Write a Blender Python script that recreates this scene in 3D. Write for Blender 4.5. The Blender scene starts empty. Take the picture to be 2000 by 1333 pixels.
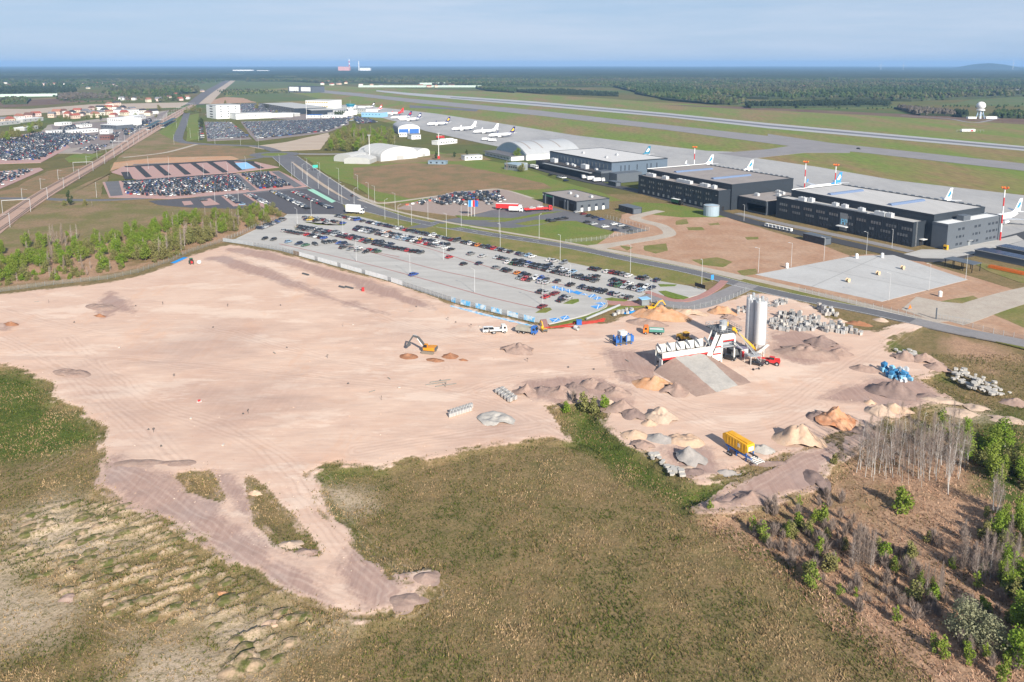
import bpy, math, random
import numpy as np
from mathutils import Matrix, Vector
SC = bpy.context.scene
COL = SC.collection
R = math.radians
# ------------------------------------------------------------------ camera
HC = 90.0
FPX, PYX = 1500.0, 356.0          # focal length and principal row, in photograph pixels (the frame is shifted down)
PITCH = math.atan((PYX - 125.5) / FPX)
cam = bpy.data.cameras.new('camera'); camo = bpy.data.objects.new('camera', cam); COL.objects.link(camo)
cam.sensor_width = 36; cam.lens = 36 * FPX / 2000; cam.shift_y = -(666.5 - PYX) / 2000; cam.clip_start = 1; cam.clip_end = 90000
camo.location = (0, 0, HC); camo.rotation_euler = (math.pi / 2 - PITCH, 0, 0)
SC.camera = camo
# ------------------------------------------------------------------ sky, sun, exposure
SUN_AZ, SUN_EL = R(156.4), R(29.5)
W = bpy.data.worlds.new('World'); SC.world = W; W.use_nodes = True
nt = W.node_tree; bg = nt.nodes['Background']
sky = nt.nodes.new('ShaderNodeTexSky'); sky.sky_type = 'NISHITA'; sky.sun_disc = False
sky.sun_elevation = SUN_EL; sky.sun_rotation = SUN_AZ; sky.altitude = 100
sky.air_density = 1.0; sky.dust_density = 0.0; sky.ozone_density = 3.0
tcn = nt.nodes.new('ShaderNodeTexCoord'); mpn = nt.nodes.new('ShaderNodeMapping'); mpn.inputs['Scale'].default_value = (0.9, 0.9, 11.0)
nzn = nt.nodes.new('ShaderNodeTexNoise'); nzn.inputs['Scale'].default_value = 1.7; nzn.inputs['Detail'].default_value = 7; nzn.inputs['Roughness'].default_value = 0.62
rmp = nt.nodes.new('ShaderNodeValToRGB'); rmp.color_ramp.elements[0].position = 0.40; rmp.color_ramp.elements[1].position = 0.70
mxs = nt.nodes.new('ShaderNodeMix'); mxs.data_type = 'RGBA'
mul = nt.nodes.new('ShaderNodeMath'); mul.operation = 'MULTIPLY'; mul.inputs[1].default_value = 0.75
hsv = nt.nodes.new('ShaderNodeHueSaturation'); hsv.inputs['Saturation'].default_value = 1.05
mxh = nt.nodes.new('ShaderNodeMix'); mxh.data_type = 'RGBA'; mxh.inputs[7].default_value = (3.5, 5.1, 7.6, 1)   # haze veil, thickest at the horizon all round, thinning towards the zenith
sepz = nt.nodes.new('ShaderNodeSeparateXYZ'); vr = nt.nodes.new('ShaderNodeMapRange'); vr.inputs[1].default_value = 0.0; vr.inputs[2].default_value = 0.75; vr.inputs[3].default_value = 0.86; vr.inputs[4].default_value = 0.12
nt.links.new(tcn.outputs['Generated'], sepz.inputs[0]); nt.links.new(sepz.outputs['Z'], vr.inputs[0]); nt.links.new(vr.outputs[0], mxh.inputs[0])
L = nt.links.new
L(tcn.outputs['Generated'], mpn.inputs['Vector']); L(mpn.outputs[0], nzn.inputs['Vector']); L(nzn.outputs[0], rmp.inputs[0])
L(rmp.outputs[0], mul.inputs[0]); L(mul.outputs[0], mxs.inputs[0]); L(sky.outputs[0], hsv.inputs['Color']); L(hsv.outputs[0], mxh.inputs[6]); L(mxh.outputs[2], mxs.inputs[6])
mxs.inputs[7].default_value = (6.3, 7.2, 8.6, 1)
L(mxs.outputs[2], bg.inputs['Color']); bg.inputs['Strength'].default_value = 0.062
sun = bpy.data.lights.new('sun', 'SUN'); sun.energy = 5.0; sun.angle = R(0.53); sun.color = (1.0, 0.93, 0.82)
suno = bpy.data.objects.new('sun', sun); COL.objects.link(suno)
tosun = Vector((math.sin(SUN_AZ) * math.cos(SUN_EL), math.cos(SUN_AZ) * math.cos(SUN_EL), math.sin(SUN_EL)))
suno.rotation_euler = (-tosun).to_track_quat('-Z', 'Y').to_euler(); suno.location = (0, 0, 300)
SC.view_settings.view_transform = 'Standard'; SC.view_settings.look = 'None'
SC.view_settings.exposure = 0.72; SC.view_settings.gamma = 1.0
SC.cycles.max_bounces = 5; SC.cycles.transparent_max_bounces = 12; SC.cycles.volume_bounces = 0
SC.cycles.diffuse_bounces = 2; SC.cycles.glossy_bounces = 2

# ------------------------------------------------------------------ measuring: photograph pixel -> point on level ground
_c, _s = math.cos(PITCH), math.sin(PITCH)
def G(px, py, z=0.0):
    u = (px - 1000) / FPX; v = (PYX - py) / FPX
    t = (z - HC) / (-_s + v * _c)
    return (u * t, (_c + v * _s) * t)
def GP(pts, z=0.0): return [G(x, y, z) for x, y in pts]
def hof(px, py0, py1):
    y = G(px, py0)[1]; v = (PYX - py1) / FPX
    t = y / (_c + v * _s); return HC + t * (-_s + v * _c)
def ang(p, q): return math.atan2(q[1] - p[1], q[0] - p[0])
ORD = ['first', 'second', 'third', 'fourth', 'fifth', 'sixth', 'seventh', 'eighth', 'ninth', 'tenth', 'eleventh', 'twelfth']
def nth(i):
    if i < 12: return ORD[i]
    n = i + 1; return '%d%s' % (n, 'th' if 10 <= n % 100 <= 20 else {1: 'st', 2: 'nd', 3: 'rd'}.get(n % 10, 'th'))

# ------------------------------------------------------------------ noise (numpy)
def _h(ix, iy, s):
    n = (ix * 374761393 + iy * 668265263 + s * 982451653) & 0xffffffff
    n = ((n ^ (n >> 13)) * 1274126177) & 0xffffffff
    return ((n ^ (n >> 16)) & 0xffff) / 65535.0
def vnoise(x, y, s=0):
    x = np.asarray(x, float); y = np.asarray(y, float)
    ix = np.floor(x).astype(np.int64); iy = np.floor(y).astype(np.int64)
    fx = x - ix; fy = y - iy; fx = fx * fx * (3 - 2 * fx); fy = fy * fy * (3 - 2 * fy)
    a = _h(ix, iy, s); b = _h(ix + 1, iy, s); c = _h(ix, iy + 1, s); d = _h(ix + 1, iy + 1, s)
    return (a + (b - a) * fx) * (1 - fy) + (c + (d - c) * fx) * fy
def fbm(x, y, s=0, o=4):
    r = 0; a = 0.5; t = 0
    for i in range(o):
        r = r + a * vnoise(np.asarray(x) * 2 ** i, np.asarray(y) * 2 ** i, s + i * 17); t += a; a *= 0.5
    return r / t
def sstep(a, b, x):
    t = np.clip((np.asarray(x) - a) / (b - a), 0, 1); return t * t * (3 - 2 * t)
def sdf(poly, X, Y, cap=40.0):
    """signed distance in metres, positive inside; only evaluated near the polygon"""
    P = np.array(poly, float); out = np.full(X.shape, -cap)
    m = (X > P[:, 0].min() - cap) & (X < P[:, 0].max() + cap) & (Y > P[:, 1].min() - cap) & (Y < P[:, 1].max() + cap)
    x = X[m]; y = Y[m]
    if x.size == 0: return out
    d = np.full(x.shape, 1e9); ins = np.zeros(x.shape, bool)
    for i in range(len(P)):
        x0, y0 = P[i]; x1, y1 = P[(i + 1) % len(P)]
        ex, ey = x1 - x0, y1 - y0; l2 = ex * ex + ey * ey + 1e-12
        t = np.clip(((x - x0) * ex + (y - y0) * ey) / l2, 0, 1)
        d = np.minimum(d, (x - x0 - t * ex) ** 2 + (y - y0 - t * ey) ** 2)
        if y0 != y1:
            c = ((y0 > y) != (y1 > y)) & (x < (x1 - x0) * (y - y0) / (y1 - y0) + x0)
            ins ^= c
    d = np.sqrt(d); out[m] = np.clip(np.where(ins, d, -d), -cap, cap)
    return out
def inside(poly, x, y): return sdf(poly, np.array([x], float), np.array([y], float), 1.0)[0] > 0

# ------------------------------------------------------------------ materials
MATS = {}
def newmat(name):
    m = bpy.data.materials.new(name); m.use_nodes = True; MATS[name] = m
    return m, m.node_tree, m.node_tree.nodes['Principled BSDF']
def N(t, typ, **kw):
    n = t.nodes.new(typ)
    for k, v in kw.items():
        if k.startswith('i_'): n.inputs[k[2:].replace('_', ' ')].default_value = v
        else: setattr(n, k, v)
    return n
def pos(t, scale=(1, 1, 1), rot=0.0, obj=False):
    mp = N(t, 'ShaderNodeMapping'); mp.inputs['Scale'].default_value = scale; mp.inputs['Rotation'].default_value = (0, 0, rot)
    if obj:
        g = N(t, 'ShaderNodeTexCoord'); t.links.new(g.outputs['Object'], mp.inputs[0])
    else:
        g = N(t, 'ShaderNodeNewGeometry'); t.links.new(g.outputs['Position'], mp.inputs[0])
    return mp.outputs[0]
def noise(t, vec, scale, detail=4, rough=0.6, lac=2.0):
    n = N(t, 'ShaderNodeTexNoise'); n.inputs['Scale'].default_value = scale; n.inputs['Detail'].default_value = detail; n.inputs['Roughness'].default_value = rough
    t.links.new(vec, n.inputs['Vector']); return n.outputs[0]
def remap(t, v, a, b, c=0.0, d=1.0):
    n = N(t, 'ShaderNodeMapRange'); n.inputs[1].default_value = a; n.inputs[2].default_value = b; n.inputs[3].default_value = c; n.inputs[4].default_value = d
    t.links.new(v, n.inputs[0]); return n.outputs[0]
def mathn(t, op, a, b):
    n = N(t, 'ShaderNodeMath', operation=op)
    for i, q in enumerate((a, b)):
        if isinstance(q, (int, float)): n.inputs[i].default_value = q
        else: t.links.new(q, n.inputs[i])
    return n.outputs[0]
def mix(t, f, a, b, blend='MIX'):
    n = N(t, 'ShaderNodeMix', data_type='RGBA', blend_type=blend)
    for i, q in ((0, f), (6, a), (7, b)):
        if isinstance(q, (int, float)): n.inputs[i].default_value = q
        elif isinstance(q, tuple): n.inputs[i].default_value = (*q, 1) if len(q) == 3 else q
        else: t.links.new(q, n.inputs[i])
    return n.outputs[2]
def bump(t, bs, h, strength=0.4, dist=0.1):
    n = N(t, 'ShaderNodeBump'); n.inputs['Strength'].default_value = strength; n.inputs['Distance'].default_value = dist
    t.links.new(h, n.inputs['Height']); t.links.new(n.outputs[0], bs.inputs['Normal'])
def M(name, rgb, rough=0.75, var=0.15, scale=0.6, metal=0.0, bmp=0.0, second=None, sc2=0.05, aniso=(1, 1, 1), rot=0.0, spec=0.3, lo=0.35, hi=0.7):
    """plain procedural surface: base colour, mottling, optional second colour in patches"""
    if name in MATS: return MATS[name]
    m, t, b = newmat(name)
    v = pos(t, aniso, rot); n = noise(t, v, scale, 5)
    k = remap(t, n, 0.25, 0.75, 1 - var, 1 + var)
    base = rgb
    if second:
        f = remap(t, noise(t, v, sc2, 6, 0.65), lo, hi)
        base = mix(t, f, rgb, second)
    cm = N(t, 'ShaderNodeVectorMath', operation='SCALE')
    if isinstance(base, tuple): cm.inputs[0].default_value = base
    else: t.links.new(base, cm.inputs[0])
    t.links.new(k, cm.inputs['Scale']); t.links.new(cm.outputs[0], b.inputs['Base Color'])
    b.inputs['Roughness'].default_value = rough; b.inputs['Metallic'].default_value = metal
    b.inputs['Specular IOR Level'].default_value = spec
    if bmp: bump(t, b, noise(t, v, scale * 2.5, 5), bmp, 0.15)
    return m
def attr_mat(name, attr='Col', rough=0.7, var=0.12, scale=0.5, spec=0.2, coat=0.0):
    m, t, b = newmat(name)
    a = N(t, 'ShaderNodeAttribute', attribute_name=attr); n = noise(t, pos(t), scale, 3)
    cm = N(t, 'ShaderNodeVectorMath', operation='SCALE'); t.links.new(a.outputs[0], cm.inputs[0]); t.links.new(remap(t, n, 0.25, 0.75, 1 - var, 1 + var), cm.inputs['Scale'])
    t.links.new(cm.outputs[0], b.inputs['Base Color']); b.inputs['Roughness'].default_value = rough; b.inputs['Specular IOR Level'].default_value = spec
    b.inputs['Coat Weight'].default_value = coat
    return m

# ------------------------------------------------------------------ mesh building
class MB:
    def __init__(s): s.v = []; s.f = []; s.m = []
    def add(s, verts, faces, mi=0):
        o = len(s.v); s.v += [tuple(p) for p in verts]; s.f += [tuple(i + o for i in f) for f in faces]; s.m += [mi] * len(faces); return s
    def box(s, x0, x1, y0, y1, z0, z1, mi=0, tf=None):
        vs = [(x0, y0, z0), (x1, y0, z0), (x1, y1, z0), (x0, y1, z0), (x0, y0, z1), (x1, y0, z1), (x1, y1, z1), (x0, y1, z1)]
        if tf: vs = [tf(*p) for p in vs]
        return s.add(vs, [(0, 3, 2, 1), (4, 5, 6, 7), (0, 1, 5, 4), (1, 2, 6, 5), (2, 3, 7, 6), (3, 0, 4, 7)], mi)
    def cbox(s, cx, cy, cz, lx, ly, lz, rz=0.0, mi=0, ry=0.0):
        c, n = math.cos(rz), math.sin(rz); c2, n2 = math.cos(ry), math.sin(ry)
        def tf(x, y, z):
            x, z = x * c2 + z * n2, -x * n2 + z * c2
            return (cx + x * c - y * n, cy + x * n + y * c, cz + z)
        return s.box(-lx / 2, lx / 2, -ly / 2, ly / 2, -lz / 2, lz / 2, mi, tf)
    def prism(s, poly, z0, z1, mi=0, cap0=False):
        n = len(poly)
        if sum(poly[i][0] * poly[(i + 1) % n][1] - poly[(i + 1) % n][0] * poly[i][1] for i in range(n)) < 0: poly = poly[::-1]
        vs = [(x, y, z0) for x, y in poly] + [(x, y, z1) for x, y in poly]
        fs = [(i, (i + 1) % n, n + (i + 1) % n, n + i) for i in range(n)] + [tuple(range(n, 2 * n))]
        if cap0: fs.append(tuple(range(n - 1, -1, -1)))
        return s.add(vs, fs, mi)
    def extr(s, prof, y0, y1, mi=0, tf=None):
        """profile in x-z extruded along y"""
        n = len(prof); vs = [(x, y0, z) for x, z in prof] + [(x, y1, z) for x, z in prof]
        if tf: vs = [tf(*p) for p in vs]
        return s.add(vs, [(i, n + i, n + (i + 1) % n, (i + 1) % n) for i in range(n)] + [tuple(range(n)), tuple(range(2 * n - 1, n - 1, -1))], mi)
    def tube(s, p, q, r0, r1=None, n=8, mi=0, caps=True):
        r1 = r0 if r1 is None else r1
        p = Vector(p); q = Vector(q); d = (q - p).normalized()
        u = d.orthogonal().normalized(); w = d.cross(u)
        vs = [p + (u * math.cos(2 * math.pi * i / n) + w * math.sin(2 * math.pi * i / n)) * r0 for i in range(n)]
        vs += [q + (u * math.cos(2 * math.pi * i / n) + w * math.sin(2 * math.pi * i / n)) * r1 for i in range(n)]
        fs = [(i, (i + 1) % n, n + (i + 1) % n, n + i) for i in range(n)]
        if caps: fs += [tuple(range(n - 1, -1, -1)), tuple(range(n, 2 * n))]
        return s.add(vs, fs, mi)
    def bar(s, p, q, w, h=None, mi=0):
        """square bar between two points"""
        h = w if h is None else h
        p = Vector(p); q = Vector(q); d = (q - p).normalized()
        sd = d.cross(Vector((0, 0, 1)))
        if sd.length < 1e-3: sd = Vector((1, 0, 0))
        sd.normalize(); up = sd.cross(d)
        vs = []
        for c in (p, q):
            for a, b in ((-1, -1), (1, -1), (1, 1), (-1, 1)): vs.append(c + sd * a * w / 2 + up * b * h / 2)
        return s.add(vs, [(0, 3, 2, 1), (4, 5, 6, 7), (0, 1, 5, 4), (1, 2, 6, 5), (2, 3, 7, 6), (3, 0, 4, 7)], mi)
    def lathe(s, prof, n=16, cx=0, cy=0, mi=0, tf=None):
        """(r, z) profile about z"""
        k = len(prof); vs = []
        for r, z in prof:
            for i in range(n):
                a = 2 * math.pi * i / n; vs.append((cx + r * math.cos(a), cy + r * math.sin(a), z))
        if tf: vs = [tf(*p) for p in vs]
        fs = [(j * n + i, j * n + (i + 1) % n, (j + 1) * n + (i + 1) % n, (j + 1) * n + i) for j in range(k - 1) for i in range(n)]
        fs += [tuple(range(n - 1, -1, -1)), tuple(range((k - 1) * n, k * n))]
        return s.add(vs, fs, mi)
    def mesh(s, name, mats, smooth=False):
        me = bpy.data.meshes.new(name); me.from_pydata(s.v, [], s.f)
        for m in (mats if isinstance(mats, (list, tuple)) else [mats]): me.materials.append(m)
        if any(s.m): me.polygons.foreach_set('material_index', s.m)
        if smooth: me.polygons.foreach_set('use_smooth', [True] * len(me.polygons))
        return me
    def build(s, name, mats, parent=None, smooth=False):
        return ob(name, s.mesh(name, mats, smooth), parent)
def ob(name, data, parent=None):
    o = bpy.data.objects.new(name, data); COL.objects.link(o)
    if parent is not None: o.parent = parent
    return o
def tag(o, label, cat=None, group=None, kind=None):
    if label: o['label'] = label
    if cat: o['category'] = cat
    if group: o['group'] = group
    if kind: o['kind'] = kind
    return o
def thing(name, label, cat, loc=(0, 0, 0), rz=0.0, group=None):
    o = ob(name, None); o.empty_display_size = 0.5
    o.location = (loc[0], loc[1], loc[2] if len(loc) > 2 else 0.0); o.rotation_euler = (0, 0, rz)
    return tag(o, label, cat, group)
def copy_tree(o, parent=None):
    c = o.copy(); COL.objects.link(c); c.parent = parent
    for ch in o.children: copy_tree(ch, c)
    return c
def npmesh(name, V, F, mats, smooth=False, cols=None, attrs=None):
    """big mesh from numpy arrays; F is (n,3) or (n,4)"""
    me = bpy.data.meshes.new(name); k = F.shape[1]
    me.vertices.add(len(V)); me.vertices.foreach_set('co', np.asarray(V, np.float32).ravel())
    me.loops.add(F.size); me.loops.foreach_set('vertex_index', F.astype(np.int32).ravel())
    me.polygons.add(len(F)); me.polygons.foreach_set('loop_start', np.arange(0, F.size, k, dtype=np.int32)); me.polygons.foreach_set('loop_total', np.full(len(F), k, np.int32))
    me.polygons.foreach_set('use_smooth', np.full(len(F), smooth, bool))
    for m in (mats if isinstance(mats, (list, tuple)) else [mats]): me.materials.append(m)
    me.update(calc_edges=True); me.validate()
    if cols is not None:
        a = me.color_attributes.new('Col', 'FLOAT_COLOR', 'POINT')
        c = np.ones((len(V), 4), np.float32); c[:, :3] = cols; a.data.foreach_set('color', c.ravel())
    for kk, vv in (attrs or {}).items():
        a = me.attributes.new(kk, 'FLOAT', 'POINT'); a.data.foreach_set('value', np.asarray(vv, np.float32).ravel())
    return me
def rough(poly, amp, step, seed=0):
    """break up the outline of a natural patch"""
    out = []; n = len(poly)
    for i in range(n):
        (x0, y0), (x1, y1) = poly[i], poly[(i + 1) % n]; l = math.hypot(x1 - x0, y1 - y0); k = max(1, min(120, int(l / step)))
        nx, ny = (y1 - y0) / (l + 1e-9), -(x1 - x0) / (l + 1e-9)
        for j in range(k):
            t = j / k; x = x0 + (x1 - x0) * t; y = y0 + (y1 - y0) * t
            d = (float(fbm(x / (step * 4), y / (step * 4), seed, 3)) - 0.5) * 2 * amp
            out.append((x + nx * d, y + ny * d))
    return out
def strip(pts, w, closed=False):
    """polygon outline of a ribbon round a polyline (metres)"""
    n = len(pts); Lf = []; Rt = []
    ws = list(w) + [w[-1]] * n if isinstance(w, (list, tuple)) else [w] * n
    for i in range(n):
        p = pts[max(0, i - 1)]; q = pts[min(n - 1, i + 1)]
        if closed: p = pts[i - 1]; q = pts[(i + 1) % n]
        dx, dy = q[0] - p[0], q[1] - p[1]; l = math.hypot(dx, dy) + 1e-9
        Lf.append((pts[i][0] - dy / l * ws[i] / 2, pts[i][1] + dx / l * ws[i] / 2)); Rt.append((pts[i][0] + dy / l * ws[i] / 2, pts[i][1] - dx / l * ws[i] / 2))
    return Lf, Rt
def smooth_line(pts, k=6):
    """Catmull-Rom through the points"""
    out = []; n = len(pts)
    for i in range(n - 1):
        p0 = pts[max(0, i - 1)]; p1 = pts[i]; p2 = pts[i + 1]; p3 = pts[min(n - 1, i + 2)]
        for j in range(k):
            t = j / k
            out.append(tuple(0.5 * (2 * p1[a] + (p2[a] - p0[a]) * t + (2 * p0[a] - 5 * p1[a] + 4 * p2[a] - p3[a]) * t * t + (3 * p1[a] - p0[a] - 3 * p2[a] + p3[a]) * t ** 3) for a in (0, 1)))
    return out + [tuple(pts[-1])]
ZK = [0]; PK = [0]
def zk():
    ZK[0] += 1; return 0.0005 * ZK[0]
def ribbon(name, pts, w, z, mat, skirt=0.35, parent=None):
    z += zk(); Lf, Rt = strip(pts, w); mb = MB(); n = len(pts)
    mb.add([(x, y, z) for x, y in Lf] + [(x, y, z) for x, y in Rt] + [(x, y, z - skirt) for x, y in Lf] + [(x, y, z - skirt) for x, y in Rt],
           [f for i in range(n - 1) for f in ((i, n + i, n + i + 1, i + 1), (2 * n + i, i, i + 1, 2 * n + i + 1), (n + i, 3 * n + i, 3 * n + i + 1, n + i + 1))])
    o = mb.build(name, mat, parent)
    if parent is None: o['kind'] = 'structure'
    return o
def sheet(name, poly, z, mat, skirt=0.35, parent=None):
    z += zk(); o = MB().prism(poly, z - skirt, z).build(name, mat, parent)
    if parent is None: o['kind'] = 'structure'
    return o
def paint(parent, name, poly, z, mat):
    n = len(poly); PK[0] = (PK[0] + 1) % 60; z += 0.04 + 0.0006 * PK[0]
    if sum(poly[i][0] * poly[(i + 1) % n][1] - poly[(i + 1) % n][0] * poly[i][1] for i in range(n)) < 0: poly = poly[::-1]
    return MB().add([(x, y, z) for x, y in poly], [tuple(range(n))]).build(name, mat, parent)
HAZE_D = 0.00007
rnd = random.Random(7)
rng = np.random.default_rng(11)
# ================================================================== terrain: the building site and the land round it
Z_SAND = [(0,576),(105,564),(210,552),(270,540),(339,516),(369,501),(432,481),(450,478),(550,495),(750,550),(890,597),(1045,636),(1070,642),(1180,630),(1260,612),(1345,606),(1440,582),(1480,573),(1540,580),(1593,600),(1640,640),(1700,648),(1780,632),(1800,636),(1722,668),(1742,687),(1822,703),(1835,725),(1785,740),(1857,777),(1766,804),(1731,824),(1684,832),(1630,850),(1570,880),(1500,925),(1440,928),(1375,940),(1340,937),(1262,885),(1200,842),(1172,815),(1185,800),(1150,772),(1090,792),(1075,796),(1098,825),(1112,858),(1000,862),(910,876),(800,900),(735,914),(690,908),(640,908),(600,926),(628,996),(685,1056),(715,1086),(751,1095),(769,1125),(802,1134),(832,1122),(832,1140),(805,1179),(760,1203),(700,1209),(658,1204),(628,1197),(565,1164),(496,1131),(400,1062),(280,997),(220,972),(192,947),(207,920),(200,897),(195,840),(150,800),(92,777),(97,750),(82,740),(45,725),(0,712),(-260,700),(-260,610)]
Z_SAND2 = [[(1358,990),(1440,940),(1500,912),(1556,880),(1625,858),(1650,880),(1616,915),(1592,952),(1540,972),(1460,994),(1366,999)], [(1640,900),(1700,860),(1730,845),(1700,840),(1640,850)]]
Z_HOLES = [[(352,927),(405,922),(420,945),(432,975),(375,955)], [(487,933),(520,960),(544,990),(568,1008),(594,1041),(618,1080),(590,1076),(550,1058),(505,1020),(490,963)], [(1425,925),(1500,900),(1540,886),(1500,912),(1440,938)]]
Z_MAUVE = [[(200,897),(235,890),(300,920),(380,965),(432,978),(520,1075),(600,1110),(690,1200),(628,1197),(565,1164),(496,1131),(400,1062),(280,997),(192,947)],
           [(405,920),(440,920),(470,925),(488,960),(505,1020),(470,1010),(432,975)], [(690,1060),(760,1100),(800,1140),(770,1195),(690,1200),(640,1120)],
           [(430,482),(500,487),(560,500),(700,540),(835,590),(850,606),(800,598),(650,546),(560,518),(480,498),(440,492)],
           [(395,505),(440,498),(520,524),(580,549),(640,574),(730,604),(760,613),(700,606),(600,574),(560,558),(500,537),(430,516)],
           [(185,590),(215,570),(250,585),(262,612),(235,608),(200,622)], [(0,632),(22,628),(34,634),(8,645),(0,643)],
           [(1005,757),(1030,745),(1170,735),(1240,760),(1230,790),(1190,805),(1150,772),(1090,792),(1040,781)],
           [(1360,990),(1440,942),(1556,882),(1620,868),(1640,890),(1612,912),(1590,950),(1540,970),(1460,992),(1366,997)],
           [(1500,655),(1560,640),(1660,680),(1640,700),(1570,712),(1510,690)], [(1600,780),(1640,760),(1700,735),(1790,740),(1850,775),(1780,800),(1690,790)],
           [(1280,880),(1330,860),(1400,880),(1420,935),(1345,935)], [(1180,680),(1290,690),(1280,760),(1200,750)]]
Z_SOFT = [[(250,690),(420,620),(560,640),(480,690),(330,720)], [(120,720),(180,705),(250,770),(330,860),(280,880),(190,790)], [(330,760),(560,730),(640,790),(420,850)], [(1010,800),(1100,850),(1000,860),(880,860),(960,800)], [(680,620),(780,630),(900,650),(780,660)]]
Z_GREEN = [[(1100,812),(1150,785),(1178,812),(1204,848),(1262,892),(1340,942),(1440,945),(1470,955),(1400,985),(1360,992),(1330,992),(1240,935),(1150,872),(1112,862)],
           [(-120,740),(0,722),(45,728),(92,752),(95,782),(150,804),(200,850),(120,880),(0,900),(-120,900)], [(640,912),(690,912),(740,918),(720,930),(620,934)], [(640,1010),(720,1090),(800,1130),(720,1060),(640,985)],
           [(1720,660),(1800,690),(1850,740),(1760,700)], [(1880,830),(1990,790),(2050,900),(2000,990),(1920,960)]]
Z_HEATH = [[(1368,998),(1460,997),(1600,952),(1640,900),(1700,855),(1820,850),(2300,860),(2300,1500),(1850,1500),(1800,1320),(1700,1240),(1560,1130),(1440,1040)],
           [(-160,575),(0,562),(100,552),(200,541),(300,517),(360,492),(430,472),(540,432),(560,412),(430,425),(250,455),(130,500),(0,520),(-160,540)], [(1850,640),(1980,690),(1940,720),(1840,680)]]
Z_PALE = [[(-60,1080),(20,1070),(70,1120),(150,1170),(100,1230),(-60,1290)], [(260,1240),(400,1225),(480,1270),(520,1400),(180,1400)], [(390,1345),(640,1205),(665,1212),(450,1345)], [(625,940),(700,945),(725,980),(680,1000),(640,985)], [(1650,800),(1700,790),(1720,815),(1680,830)], [(1830,785),(1920,790),(1990,830),(1870,830)], [(0,1010),(120,960),(300,1050),(150,1110),(0,1060)], [(380,1190),(560,1180),(520,1300),(420,1330)]]
def wig(X, Y, f, a, s): return (fbm(X * f, Y * f, s, 3) - 0.5) * 2 * a
def zmax(polys, X, Y, cap): 
    o = np.full(X.shape, -cap)
    for p in polys: o = np.maximum(o, sdf(GP(p), X, Y, cap))
    return o
def site(X, Y):
    w = wig(X, Y, 0.12, 2.2, 3) + wig(X, Y, 0.5, 0.7, 5)
    near = sstep(350, 200, Y)
    d = sdf(GP(Z_SAND), X, Y, 30) + w * (0.35 + 0.65 * near)
    for h in Z_SAND2: d = np.maximum(d, sdf(GP(h), X, Y, 30) + w * .35)
    for h in Z_HOLES: d = np.minimum(d, -(sdf(GP(h), X, Y, 30) + .35 + w * 0.3))
    return d, w
def FURH(X, Y): return 1.0 * furrow(X, Y)
def height(X, Y):
    X = np.asarray(X, float); Y = np.asarray(Y, float)
    d, w = site(X, Y)
    drop = 0.08 + 0.75 * sstep(285, 215, Y)
    gr = zmax([Z_GREEN[0]], X, Y, 12)
    hz = -drop * sstep(0.6, -2.6, d) - 1.1 * sstep(-1.5, 4, gr)
    rough_ = 0.04 + 0.4 * sstep(280, 200, Y)
    hz = hz + sstep(0, -2, d) * ((fbm(X * 0.35, Y * 0.35, 21, 4) - 0.6) * rough_)
    hz = hz + sstep(0, 3, d) * ((fbm(X * 0.12, Y * 0.2, 31, 4) - 0.5) * 0.35 * sstep(320, 240, Y))
    return hz + FURH(X, Y)
FUR = GP([(-20, 1000), (200, 965), (300, 1005), (480, 1135), (640, 1212), (560, 1262), (520, 1310), (430, 1320), (400, 1222), (250, 1205), (120, 1160), (-20, 1070)])
FE0, FE1 = G(130, 1110), G(350, 1045); FA = ang(FE0, FE1)
def furrow(X, Y):
    """rows of tipped, half overgrown soil in the left foreground: 0 between the rows, 1 on the crests"""
    m = sstep(-1.5, 2.5, sdf(FUR, X, Y, 8) + wig(X, Y, .2, 1.5, 51)); u = (X - FE0[0]) * math.cos(FA) + (Y - FE0[1]) * math.sin(FA); v = -(X - FE0[0]) * math.sin(FA) + (Y - FE0[1]) * math.cos(FA) + wig(X, Y, .25, .7, 52)
    k = np.floor(v / 2.5); r = (v / 2.5 - k); pr = np.where(r < .72, r / .72, (1 - r) / .28); along = fbm(u * .42 + k * 7.3, k * 3.1, 53, 3)
    return m * pr * np.clip(along * 2.6 - .75, 0, 1.1)
def hz1(x, y): return float(height(np.array([x]), np.array([y]))[0])
NX, NY = 720, 560
ty = np.linspace(0, 1, NY); Yr = 62 + 468 * (0.45 * ty + 0.55 * ty ** 2)
tx = np.linspace(-1, 1, NX)
YY, TT = np.meshgrid(Yr, tx, indexing='ij'); XX = TT * (YY * 0.8 + 55)
XX = XX + (rng.random(XX.shape) - .5) * 0.1; Xf, Yf = XX.ravel(), YY.ravel()
d_s, w_s = site(Xf, Yf)
mv = zmax(Z_MAUVE, Xf, Yf, 20) + w_s * 0.8
so = zmax(Z_SOFT, Xf, Yf, 20) + w_s * 1.2
gn = zmax(Z_GREEN, Xf, Yf, 20) + w_s
he = zmax(Z_HEATH, Xf, Yf, 20) + w_s * 1.5
pa = zmax(Z_PALE, Xf, Yf, 20) + w_s * 1.2
Zf = height(Xf, Yf)
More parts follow.
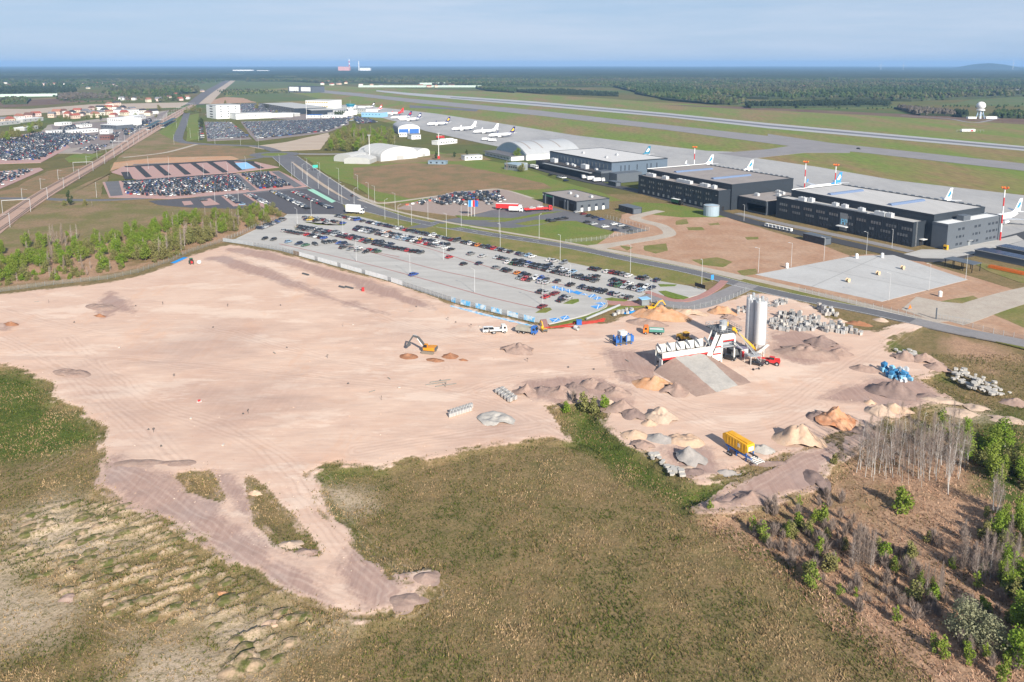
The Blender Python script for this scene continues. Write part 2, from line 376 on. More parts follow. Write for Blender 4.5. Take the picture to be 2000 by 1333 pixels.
# wheel ruts and clods on the soft tracks
Zf = Zf + np.where((mv > 0) & (Yf < 225), (fbm(Xf * 0.9 + Yf * 0.5, Yf * 0.25 - Xf * 0.2, 41, 4) - 0.5) * 0.35, 0)
RUTS = [[(-40,1290),(60,1235),(170,1200),(260,1230),(420,1290),(560,1345)], [(-40,960),(60,920),(130,880)], [(1110,845),(1000,800),(900,770),(700,745),(450,720),(200,700),(-100,690)], [(900,770),(1000,740),(1200,722),(1350,792),(1500,802),(1600,745),(1700,690),(1780,640)], [(570,930),(520,880),(420,830),(300,790),(200,720),(130,660)], [(210,905),(300,960),(420,1040),(560,1130),(690,1190)], [(575,930),(620,1000),(690,1080),(770,1150)], [(1240,760),(1330,805),(1420,840),(1520,830),(1600,790)], [(450,490),(600,560),(760,620),(900,660),(1050,690),(1200,690)], [(1380,985),(1450,955),(1560,900),(1640,860)], [(0,600),(200,650),(400,640),(640,700),(860,720)], [(760,1165),(790,1150),(815,1165),(790,1188),(760,1178)], [(1150,700),(1300,660),(1450,620),(1530,585)], [(620,935),(690,1040),(770,1100),(850,1150)], [(390,1345),(520,1275),(655,1210)], [(700,880),(900,850),(1050,830)], [(0,660),(120,720),(260,830),(340,900)]]
def pdist(lines, X, Y, cap):
    o = np.full(X.shape, cap)
    for l in lines:
        P = smooth_line(GP(l), 4)
        for i in range(len(P) - 1):
            x0, y0 = P[i]; x1, y1 = P[i + 1]; m = (X > min(x0, x1) - cap) & (X < max(x0, x1) + cap) & (Y > min(y0, y1) - cap) & (Y < max(y0, y1) + cap)
            if not m.any(): continue
            ex, ey = x1 - x0, y1 - y0; t = np.clip(((X[m] - x0) * ex + (Y[m] - y0) * ey) / (ex * ex + ey * ey + 1e-9), 0, 1); o[m] = np.minimum(o[m], np.hypot(X[m] - x0 - t * ex, Y[m] - y0 - t * ey))
    return o
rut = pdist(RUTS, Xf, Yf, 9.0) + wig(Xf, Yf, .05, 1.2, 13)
idx = np.arange(NX * NY).reshape(NY, NX)
Fq = np.stack([idx[:-1, :-1], idx[:-1, 1:], idx[1:, 1:], idx[1:, :-1]], -1).reshape(-1, 4)

def terrain_mat():
    m, t, b = newmat('site_ground'); lk = t.links.new
    P = pos(t)
    def A(n): return N(t, 'ShaderNodeAttribute', attribute_name=n).outputs['Fac']
    n_f = noise(t, P, 1.6, 6, 0.7); n_m = noise(t, P, 0.28, 6, 0.65); n_l = noise(t, P, 0.05, 5, 0.6); n_xl = noise(t, P, 0.018, 4, 0.6)
    st = noise(t, pos(t, (0.16, 1.3, 1), R(-25)), 0.9, 8, 0.75)      # scraper marks across the plateau
    st2 = noise(t, pos(t, (1.6, 0.12, 1), R(38)), 0.7, 6, 0.7)
    st3 = noise(t, pos(t, (0.2, 1.1, 1), R(12)), 0.5, 8, 0.75)
    # dry grass
    g = mix(t, remap(t, n_l, 0.35, 0.65), (0.20, 0.15, 0.085), (0.15, 0.135, 0.06))
    g = mix(t, remap(t, n_m, 0.4, 0.7), g, (0.27, 0.19, 0.11))
    g = mix(t, remap(t, n_f, 0.45, 0.75), g, (0.065, 0.065, 0.028))
    g = mix(t, mathn(t, 'MULTIPLY', remap(t, noise(t, P, .075, 6, .7), .46, .66), .7), g, (.32, .205, .135))
    gf = mix(t, remap(t, noise(t, P, 4.0, 3, 0.7), 0.3, 0.75), g, (0.31, 0.235, 0.145))
    g = mix(t, 0.45, g, gf)
    # green grass
    gg = mix(t, remap(t, n_m, 0.3, 0.7), (0.06, 0.10, 0.022), (0.15, 0.175, 0.045)); gg = mix(t, remap(t, n_f, 0.5, 0.8), gg, (0.02, 0.03, 0.012))
    # heath, dead bracken
    hh = mix(t, remap(t, n_m, 0.3, 0.68), (0.47, 0.285, 0.225), (0.25, 0.155, 0.12)); hh = mix(t, remap(t, n_f, 0.4, 0.7), hh, (0.62, 0.395, 0.32)); hh = mix(t, remap(t, n_l, 0.52, 0.75), hh, (0.17, 0.14, 0.06))
    # pale worn soil
    pp = mix(t, remap(t, n_f, 0.46, 0.66), (0.58, 0.45, 0.40), (0.22, 0.18, 0.10))
    # sand
    s = mix(t, remap(t, n_xl, 0.3, 0.72), (0.585, 0.415, 0.31), (0.515, 0.355, 0.27))
    s = mix(t, remap(t, n_l, 0.35, 0.7), s, (0.63, 0.475, 0.365)); s = mix(t, mathn(t, 'MULTIPLY', remap(t, st, 0.45, 0.75), 0.6), s, (0.45, 0.315, 0.245))
    s = mix(t, mathn(t, 'MULTIPLY', remap(t, st3, 0.5, 0.72), 0.5), s, (0.64, 0.53, 0.43)); s = mix(t, mathn(t, 'MULTIPLY', remap(t, noise(t, P, 0.09, 6, 0.7), 0.58, 0.72), 0.5), s, (0.56, 0.36, 0.24))
    s = mix(t, mathn(t, 'MULTIPLY', remap(t, n_f, 0.55, 0.8), 0.25), s, (0.36, 0.27, 0.21))
    # damp mauve soil
    mm = mix(t, remap(t, st2, 0.3, 0.7), (0.315, 0.21, 0.17), (0.42, 0.30, 0.245)); mm = mix(t, mathn(t, 'MULTIPLY', remap(t, n_f, 0.5, 0.8), 0.4), mm, (0.22, 0.155, 0.13)); mm = mix(t, mathn(t, 'MULTIPLY', remap(t, n_l, 0.5, 0.75), 0.35), mm, (0.40, 0.36, 0.34))
    e = mathn(t, 'ADD', mathn(t, 'MULTIPLY', mathn(t, 'SUBTRACT', n_m, 0.5), 4.0), mathn(t, 'MULTIPLY', mathn(t, 'SUBTRACT', n_f, 0.5), 3.0))
    def msk(a, lo, hi): return remap(t, mathn(t, 'ADD', a, e), lo, hi)
    fine = noise(t, P, 2.6, 6, .8); mid = noise(t, P, .55, 6, .75)
    g = mix(t, mathn(t, 'MULTIPLY', remap(t, mid, .47, .62), .34), g, (.42, .28, .19)); g = mix(t, mathn(t, 'MULTIPLY', remap(t, mid, .46, .34), .36), g, (.10, .12, .032))
    g = mix(t, mathn(t, 'MULTIPLY', remap(t, fine, .5, .68), .36), g, (.46, .34, .23)); g = mix(t, mathn(t, 'MULTIPLY', remap(t, fine, .48, .34), .42), g, (.055, .055, .022))
    c = mix(t, msk(A('heath'), -3, 3), g, hh)
    c = mix(t, msk(A('pale'), -4, 5), c, pp)
    c = mix(t, remap(t, mathn(t, 'ADD', A('ridge'), mathn(t, 'MULTIPLY', e, .12)), .28, .6), c, mix(t, remap(t, n_f, .45, .66), (.58, .43, .37), (.20, .17, .085)))
    c = mix(t, msk(A('green'), -2.5, 2.5), c, gg)
    c = mix(t, 1.0, c, (.80, .81, .66), 'MULTIPLY')
    gr1 = noise(t, pos(t, (.35, 1, 1), R(-30)), .055, 9, .72); gr2 = noise(t, pos(t, (1, .4, 1), R(20)), .07, 9, .75); gr3 = noise(t, pos(t, (.3, 1, 1), R(-8)), .11, 9, .7)
    s = mix(t, mathn(t, 'MULTIPLY', remap(t, gr1, .53, .58), .5), s, (.70, .575, .46)); s = mix(t, mathn(t, 'MULTIPLY', remap(t, gr2, .56, .61), .28), s, (.60, .365, .235)); s = mix(t, mathn(t, 'MULTIPLY', remap(t, gr3, .56, .60), .22), s, (.40, .285, .23))
    s = mix(t, mathn(t, 'MULTIPLY', remap(t, noise(t, P, 3.5, 4, .8), .6, .72), .3), s, (.33, .24, .19))
    s = mix(t, mathn(t, 'MULTIPLY', msk(A('soft'), -6, 8), 0.45), s, mm)
    s = mix(t, msk(A('mauve'), -0.9, 1.3), s, mm)
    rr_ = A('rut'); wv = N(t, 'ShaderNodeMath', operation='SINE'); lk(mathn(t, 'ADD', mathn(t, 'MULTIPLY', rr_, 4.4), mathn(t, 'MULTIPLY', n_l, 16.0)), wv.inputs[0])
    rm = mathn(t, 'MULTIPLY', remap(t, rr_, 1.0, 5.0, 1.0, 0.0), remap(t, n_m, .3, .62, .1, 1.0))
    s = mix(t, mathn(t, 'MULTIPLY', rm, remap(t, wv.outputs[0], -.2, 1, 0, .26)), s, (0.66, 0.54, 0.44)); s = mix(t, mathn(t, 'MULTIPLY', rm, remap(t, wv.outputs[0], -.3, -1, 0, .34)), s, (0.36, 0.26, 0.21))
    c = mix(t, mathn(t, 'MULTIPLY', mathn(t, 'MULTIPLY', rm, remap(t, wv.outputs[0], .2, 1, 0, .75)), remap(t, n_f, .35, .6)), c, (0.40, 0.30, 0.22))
    s = mix(t, 1.0, s, (.99, .965, .985), 'MULTIPLY')
    c = mix(t, remap(t, mathn(t, 'ADD', A('sand'), mathn(t, 'MULTIPLY', e, 0.55)), -0.45, 0.35), c, s)
    lk(c, b.inputs['Base Color']); b.inputs['Roughness'].default_value = 0.95; b.inputs['Specular IOR Level'].default_value = 0.1
    hb = mathn(t, 'ADD', mathn(t, 'MULTIPLY', n_f, 0.6), mathn(t, 'MULTIPLY', noise(t, P, 5.0, 3, 0.6), 0.25))
    amt = remap(t, A('sand'), -1.0, 0.5, 0.75, 0.07)
    bn = N(t, 'ShaderNodeBump'); bn.inputs['Distance'].default_value = 0.6; lk(amt, bn.inputs['Strength']); lk(hb, bn.inputs['Height']); lk(bn.outputs[0], b.inputs['Normal'])
    return m
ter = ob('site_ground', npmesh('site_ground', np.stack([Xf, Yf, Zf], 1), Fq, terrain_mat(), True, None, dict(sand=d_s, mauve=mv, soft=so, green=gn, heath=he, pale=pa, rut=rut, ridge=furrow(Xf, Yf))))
ter['kind'] = 'structure'

# land to the horizon
mL, tL, bL = newmat('countryside')
_P = pos(tL); _a = noise(tL, _P, 0.0022, 5, 0.6); _b = noise(tL, pos(tL, (1, .45, 1), R(-32)), 0.006, 6, 0.65); _d = noise(tL, _P, 0.06, 4, 0.7)
_c1 = mix(tL, remap(tL, _b, 0.38, 0.62), (0.105, 0.12, 0.034), (0.165, 0.125, 0.06)); _c1 = mix(tL, remap(tL, _a, 0.5, 0.62), _c1, (0.085, 0.125, 0.038))
_c1 = mix(tL, remap(tL, _d, 0.45, 0.8), _c1, (0.09, 0.09, 0.04))
tL.links.new(_c1, bL.inputs['Base Color']); bL.inputs['Roughness'].default_value = 1; bL.inputs['Specular IOR Level'].default_value = 0.05
land = MB(); RB = 26000.0
land.add([(-RB, -2000, -.3), (RB, -2000, -.3), (RB, 62, -.3), (-RB, 62, -.3), (-RB, 529, -.3), (RB, 529, -.3), (RB, RB, -.3), (-RB, RB, -.3), (-104.5, 62, -.3), (104.5, 62, -.3), (478, 529, -.3), (-478, 529, -.3)],
         [(0, 1, 2, 9, 8, 3), (4, 11, 10, 5, 6, 7), (3, 8, 11, 4), (9, 2, 5, 10)])
# the open fields run under the site by a hand's breadth
lo = land.build('land', mL); lo['kind'] = 'structure'
# ================================================================== fields, roads, runway, car parks
grass_v = M('verge_grass', (0.135, 0.145, 0.032), 0.95, 0.3, 1.2, bmp=0.3, second=(0.215, 0.17, 0.065), sc2=0.09, lo=0.4, hi=0.62)
grass_g = M('fresh_grass', (0.115, 0.165, 0.024), 0.95, 0.3, 0.8, second=(0.165, 0.16, 0.04), sc2=0.05, lo=0.4, hi=0.65)
grass_a = M('airfield_grass', (0.135, 0.18, 0.026), 0.95, 0.28, 0.25, second=(0.215, 0.15, 0.062), sc2=0.016, aniso=(1, 0.28, 1), rot=R(-32), lo=0.42, hi=0.62)
grass_d = M('meadow_grass', (0.075, 0.115, 0.026), 0.95, 0.25, 0.3, second=(0.125, 0.115, 0.045), sc2=0.012, lo=0.4, hi=0.7)
olive = M('olive_field', (0.23, 0.155, 0.085), 0.95, 0.3, 0.7, second=(0.145, 0.13, 0.042), sc2=0.035, lo=0.4, hi=0.58)
brownf = M('dry_brown_field', (0.235, 0.145, 0.075), 0.95, 0.3, 0.8, second=(0.155, 0.125, 0.055), sc2=0.06, lo=0.42, hi=0.62)
heathm = M('dark_heath', (0.115, 0.062, 0.05), 0.95, 0.3, 0.3, second=(0.16, 0.115, 0.06), sc2=0.02)
dirt = M('bare_dirt', (0.345, 0.20, 0.125), 0.95, 0.2, 0.6, second=(0.41, 0.27, 0.185), sc2=0.06, lo=0.4, hi=0.65, bmp=0.1)
orange = M('orange_soil', (0.44, 0.23, 0.12), 0.95, 0.2, 0.5, second=(0.40, 0.28, 0.19), sc2=0.05)
beige = M('beige_soil', (0.44, 0.36, 0.28), 0.95, 0.15, 0.5, second=(0.35, 0.27, 0.21), sc2=0.04, aniso=(0.3, 2, 1))
gravel = M('pale_gravel', (0.42, 0.37, 0.31), 0.95, 0.12, 1.0, second=(0.36, 0.30, 0.25), sc2=0.15)
asph = M('asphalt', (0.115, 0.115, 0.125), 0.85, 0.15, 0.8, second=(0.15, 0.145, 0.15), sc2=0.06)
asph_n = M('new_asphalt', (0.032, 0.032, 0.035), 0.8, 0.2, 0.8, second=(0.05, 0.05, 0.052), sc2=0.08)
asph_l = M('worn_asphalt', (0.25, 0.235, 0.235), 0.9, 0.12, 0.7, second=(0.205, 0.195, 0.198), sc2=0.05)
conc = M('car_park_concrete', (0.43, 0.415, 0.39), 0.9, 0.08, 1.2, second=(0.365, 0.35, 0.33), sc2=0.09, aniso=(0.35, 1.6, 1), rot=R(40), lo=0.38, hi=0.62)
conc2 = M('apron_concrete', (0.37, 0.36, 0.35), 0.9, 0.08, 0.3, second=(0.29, 0.285, 0.285), sc2=0.022, aniso=(1, .35, 1), rot=R(-32), lo=0.4, hi=0.66)
runw = M('runway_surface', (0.35, 0.35, 0.36), 0.9, 0.06, 0.2)
runk = M('runway_rubber', (0.15, 0.15, 0.165), 0.9, 0.15, 0.1, aniso=(.2, 1, 1), rot=R(-58))
pinkp = M('pink_paving', (0.40, 0.24, 0.215), 0.9, 0.1, 1.0, second=(0.36, 0.25, 0.225), sc2=0.1)
redp = M('red_paving', (0.37, 0.19, 0.165), 0.9, 0.12, 1.0, second=(0.32, 0.185, 0.165), sc2=0.2)
bluep = M('blue_paint', (0.045, 0.26, 0.62), 0.7, 0.1, 2.0)
bluel = M('pale_blue_paint', (0.25, 0.46, 0.68), 0.8, 0.1, 2.0)
greenp = M('mint_paint', (0.30, 0.55, 0.42), 0.8, 0.1, 2.0)
redl = M('red_line', (0.36, 0.11, 0.10), 0.8, 0.15, 2.0)
white = M('white_paint', (0.75, 0.75, 0.73), 0.6, 0.06, 1.0)
yellow = M('yellow_paint', (0.72, 0.42, 0.03), 0.6, 0.08, 1.0)
kerbm = M('kerb_stone', (0.45, 0.44, 0.42), 0.85, 0.08, 1.0)
def nat(name, px, z, mat, amp=6, step=12, seed=0):
    return sheet(name, rough(GP(px), amp, step, seed), z, mat, 0.3)
# --- open ground, farthest first
nat('airfield_grass', [(430,172),(560,162),(700,170),(1000,181),(1300,201),(1700,224),(2100,230),(2300,470),(2000,430),(1560,330),(1000,290),(700,225),(600,205),(450,190)], -0.10, grass_a, 14, 50, 1)
nat('meadow', [(560,155),(450,152),(330,150),(320,158),(400,175),(470,176),(640,168)], -0.08, grass_d, 30, 80, 2)
nat('meadow', [(800,172),(1120,183),(1130,176),(930,170)], -0.07, grass_d, 20, 50, 3)
nat('meadow', [(1400,205),(1560,214),(1800,212),(1740,206),(1520,203)], -0.07, grass_d, 20, 50, 4)
nat('meadow', [(1830,205),(2000,208),(2120,204),(2100,190),(1960,188),(1900,196)], -0.07, grass_d, 20, 50, 5)
nat('brown_strip', [(1290,205),(1420,212),(1700,226),(2000,243),(2100,250),(2100,236),(1700,220),(1400,207)], -0.07, heathm, 12, 40, 6)
nat('moor', [(0,212),(150,200),(250,195),(280,190),(140,192),(0,198)], -0.06, heathm, 20, 40, 7)
nat('olive_meadow', [(0,197),(140,188),(270,186),(280,195),(120,202),(0,205)], -0.07, olive, 16, 40, 8)
nat('gravel_flat', [(-80,232),(0,226),(120,218),(250,213),(350,210),(375,200),(180,204),(60,213),(0,213),(-80,220)], -0.05, beige, 8, 30, 9)
nat('green_field', [(0,240),(120,228),(90,234),(0,250)], -0.05, grass_d, 6, 30, 10)
nat('green_field', [(455,185),(560,180),(640,196),(500,200),(420,196)], -0.07, grass_d, 14, 40, 11)
nat('spoil_bank', [(398,199),(440,190),(475,192),(500,200),(410,203)], -0.03, dirt, 8, 20, 12)
nat('gravel_yard', [(70,268),(95,244),(200,232),(330,216),(318,236),(262,262),(230,288),(160,300),(110,300)], -0.02, M('yard_gravel', (.34, .30, .265), .95, .15, .2, second=(.26, .22, .19), sc2=.03), 5, 20, 41)
# --- left: land between the railway and the red car parks
nat('olive_meadow', [(-150,520),(0,500),(100,490),(200,470),(330,425),(430,412),(330,404),(210,396),(100,398),(0,440),(-150,500)], 0.0, olive, 3, 10, 13)
nat('olive_meadow', [(215,340),(225,310),(290,265),(345,240),(350,275),(500,290),(500,310),(240,318),(210,345),(190,400),(110,395),(130,372)], -0.01, olive, 3, 10, 14)
nat('green_field', [(340,235),(357,224),(346,272),(350,280),(310,260)], 0.01, grass_g, 2, 8, 15)
nat('green_field', [(366,226),(388,222),(388,272),(364,276)], 0.01, grass_g, 2, 8, 16)
nat('green_field', [(125,310),(145,302),(200,300),(175,315),(130,317)], 0.01, grass_g, 2, 8, 17)
nat('green_field', [(145,255),(175,240),(212,236),(205,245),(170,258)], 0.01, grass_g, 2, 8, 18)
nat('brown_meadow', [(300,295),(390,285),(490,292),(496,303),(360,308),(250,310)], 0.02, brownf, 3, 10, 19)
nat('orange_strip', [(222,318),(300,309),(450,305),(466,311),(400,316),(250,324),(215,334)], 0.03, orange, 2, 8, 20)
nat('bare_field', [(487,287),(560,278),(640,260),(645,268),(625,292),(540,295)], 0.0, beige, 3, 12, 21)
nat('brown_meadow', [(0,375),(30,365),(90,335),(170,322),(120,350),(60,392),(0,392)], 0.0, brownf, 3, 10, 22)
# --- middle: fields behind the main road
nat('green_field', [(590,306),(690,306),(820,292),(1000,322),(1090,352),(1180,378),(1215,392),(1130,398),(1060,394),(1000,379),(900,380),(790,396),(740,393),(690,366),(640,340)], 0.0, grass_g, 3, 10, 23)
nat('brown_meadow', [(690,328),(800,319),(900,322),(960,336),(1060,358),(1080,369),(1000,373),(900,379),(800,388),(735,374),(690,350)], 0.02, brownf, 4, 8, 24)
nat('green_field', [(660,305),(930,300),(960,312),(700,322)], 0.01, olive, 3, 10, 25)
nat('verge', [(560,425),(690,428),(790,452),(1000,494),(1200,535),(1330,556),(1400,548),(1470,570),(1540,580),(1800,632),(2100,706),(2100,690),(1750,604),(1460,545),(1290,505),(1160,478),(960,445),(820,425),(700,380),(590,325),(560,330),(640,380)], -0.01, grass_v, 1, 6, 26)
nat('green_field', [(800,440),(980,452),(1110,474),(1160,480),(1270,456),(1255,450),(1120,425),(1000,435),(880,428)], 0.0, grass_g, 1.5, 6, 27)
nat('dirt_field', [(1160,480),(1200,455),(1215,420),(1300,402),(1420,425),(1500,452),(1600,476),(1660,500),(1700,497),(1800,510),(1960,560),(2100,600),(2100,680),(1900,650),(1700,600),(1480,546),(1340,517)], 0.02, dirt, 2, 7, 28)
for q, p in enumerate([[(1210,480),(1235,484),(1225,490)], [(1255,480),(1300,476),(1305,490),(1280,496),(1258,490)], [(1350,508),(1400,503),(1430,512),(1412,522),(1370,518)], [(1340,444),(1372,444),(1375,450),(1345,450)], [(1380,437),(1405,435),(1408,440),(1385,441)], [(1455,464),(1480,463),(1482,468),(1458,469)], [(1320,432),(1340,428),(1342,437),(1322,440)], [(1440,530),(1475,525),(1478,535),(1450,540)], [(1830,590),(1900,578),(1920,588),(1870,594)], [(1780,583),(1830,597),(1810,596)]]):
    nat('grass_patch', p, 0.035, grass_v, 1.5, 2.5, 60 + q)
nat('green_field', [(1910,600),(1990,576),(2100,570),(2100,660),(2000,640),(1930,612)], 0.04, grass_v, 2, 6, 30)
nat('green_field', [(1300,398),(1400,412),(1425,425),(1330,425),(1260,418),(1200,412),(1240,395)], 0.03, grass_g, 1.5, 5, 31)
nat('green_field', [(1880,505),(1960,522),(2100,530),(2100,570),(1990,552),(1930,530)], 0.04, grass_v, 1.5, 5, 32)

# --- airfield
sheet('apron', GP([(690,205),(740,210),(850,222),(1000,245),(1125,265),(1300,286),(1380,295),(1430,297),(1476,309),(1600,327),(1750,353),(2000,382),(2200,400),(2200,560),(2000,500),(1960,470),(1560,400),(1300,340),(1090,305),(1000,292),(940,280),(830,256),(790,242),(720,224),(650,212)]), 0.05, conc2)
sheet('taxiway', GP([(612,175),(700,182.5),(800,193),(1050,216),(1300,244),(1500,266),(1700,288),(2000,320),(2200,342),(2200,358),(2000,334),(1680,298),(1560,288),(1300,254),(1050,226),(800,200),(700,188.5),(612,180)]), 0.06, asph_l)
sheet('taxiway', GP([(1500,262),(1660,285),(1660,299),(1570,299),(1470,310),(1400,300),(1500,292),(1545,285),(1500,276)]), 0.075, asph_l)
sheet('taxiway', GP([(800,206),(900,212),(935,214),(930,218),(860,213),(800,211)]), 0.07, asph)
rwy = sheet('runway', GP([(735,176.5),(800,182),(1050,199),(1300,221),(1500,241),(2000,286),(2300,314),(2300,326),(2000,295),(1500,251),(1300,229),(1050,207.5),(800,186.5),(735,179)]), 0.065, runw)
paint(rwy, 'rubber_band', GP([(880,190.2),(1050,202.3),(1300,224),(1500,244.5),(2000,289),(2300,317),(2300,321),(2000,292),(1500,247.5),(1300,226.5),(1050,204.3),(880,191.5)]), 0.1, runk)
ribbon('access_road', smooth_line(GP([(1960,228),(1905,240),(1850,232),(1760,226)])), 6, 0.05, asph_l)

# --- roads
main = GP([(556,306),(600,340),(650,374),(700,400),(760,420),(820,434),(950,457),(1100,480),(1225,506),(1350,531),(1450,557),(1560,582),(1700,609),(1850,642),(2000,671),(2300,732)])
mains = smooth_line(main, 5)
nP = len(mains)
ws = [24 if i < 8 else max(7.5, 24 - (i - 8) * 1.15) for i in range(nP)]
road = ribbon('main_road', mains, ws, 0.06, asph)
Lf, Rt = strip(mains, [w - 0.5 for w in ws]); 
for nm, side in (('edge_line', Lf), ('edge_line', Rt)):
    l2, r2 = strip(side, 0.2); paint(road, nm, l2 + r2[::-1], 0.085, white)
for i in range(0, nP - 1):
    p, q = mains[i], mains[i + 1]; l = math.hypot(q[0] - p[0], q[1] - p[1]); k = int(l / 9)
    for j in range(k):
        t0, t1 = j / k, (j + .4) / k
        seg = [(p[0] + (q[0] - p[0]) * t, p[1] + (q[1] - p[1]) * t) for t in (t0, t1)]
        if math.hypot(*seg[0]) < 620:
            l2, r2 = strip(seg, 0.22); paint(road, 'lane_mark', l2 + r2[::-1], 0.085, white)
med = strip(mains[2:14], [0.6, 2.5, 3.2, 3.2, 3, 3, 3, 3, 2.5, 2, 1.2, .5]); sheet('median_strip', med[0] + med[1][::-1], 0.16, beige, 0.3)
ribbon('pavement', smooth_line(GP([(700,390),(770,412),(860,432),(975,452),(1100,473),(1225,498),(1350,523),(1450,547)]), 5), 2.6, 0.08, gravel)
ribbon('gravel_path', smooth_line(GP([(594,316),(640,348),(690,378),(722,392),(750,397),(850,384),(950,371),(985,372),(1040,388)]), 6), 3.5, 0.05, gravel)
ribbon('gravel_path', smooth_line(GP([(1160,484),(1225,474),(1290,463),(1308,456),(1290,441),(1240,426),(1290,412)]), 6), [11, 10, 9, 8] + [7] * 27, 0.055, gravel)
ribbon('gravel_path', smooth_line(GP([(1170,486),(1300,510),(1480,548),(1700,599),(1880,645),(2000,672),(2200,715)]), 5), 4.5, 0.05, gravel)
ribbon('side_road', smooth_line(GP([(365,221),(357,245),(350,262),(352,276),(400,282),(500,286),(540,296)]), 6), 11, 0.05, asph)
ribbon('field_track', smooth_line(GP([(385,282),(330,297),(280,304),(240,308)]), 6), 5, 0.04, gravel)
ribbon('side_road', smooth_line(GP([(556,300),(600,301),(652,301),(720,298)]), 4), 8, 0.045, asph_l)
ribbon('side_road', smooth_line(GP([(545,300),(480,312),(380,318),(260,322)]), 4), 7, 0.042, asph)
ribbon('side_road', smooth_line(GP([(-100,385),(0,388),(75,388),(130,391),(210,391),(310,386),(450,380),(600,367)]), 5), 7, 0.05, asph)
ribbon('far_road', smooth_line(GP([(400,203),(425,180),(455,158)]), 5), 26, 0.03, beige)
ribbon('far_railway_bed', smooth_line(GP([(380,205),(412,178),(446,158)]), 5), 40, 0.02, M('dark_ballast', (0.13, 0.12, 0.12), 0.95))
rb = [G(536, 302)[0], G(536, 302)[1]]
ring = [(rb[0] + 24 * math.cos(a * math.pi / 16), rb[1] + 24 * math.sin(a * math.pi / 16)) for a in range(32)]
sheet('roundabout', ring, 0.062, asph)
sheet('roundabout_island', [(rb[0] + 13 * math.cos(a * math.pi / 12), rb[1] + 13 * math.sin(a * math.pi / 12)) for a in range(24)], 0.2, grass_g)
# junction to the car park and the fenced lane beside the building site
lane = smooth_line(GP([(1462,556),(1420,575),(1385,590),(1345,598),(1300,590),(1262,576)]), 5)
ribbon('entrance_road', lane, 8.5, 0.07, asph_l)
ribbon('red_pavement', smooth_line(GP([(1415,549),(1395,566),(1360,583),(1320,588),(1290,580),(1262,570)]), 5), 3.2, 0.1, redp)
sheet('red_pavement', GP([(1185,588),(1262,590),(1280,597),(1262,600),(1185,594)]), 0.09, redp)
sheet('red_pavement', GP([(1055,625),(1067,624),(1072,640),(1058,640)]), 0.12, redp)
# --- road by the hangars
ribbon('hangar_road', smooth_line(GP([(1025,322),(1130,350),(1230,370),(1300,388),(1380,408),(1440,426),(1520,446),(1610,466),(1700,486),(1790,506),(1840,504),(1890,494),(1960,472),(2080,440)]), 5), 10, 0.075, M('dark_asphalt', (0.055, 0.055, 0.06), 0.8, .15, .8))
ribbon('hangar_pavement', smooth_line(GP([(1440,417),(1520,436),(1610,455),(1700,474),(1780,492)]), 5), 6, 0.07, asph_l)
sheet('forecourt', GP([(1765,497),(1800,488),(1855,488),(1900,478),(1960,466),(1985,460),(2000,470),(1900,497),(1850,506),(1800,505)]), 0.085, conc)
pad = sheet('concrete_pad', GP([(1475,537),(1655,503),(1690,500),(1745,499),(1890,547),(1722,590)]), 0.09, M('pad_concrete', (0.45, 0.445, 0.435), .9, .06, .5, second=(0.39, 0.38, 0.37), sc2=0.05, lo=.35, hi=.7))
for p in ([(1570,519),(1815,569)], [(1720,500.5),(1585,561)], [(1640,506),(1850,557)]):
    l2, r2 = strip(GP(p), 0.25); paint(pad, 'joint', l2 + r2[::-1], 0.094, M('joint_grey', (0.22, 0.22, 0.22)))
sheet('pad_kerb', GP([(1472,538),(1722,592),(1893,547.5),(1900,549),(1723,597),(1465,540)]), 0.05, dirt)
ribbon('gate_road', smooth_line(GP([(2100,555),(2000,577),(1930,597),(1880,615),(1845,626)]), 5), 13, 0.05, gravel)
ribbon('main_road', smooth_line(GP([(1783,627),(1850,642),(2000,671),(2300,732)]), 5), 7.7, 0.09, asph_l)
sheet('gate_yard', GP([(1790,580),(1840,590),(1920,597),(1900,625),(1830,630),(1760,605)]), 0.045, gravel)
# --- island roads in front of the low grey building
sheet('service_yard', GP([(795,446),(815,440),(850,433),(910,424),(960,411),(1060,402),(1135,418),(1200,432),(1265,451),(1230,458),(1175,447),(1125,432),(1085,432),(1050,441),(1000,446),(940,443),(880,434),(830,446)]), 0.06, asph)
for p in ([(888,421),(930,424),(1000,427),(960,431),(905,430)], [(950,434),(1000,427),(1060,416),(1100,413),(1040,424),(985,434)], [(1005,438),(1045,430),(1080,430),(1065,437),(1030,441)], [(858,437),(880,440),(920,443),(880,446),(845,443)]):
    sheet('grass_island', GP(p), 0.13, grass_g)
sheet('overflow_car_park', GP([(775,408),(800,398),(890,374),(985,371),(1060,396),(1060,404),(960,411),(900,424),(810,412)]), 0.065, M('mauve_gravel', (0.30, 0.235, 0.205), .95, .12, .6))
# --- red paved car parks
lotA = sheet('red_car_park', GP([(217,337),(242,325),(445,313),(497,316),(545,327),(462,337),(270,352)]), 0.05, pinkp)
for a, b, c, d in [((86,57),(102,56),(110,70),(94,71)), ((110,44),(122,43),(147,66),(135,67.5)), ((147,42.5),(159,42),(185,62.5),(172,64)), ((185,40),(196,39.5),(224,61),(211,62)), ((219,38),(230,37.5),(261,59),(249,59.5)), ((252,36.5),(264,36),(297,57),(285,58)), ((291,35),(304,34.5),(330,52),(316,54)), ((332,37.5),(344,37),(367,49),(355,50))]:
    paint(lotA, 'driving_lane', [G(150 + x, 280 + y) for x, y in (a, b, c, d)], 0.09, asph_n)
paint(lotA, 'blue_bays', [G(150 + x, 280 + y) for x, y in ((309, 39.5), (332, 37.5), (349, 48.5), (323, 52))], 0.095, bluel)
paint(lotA, 'driving_lane', GP([(242,325),(445,313),(497,316),(497,318),(445,315.5),(246,327.5)]), 0.092, asph_n)
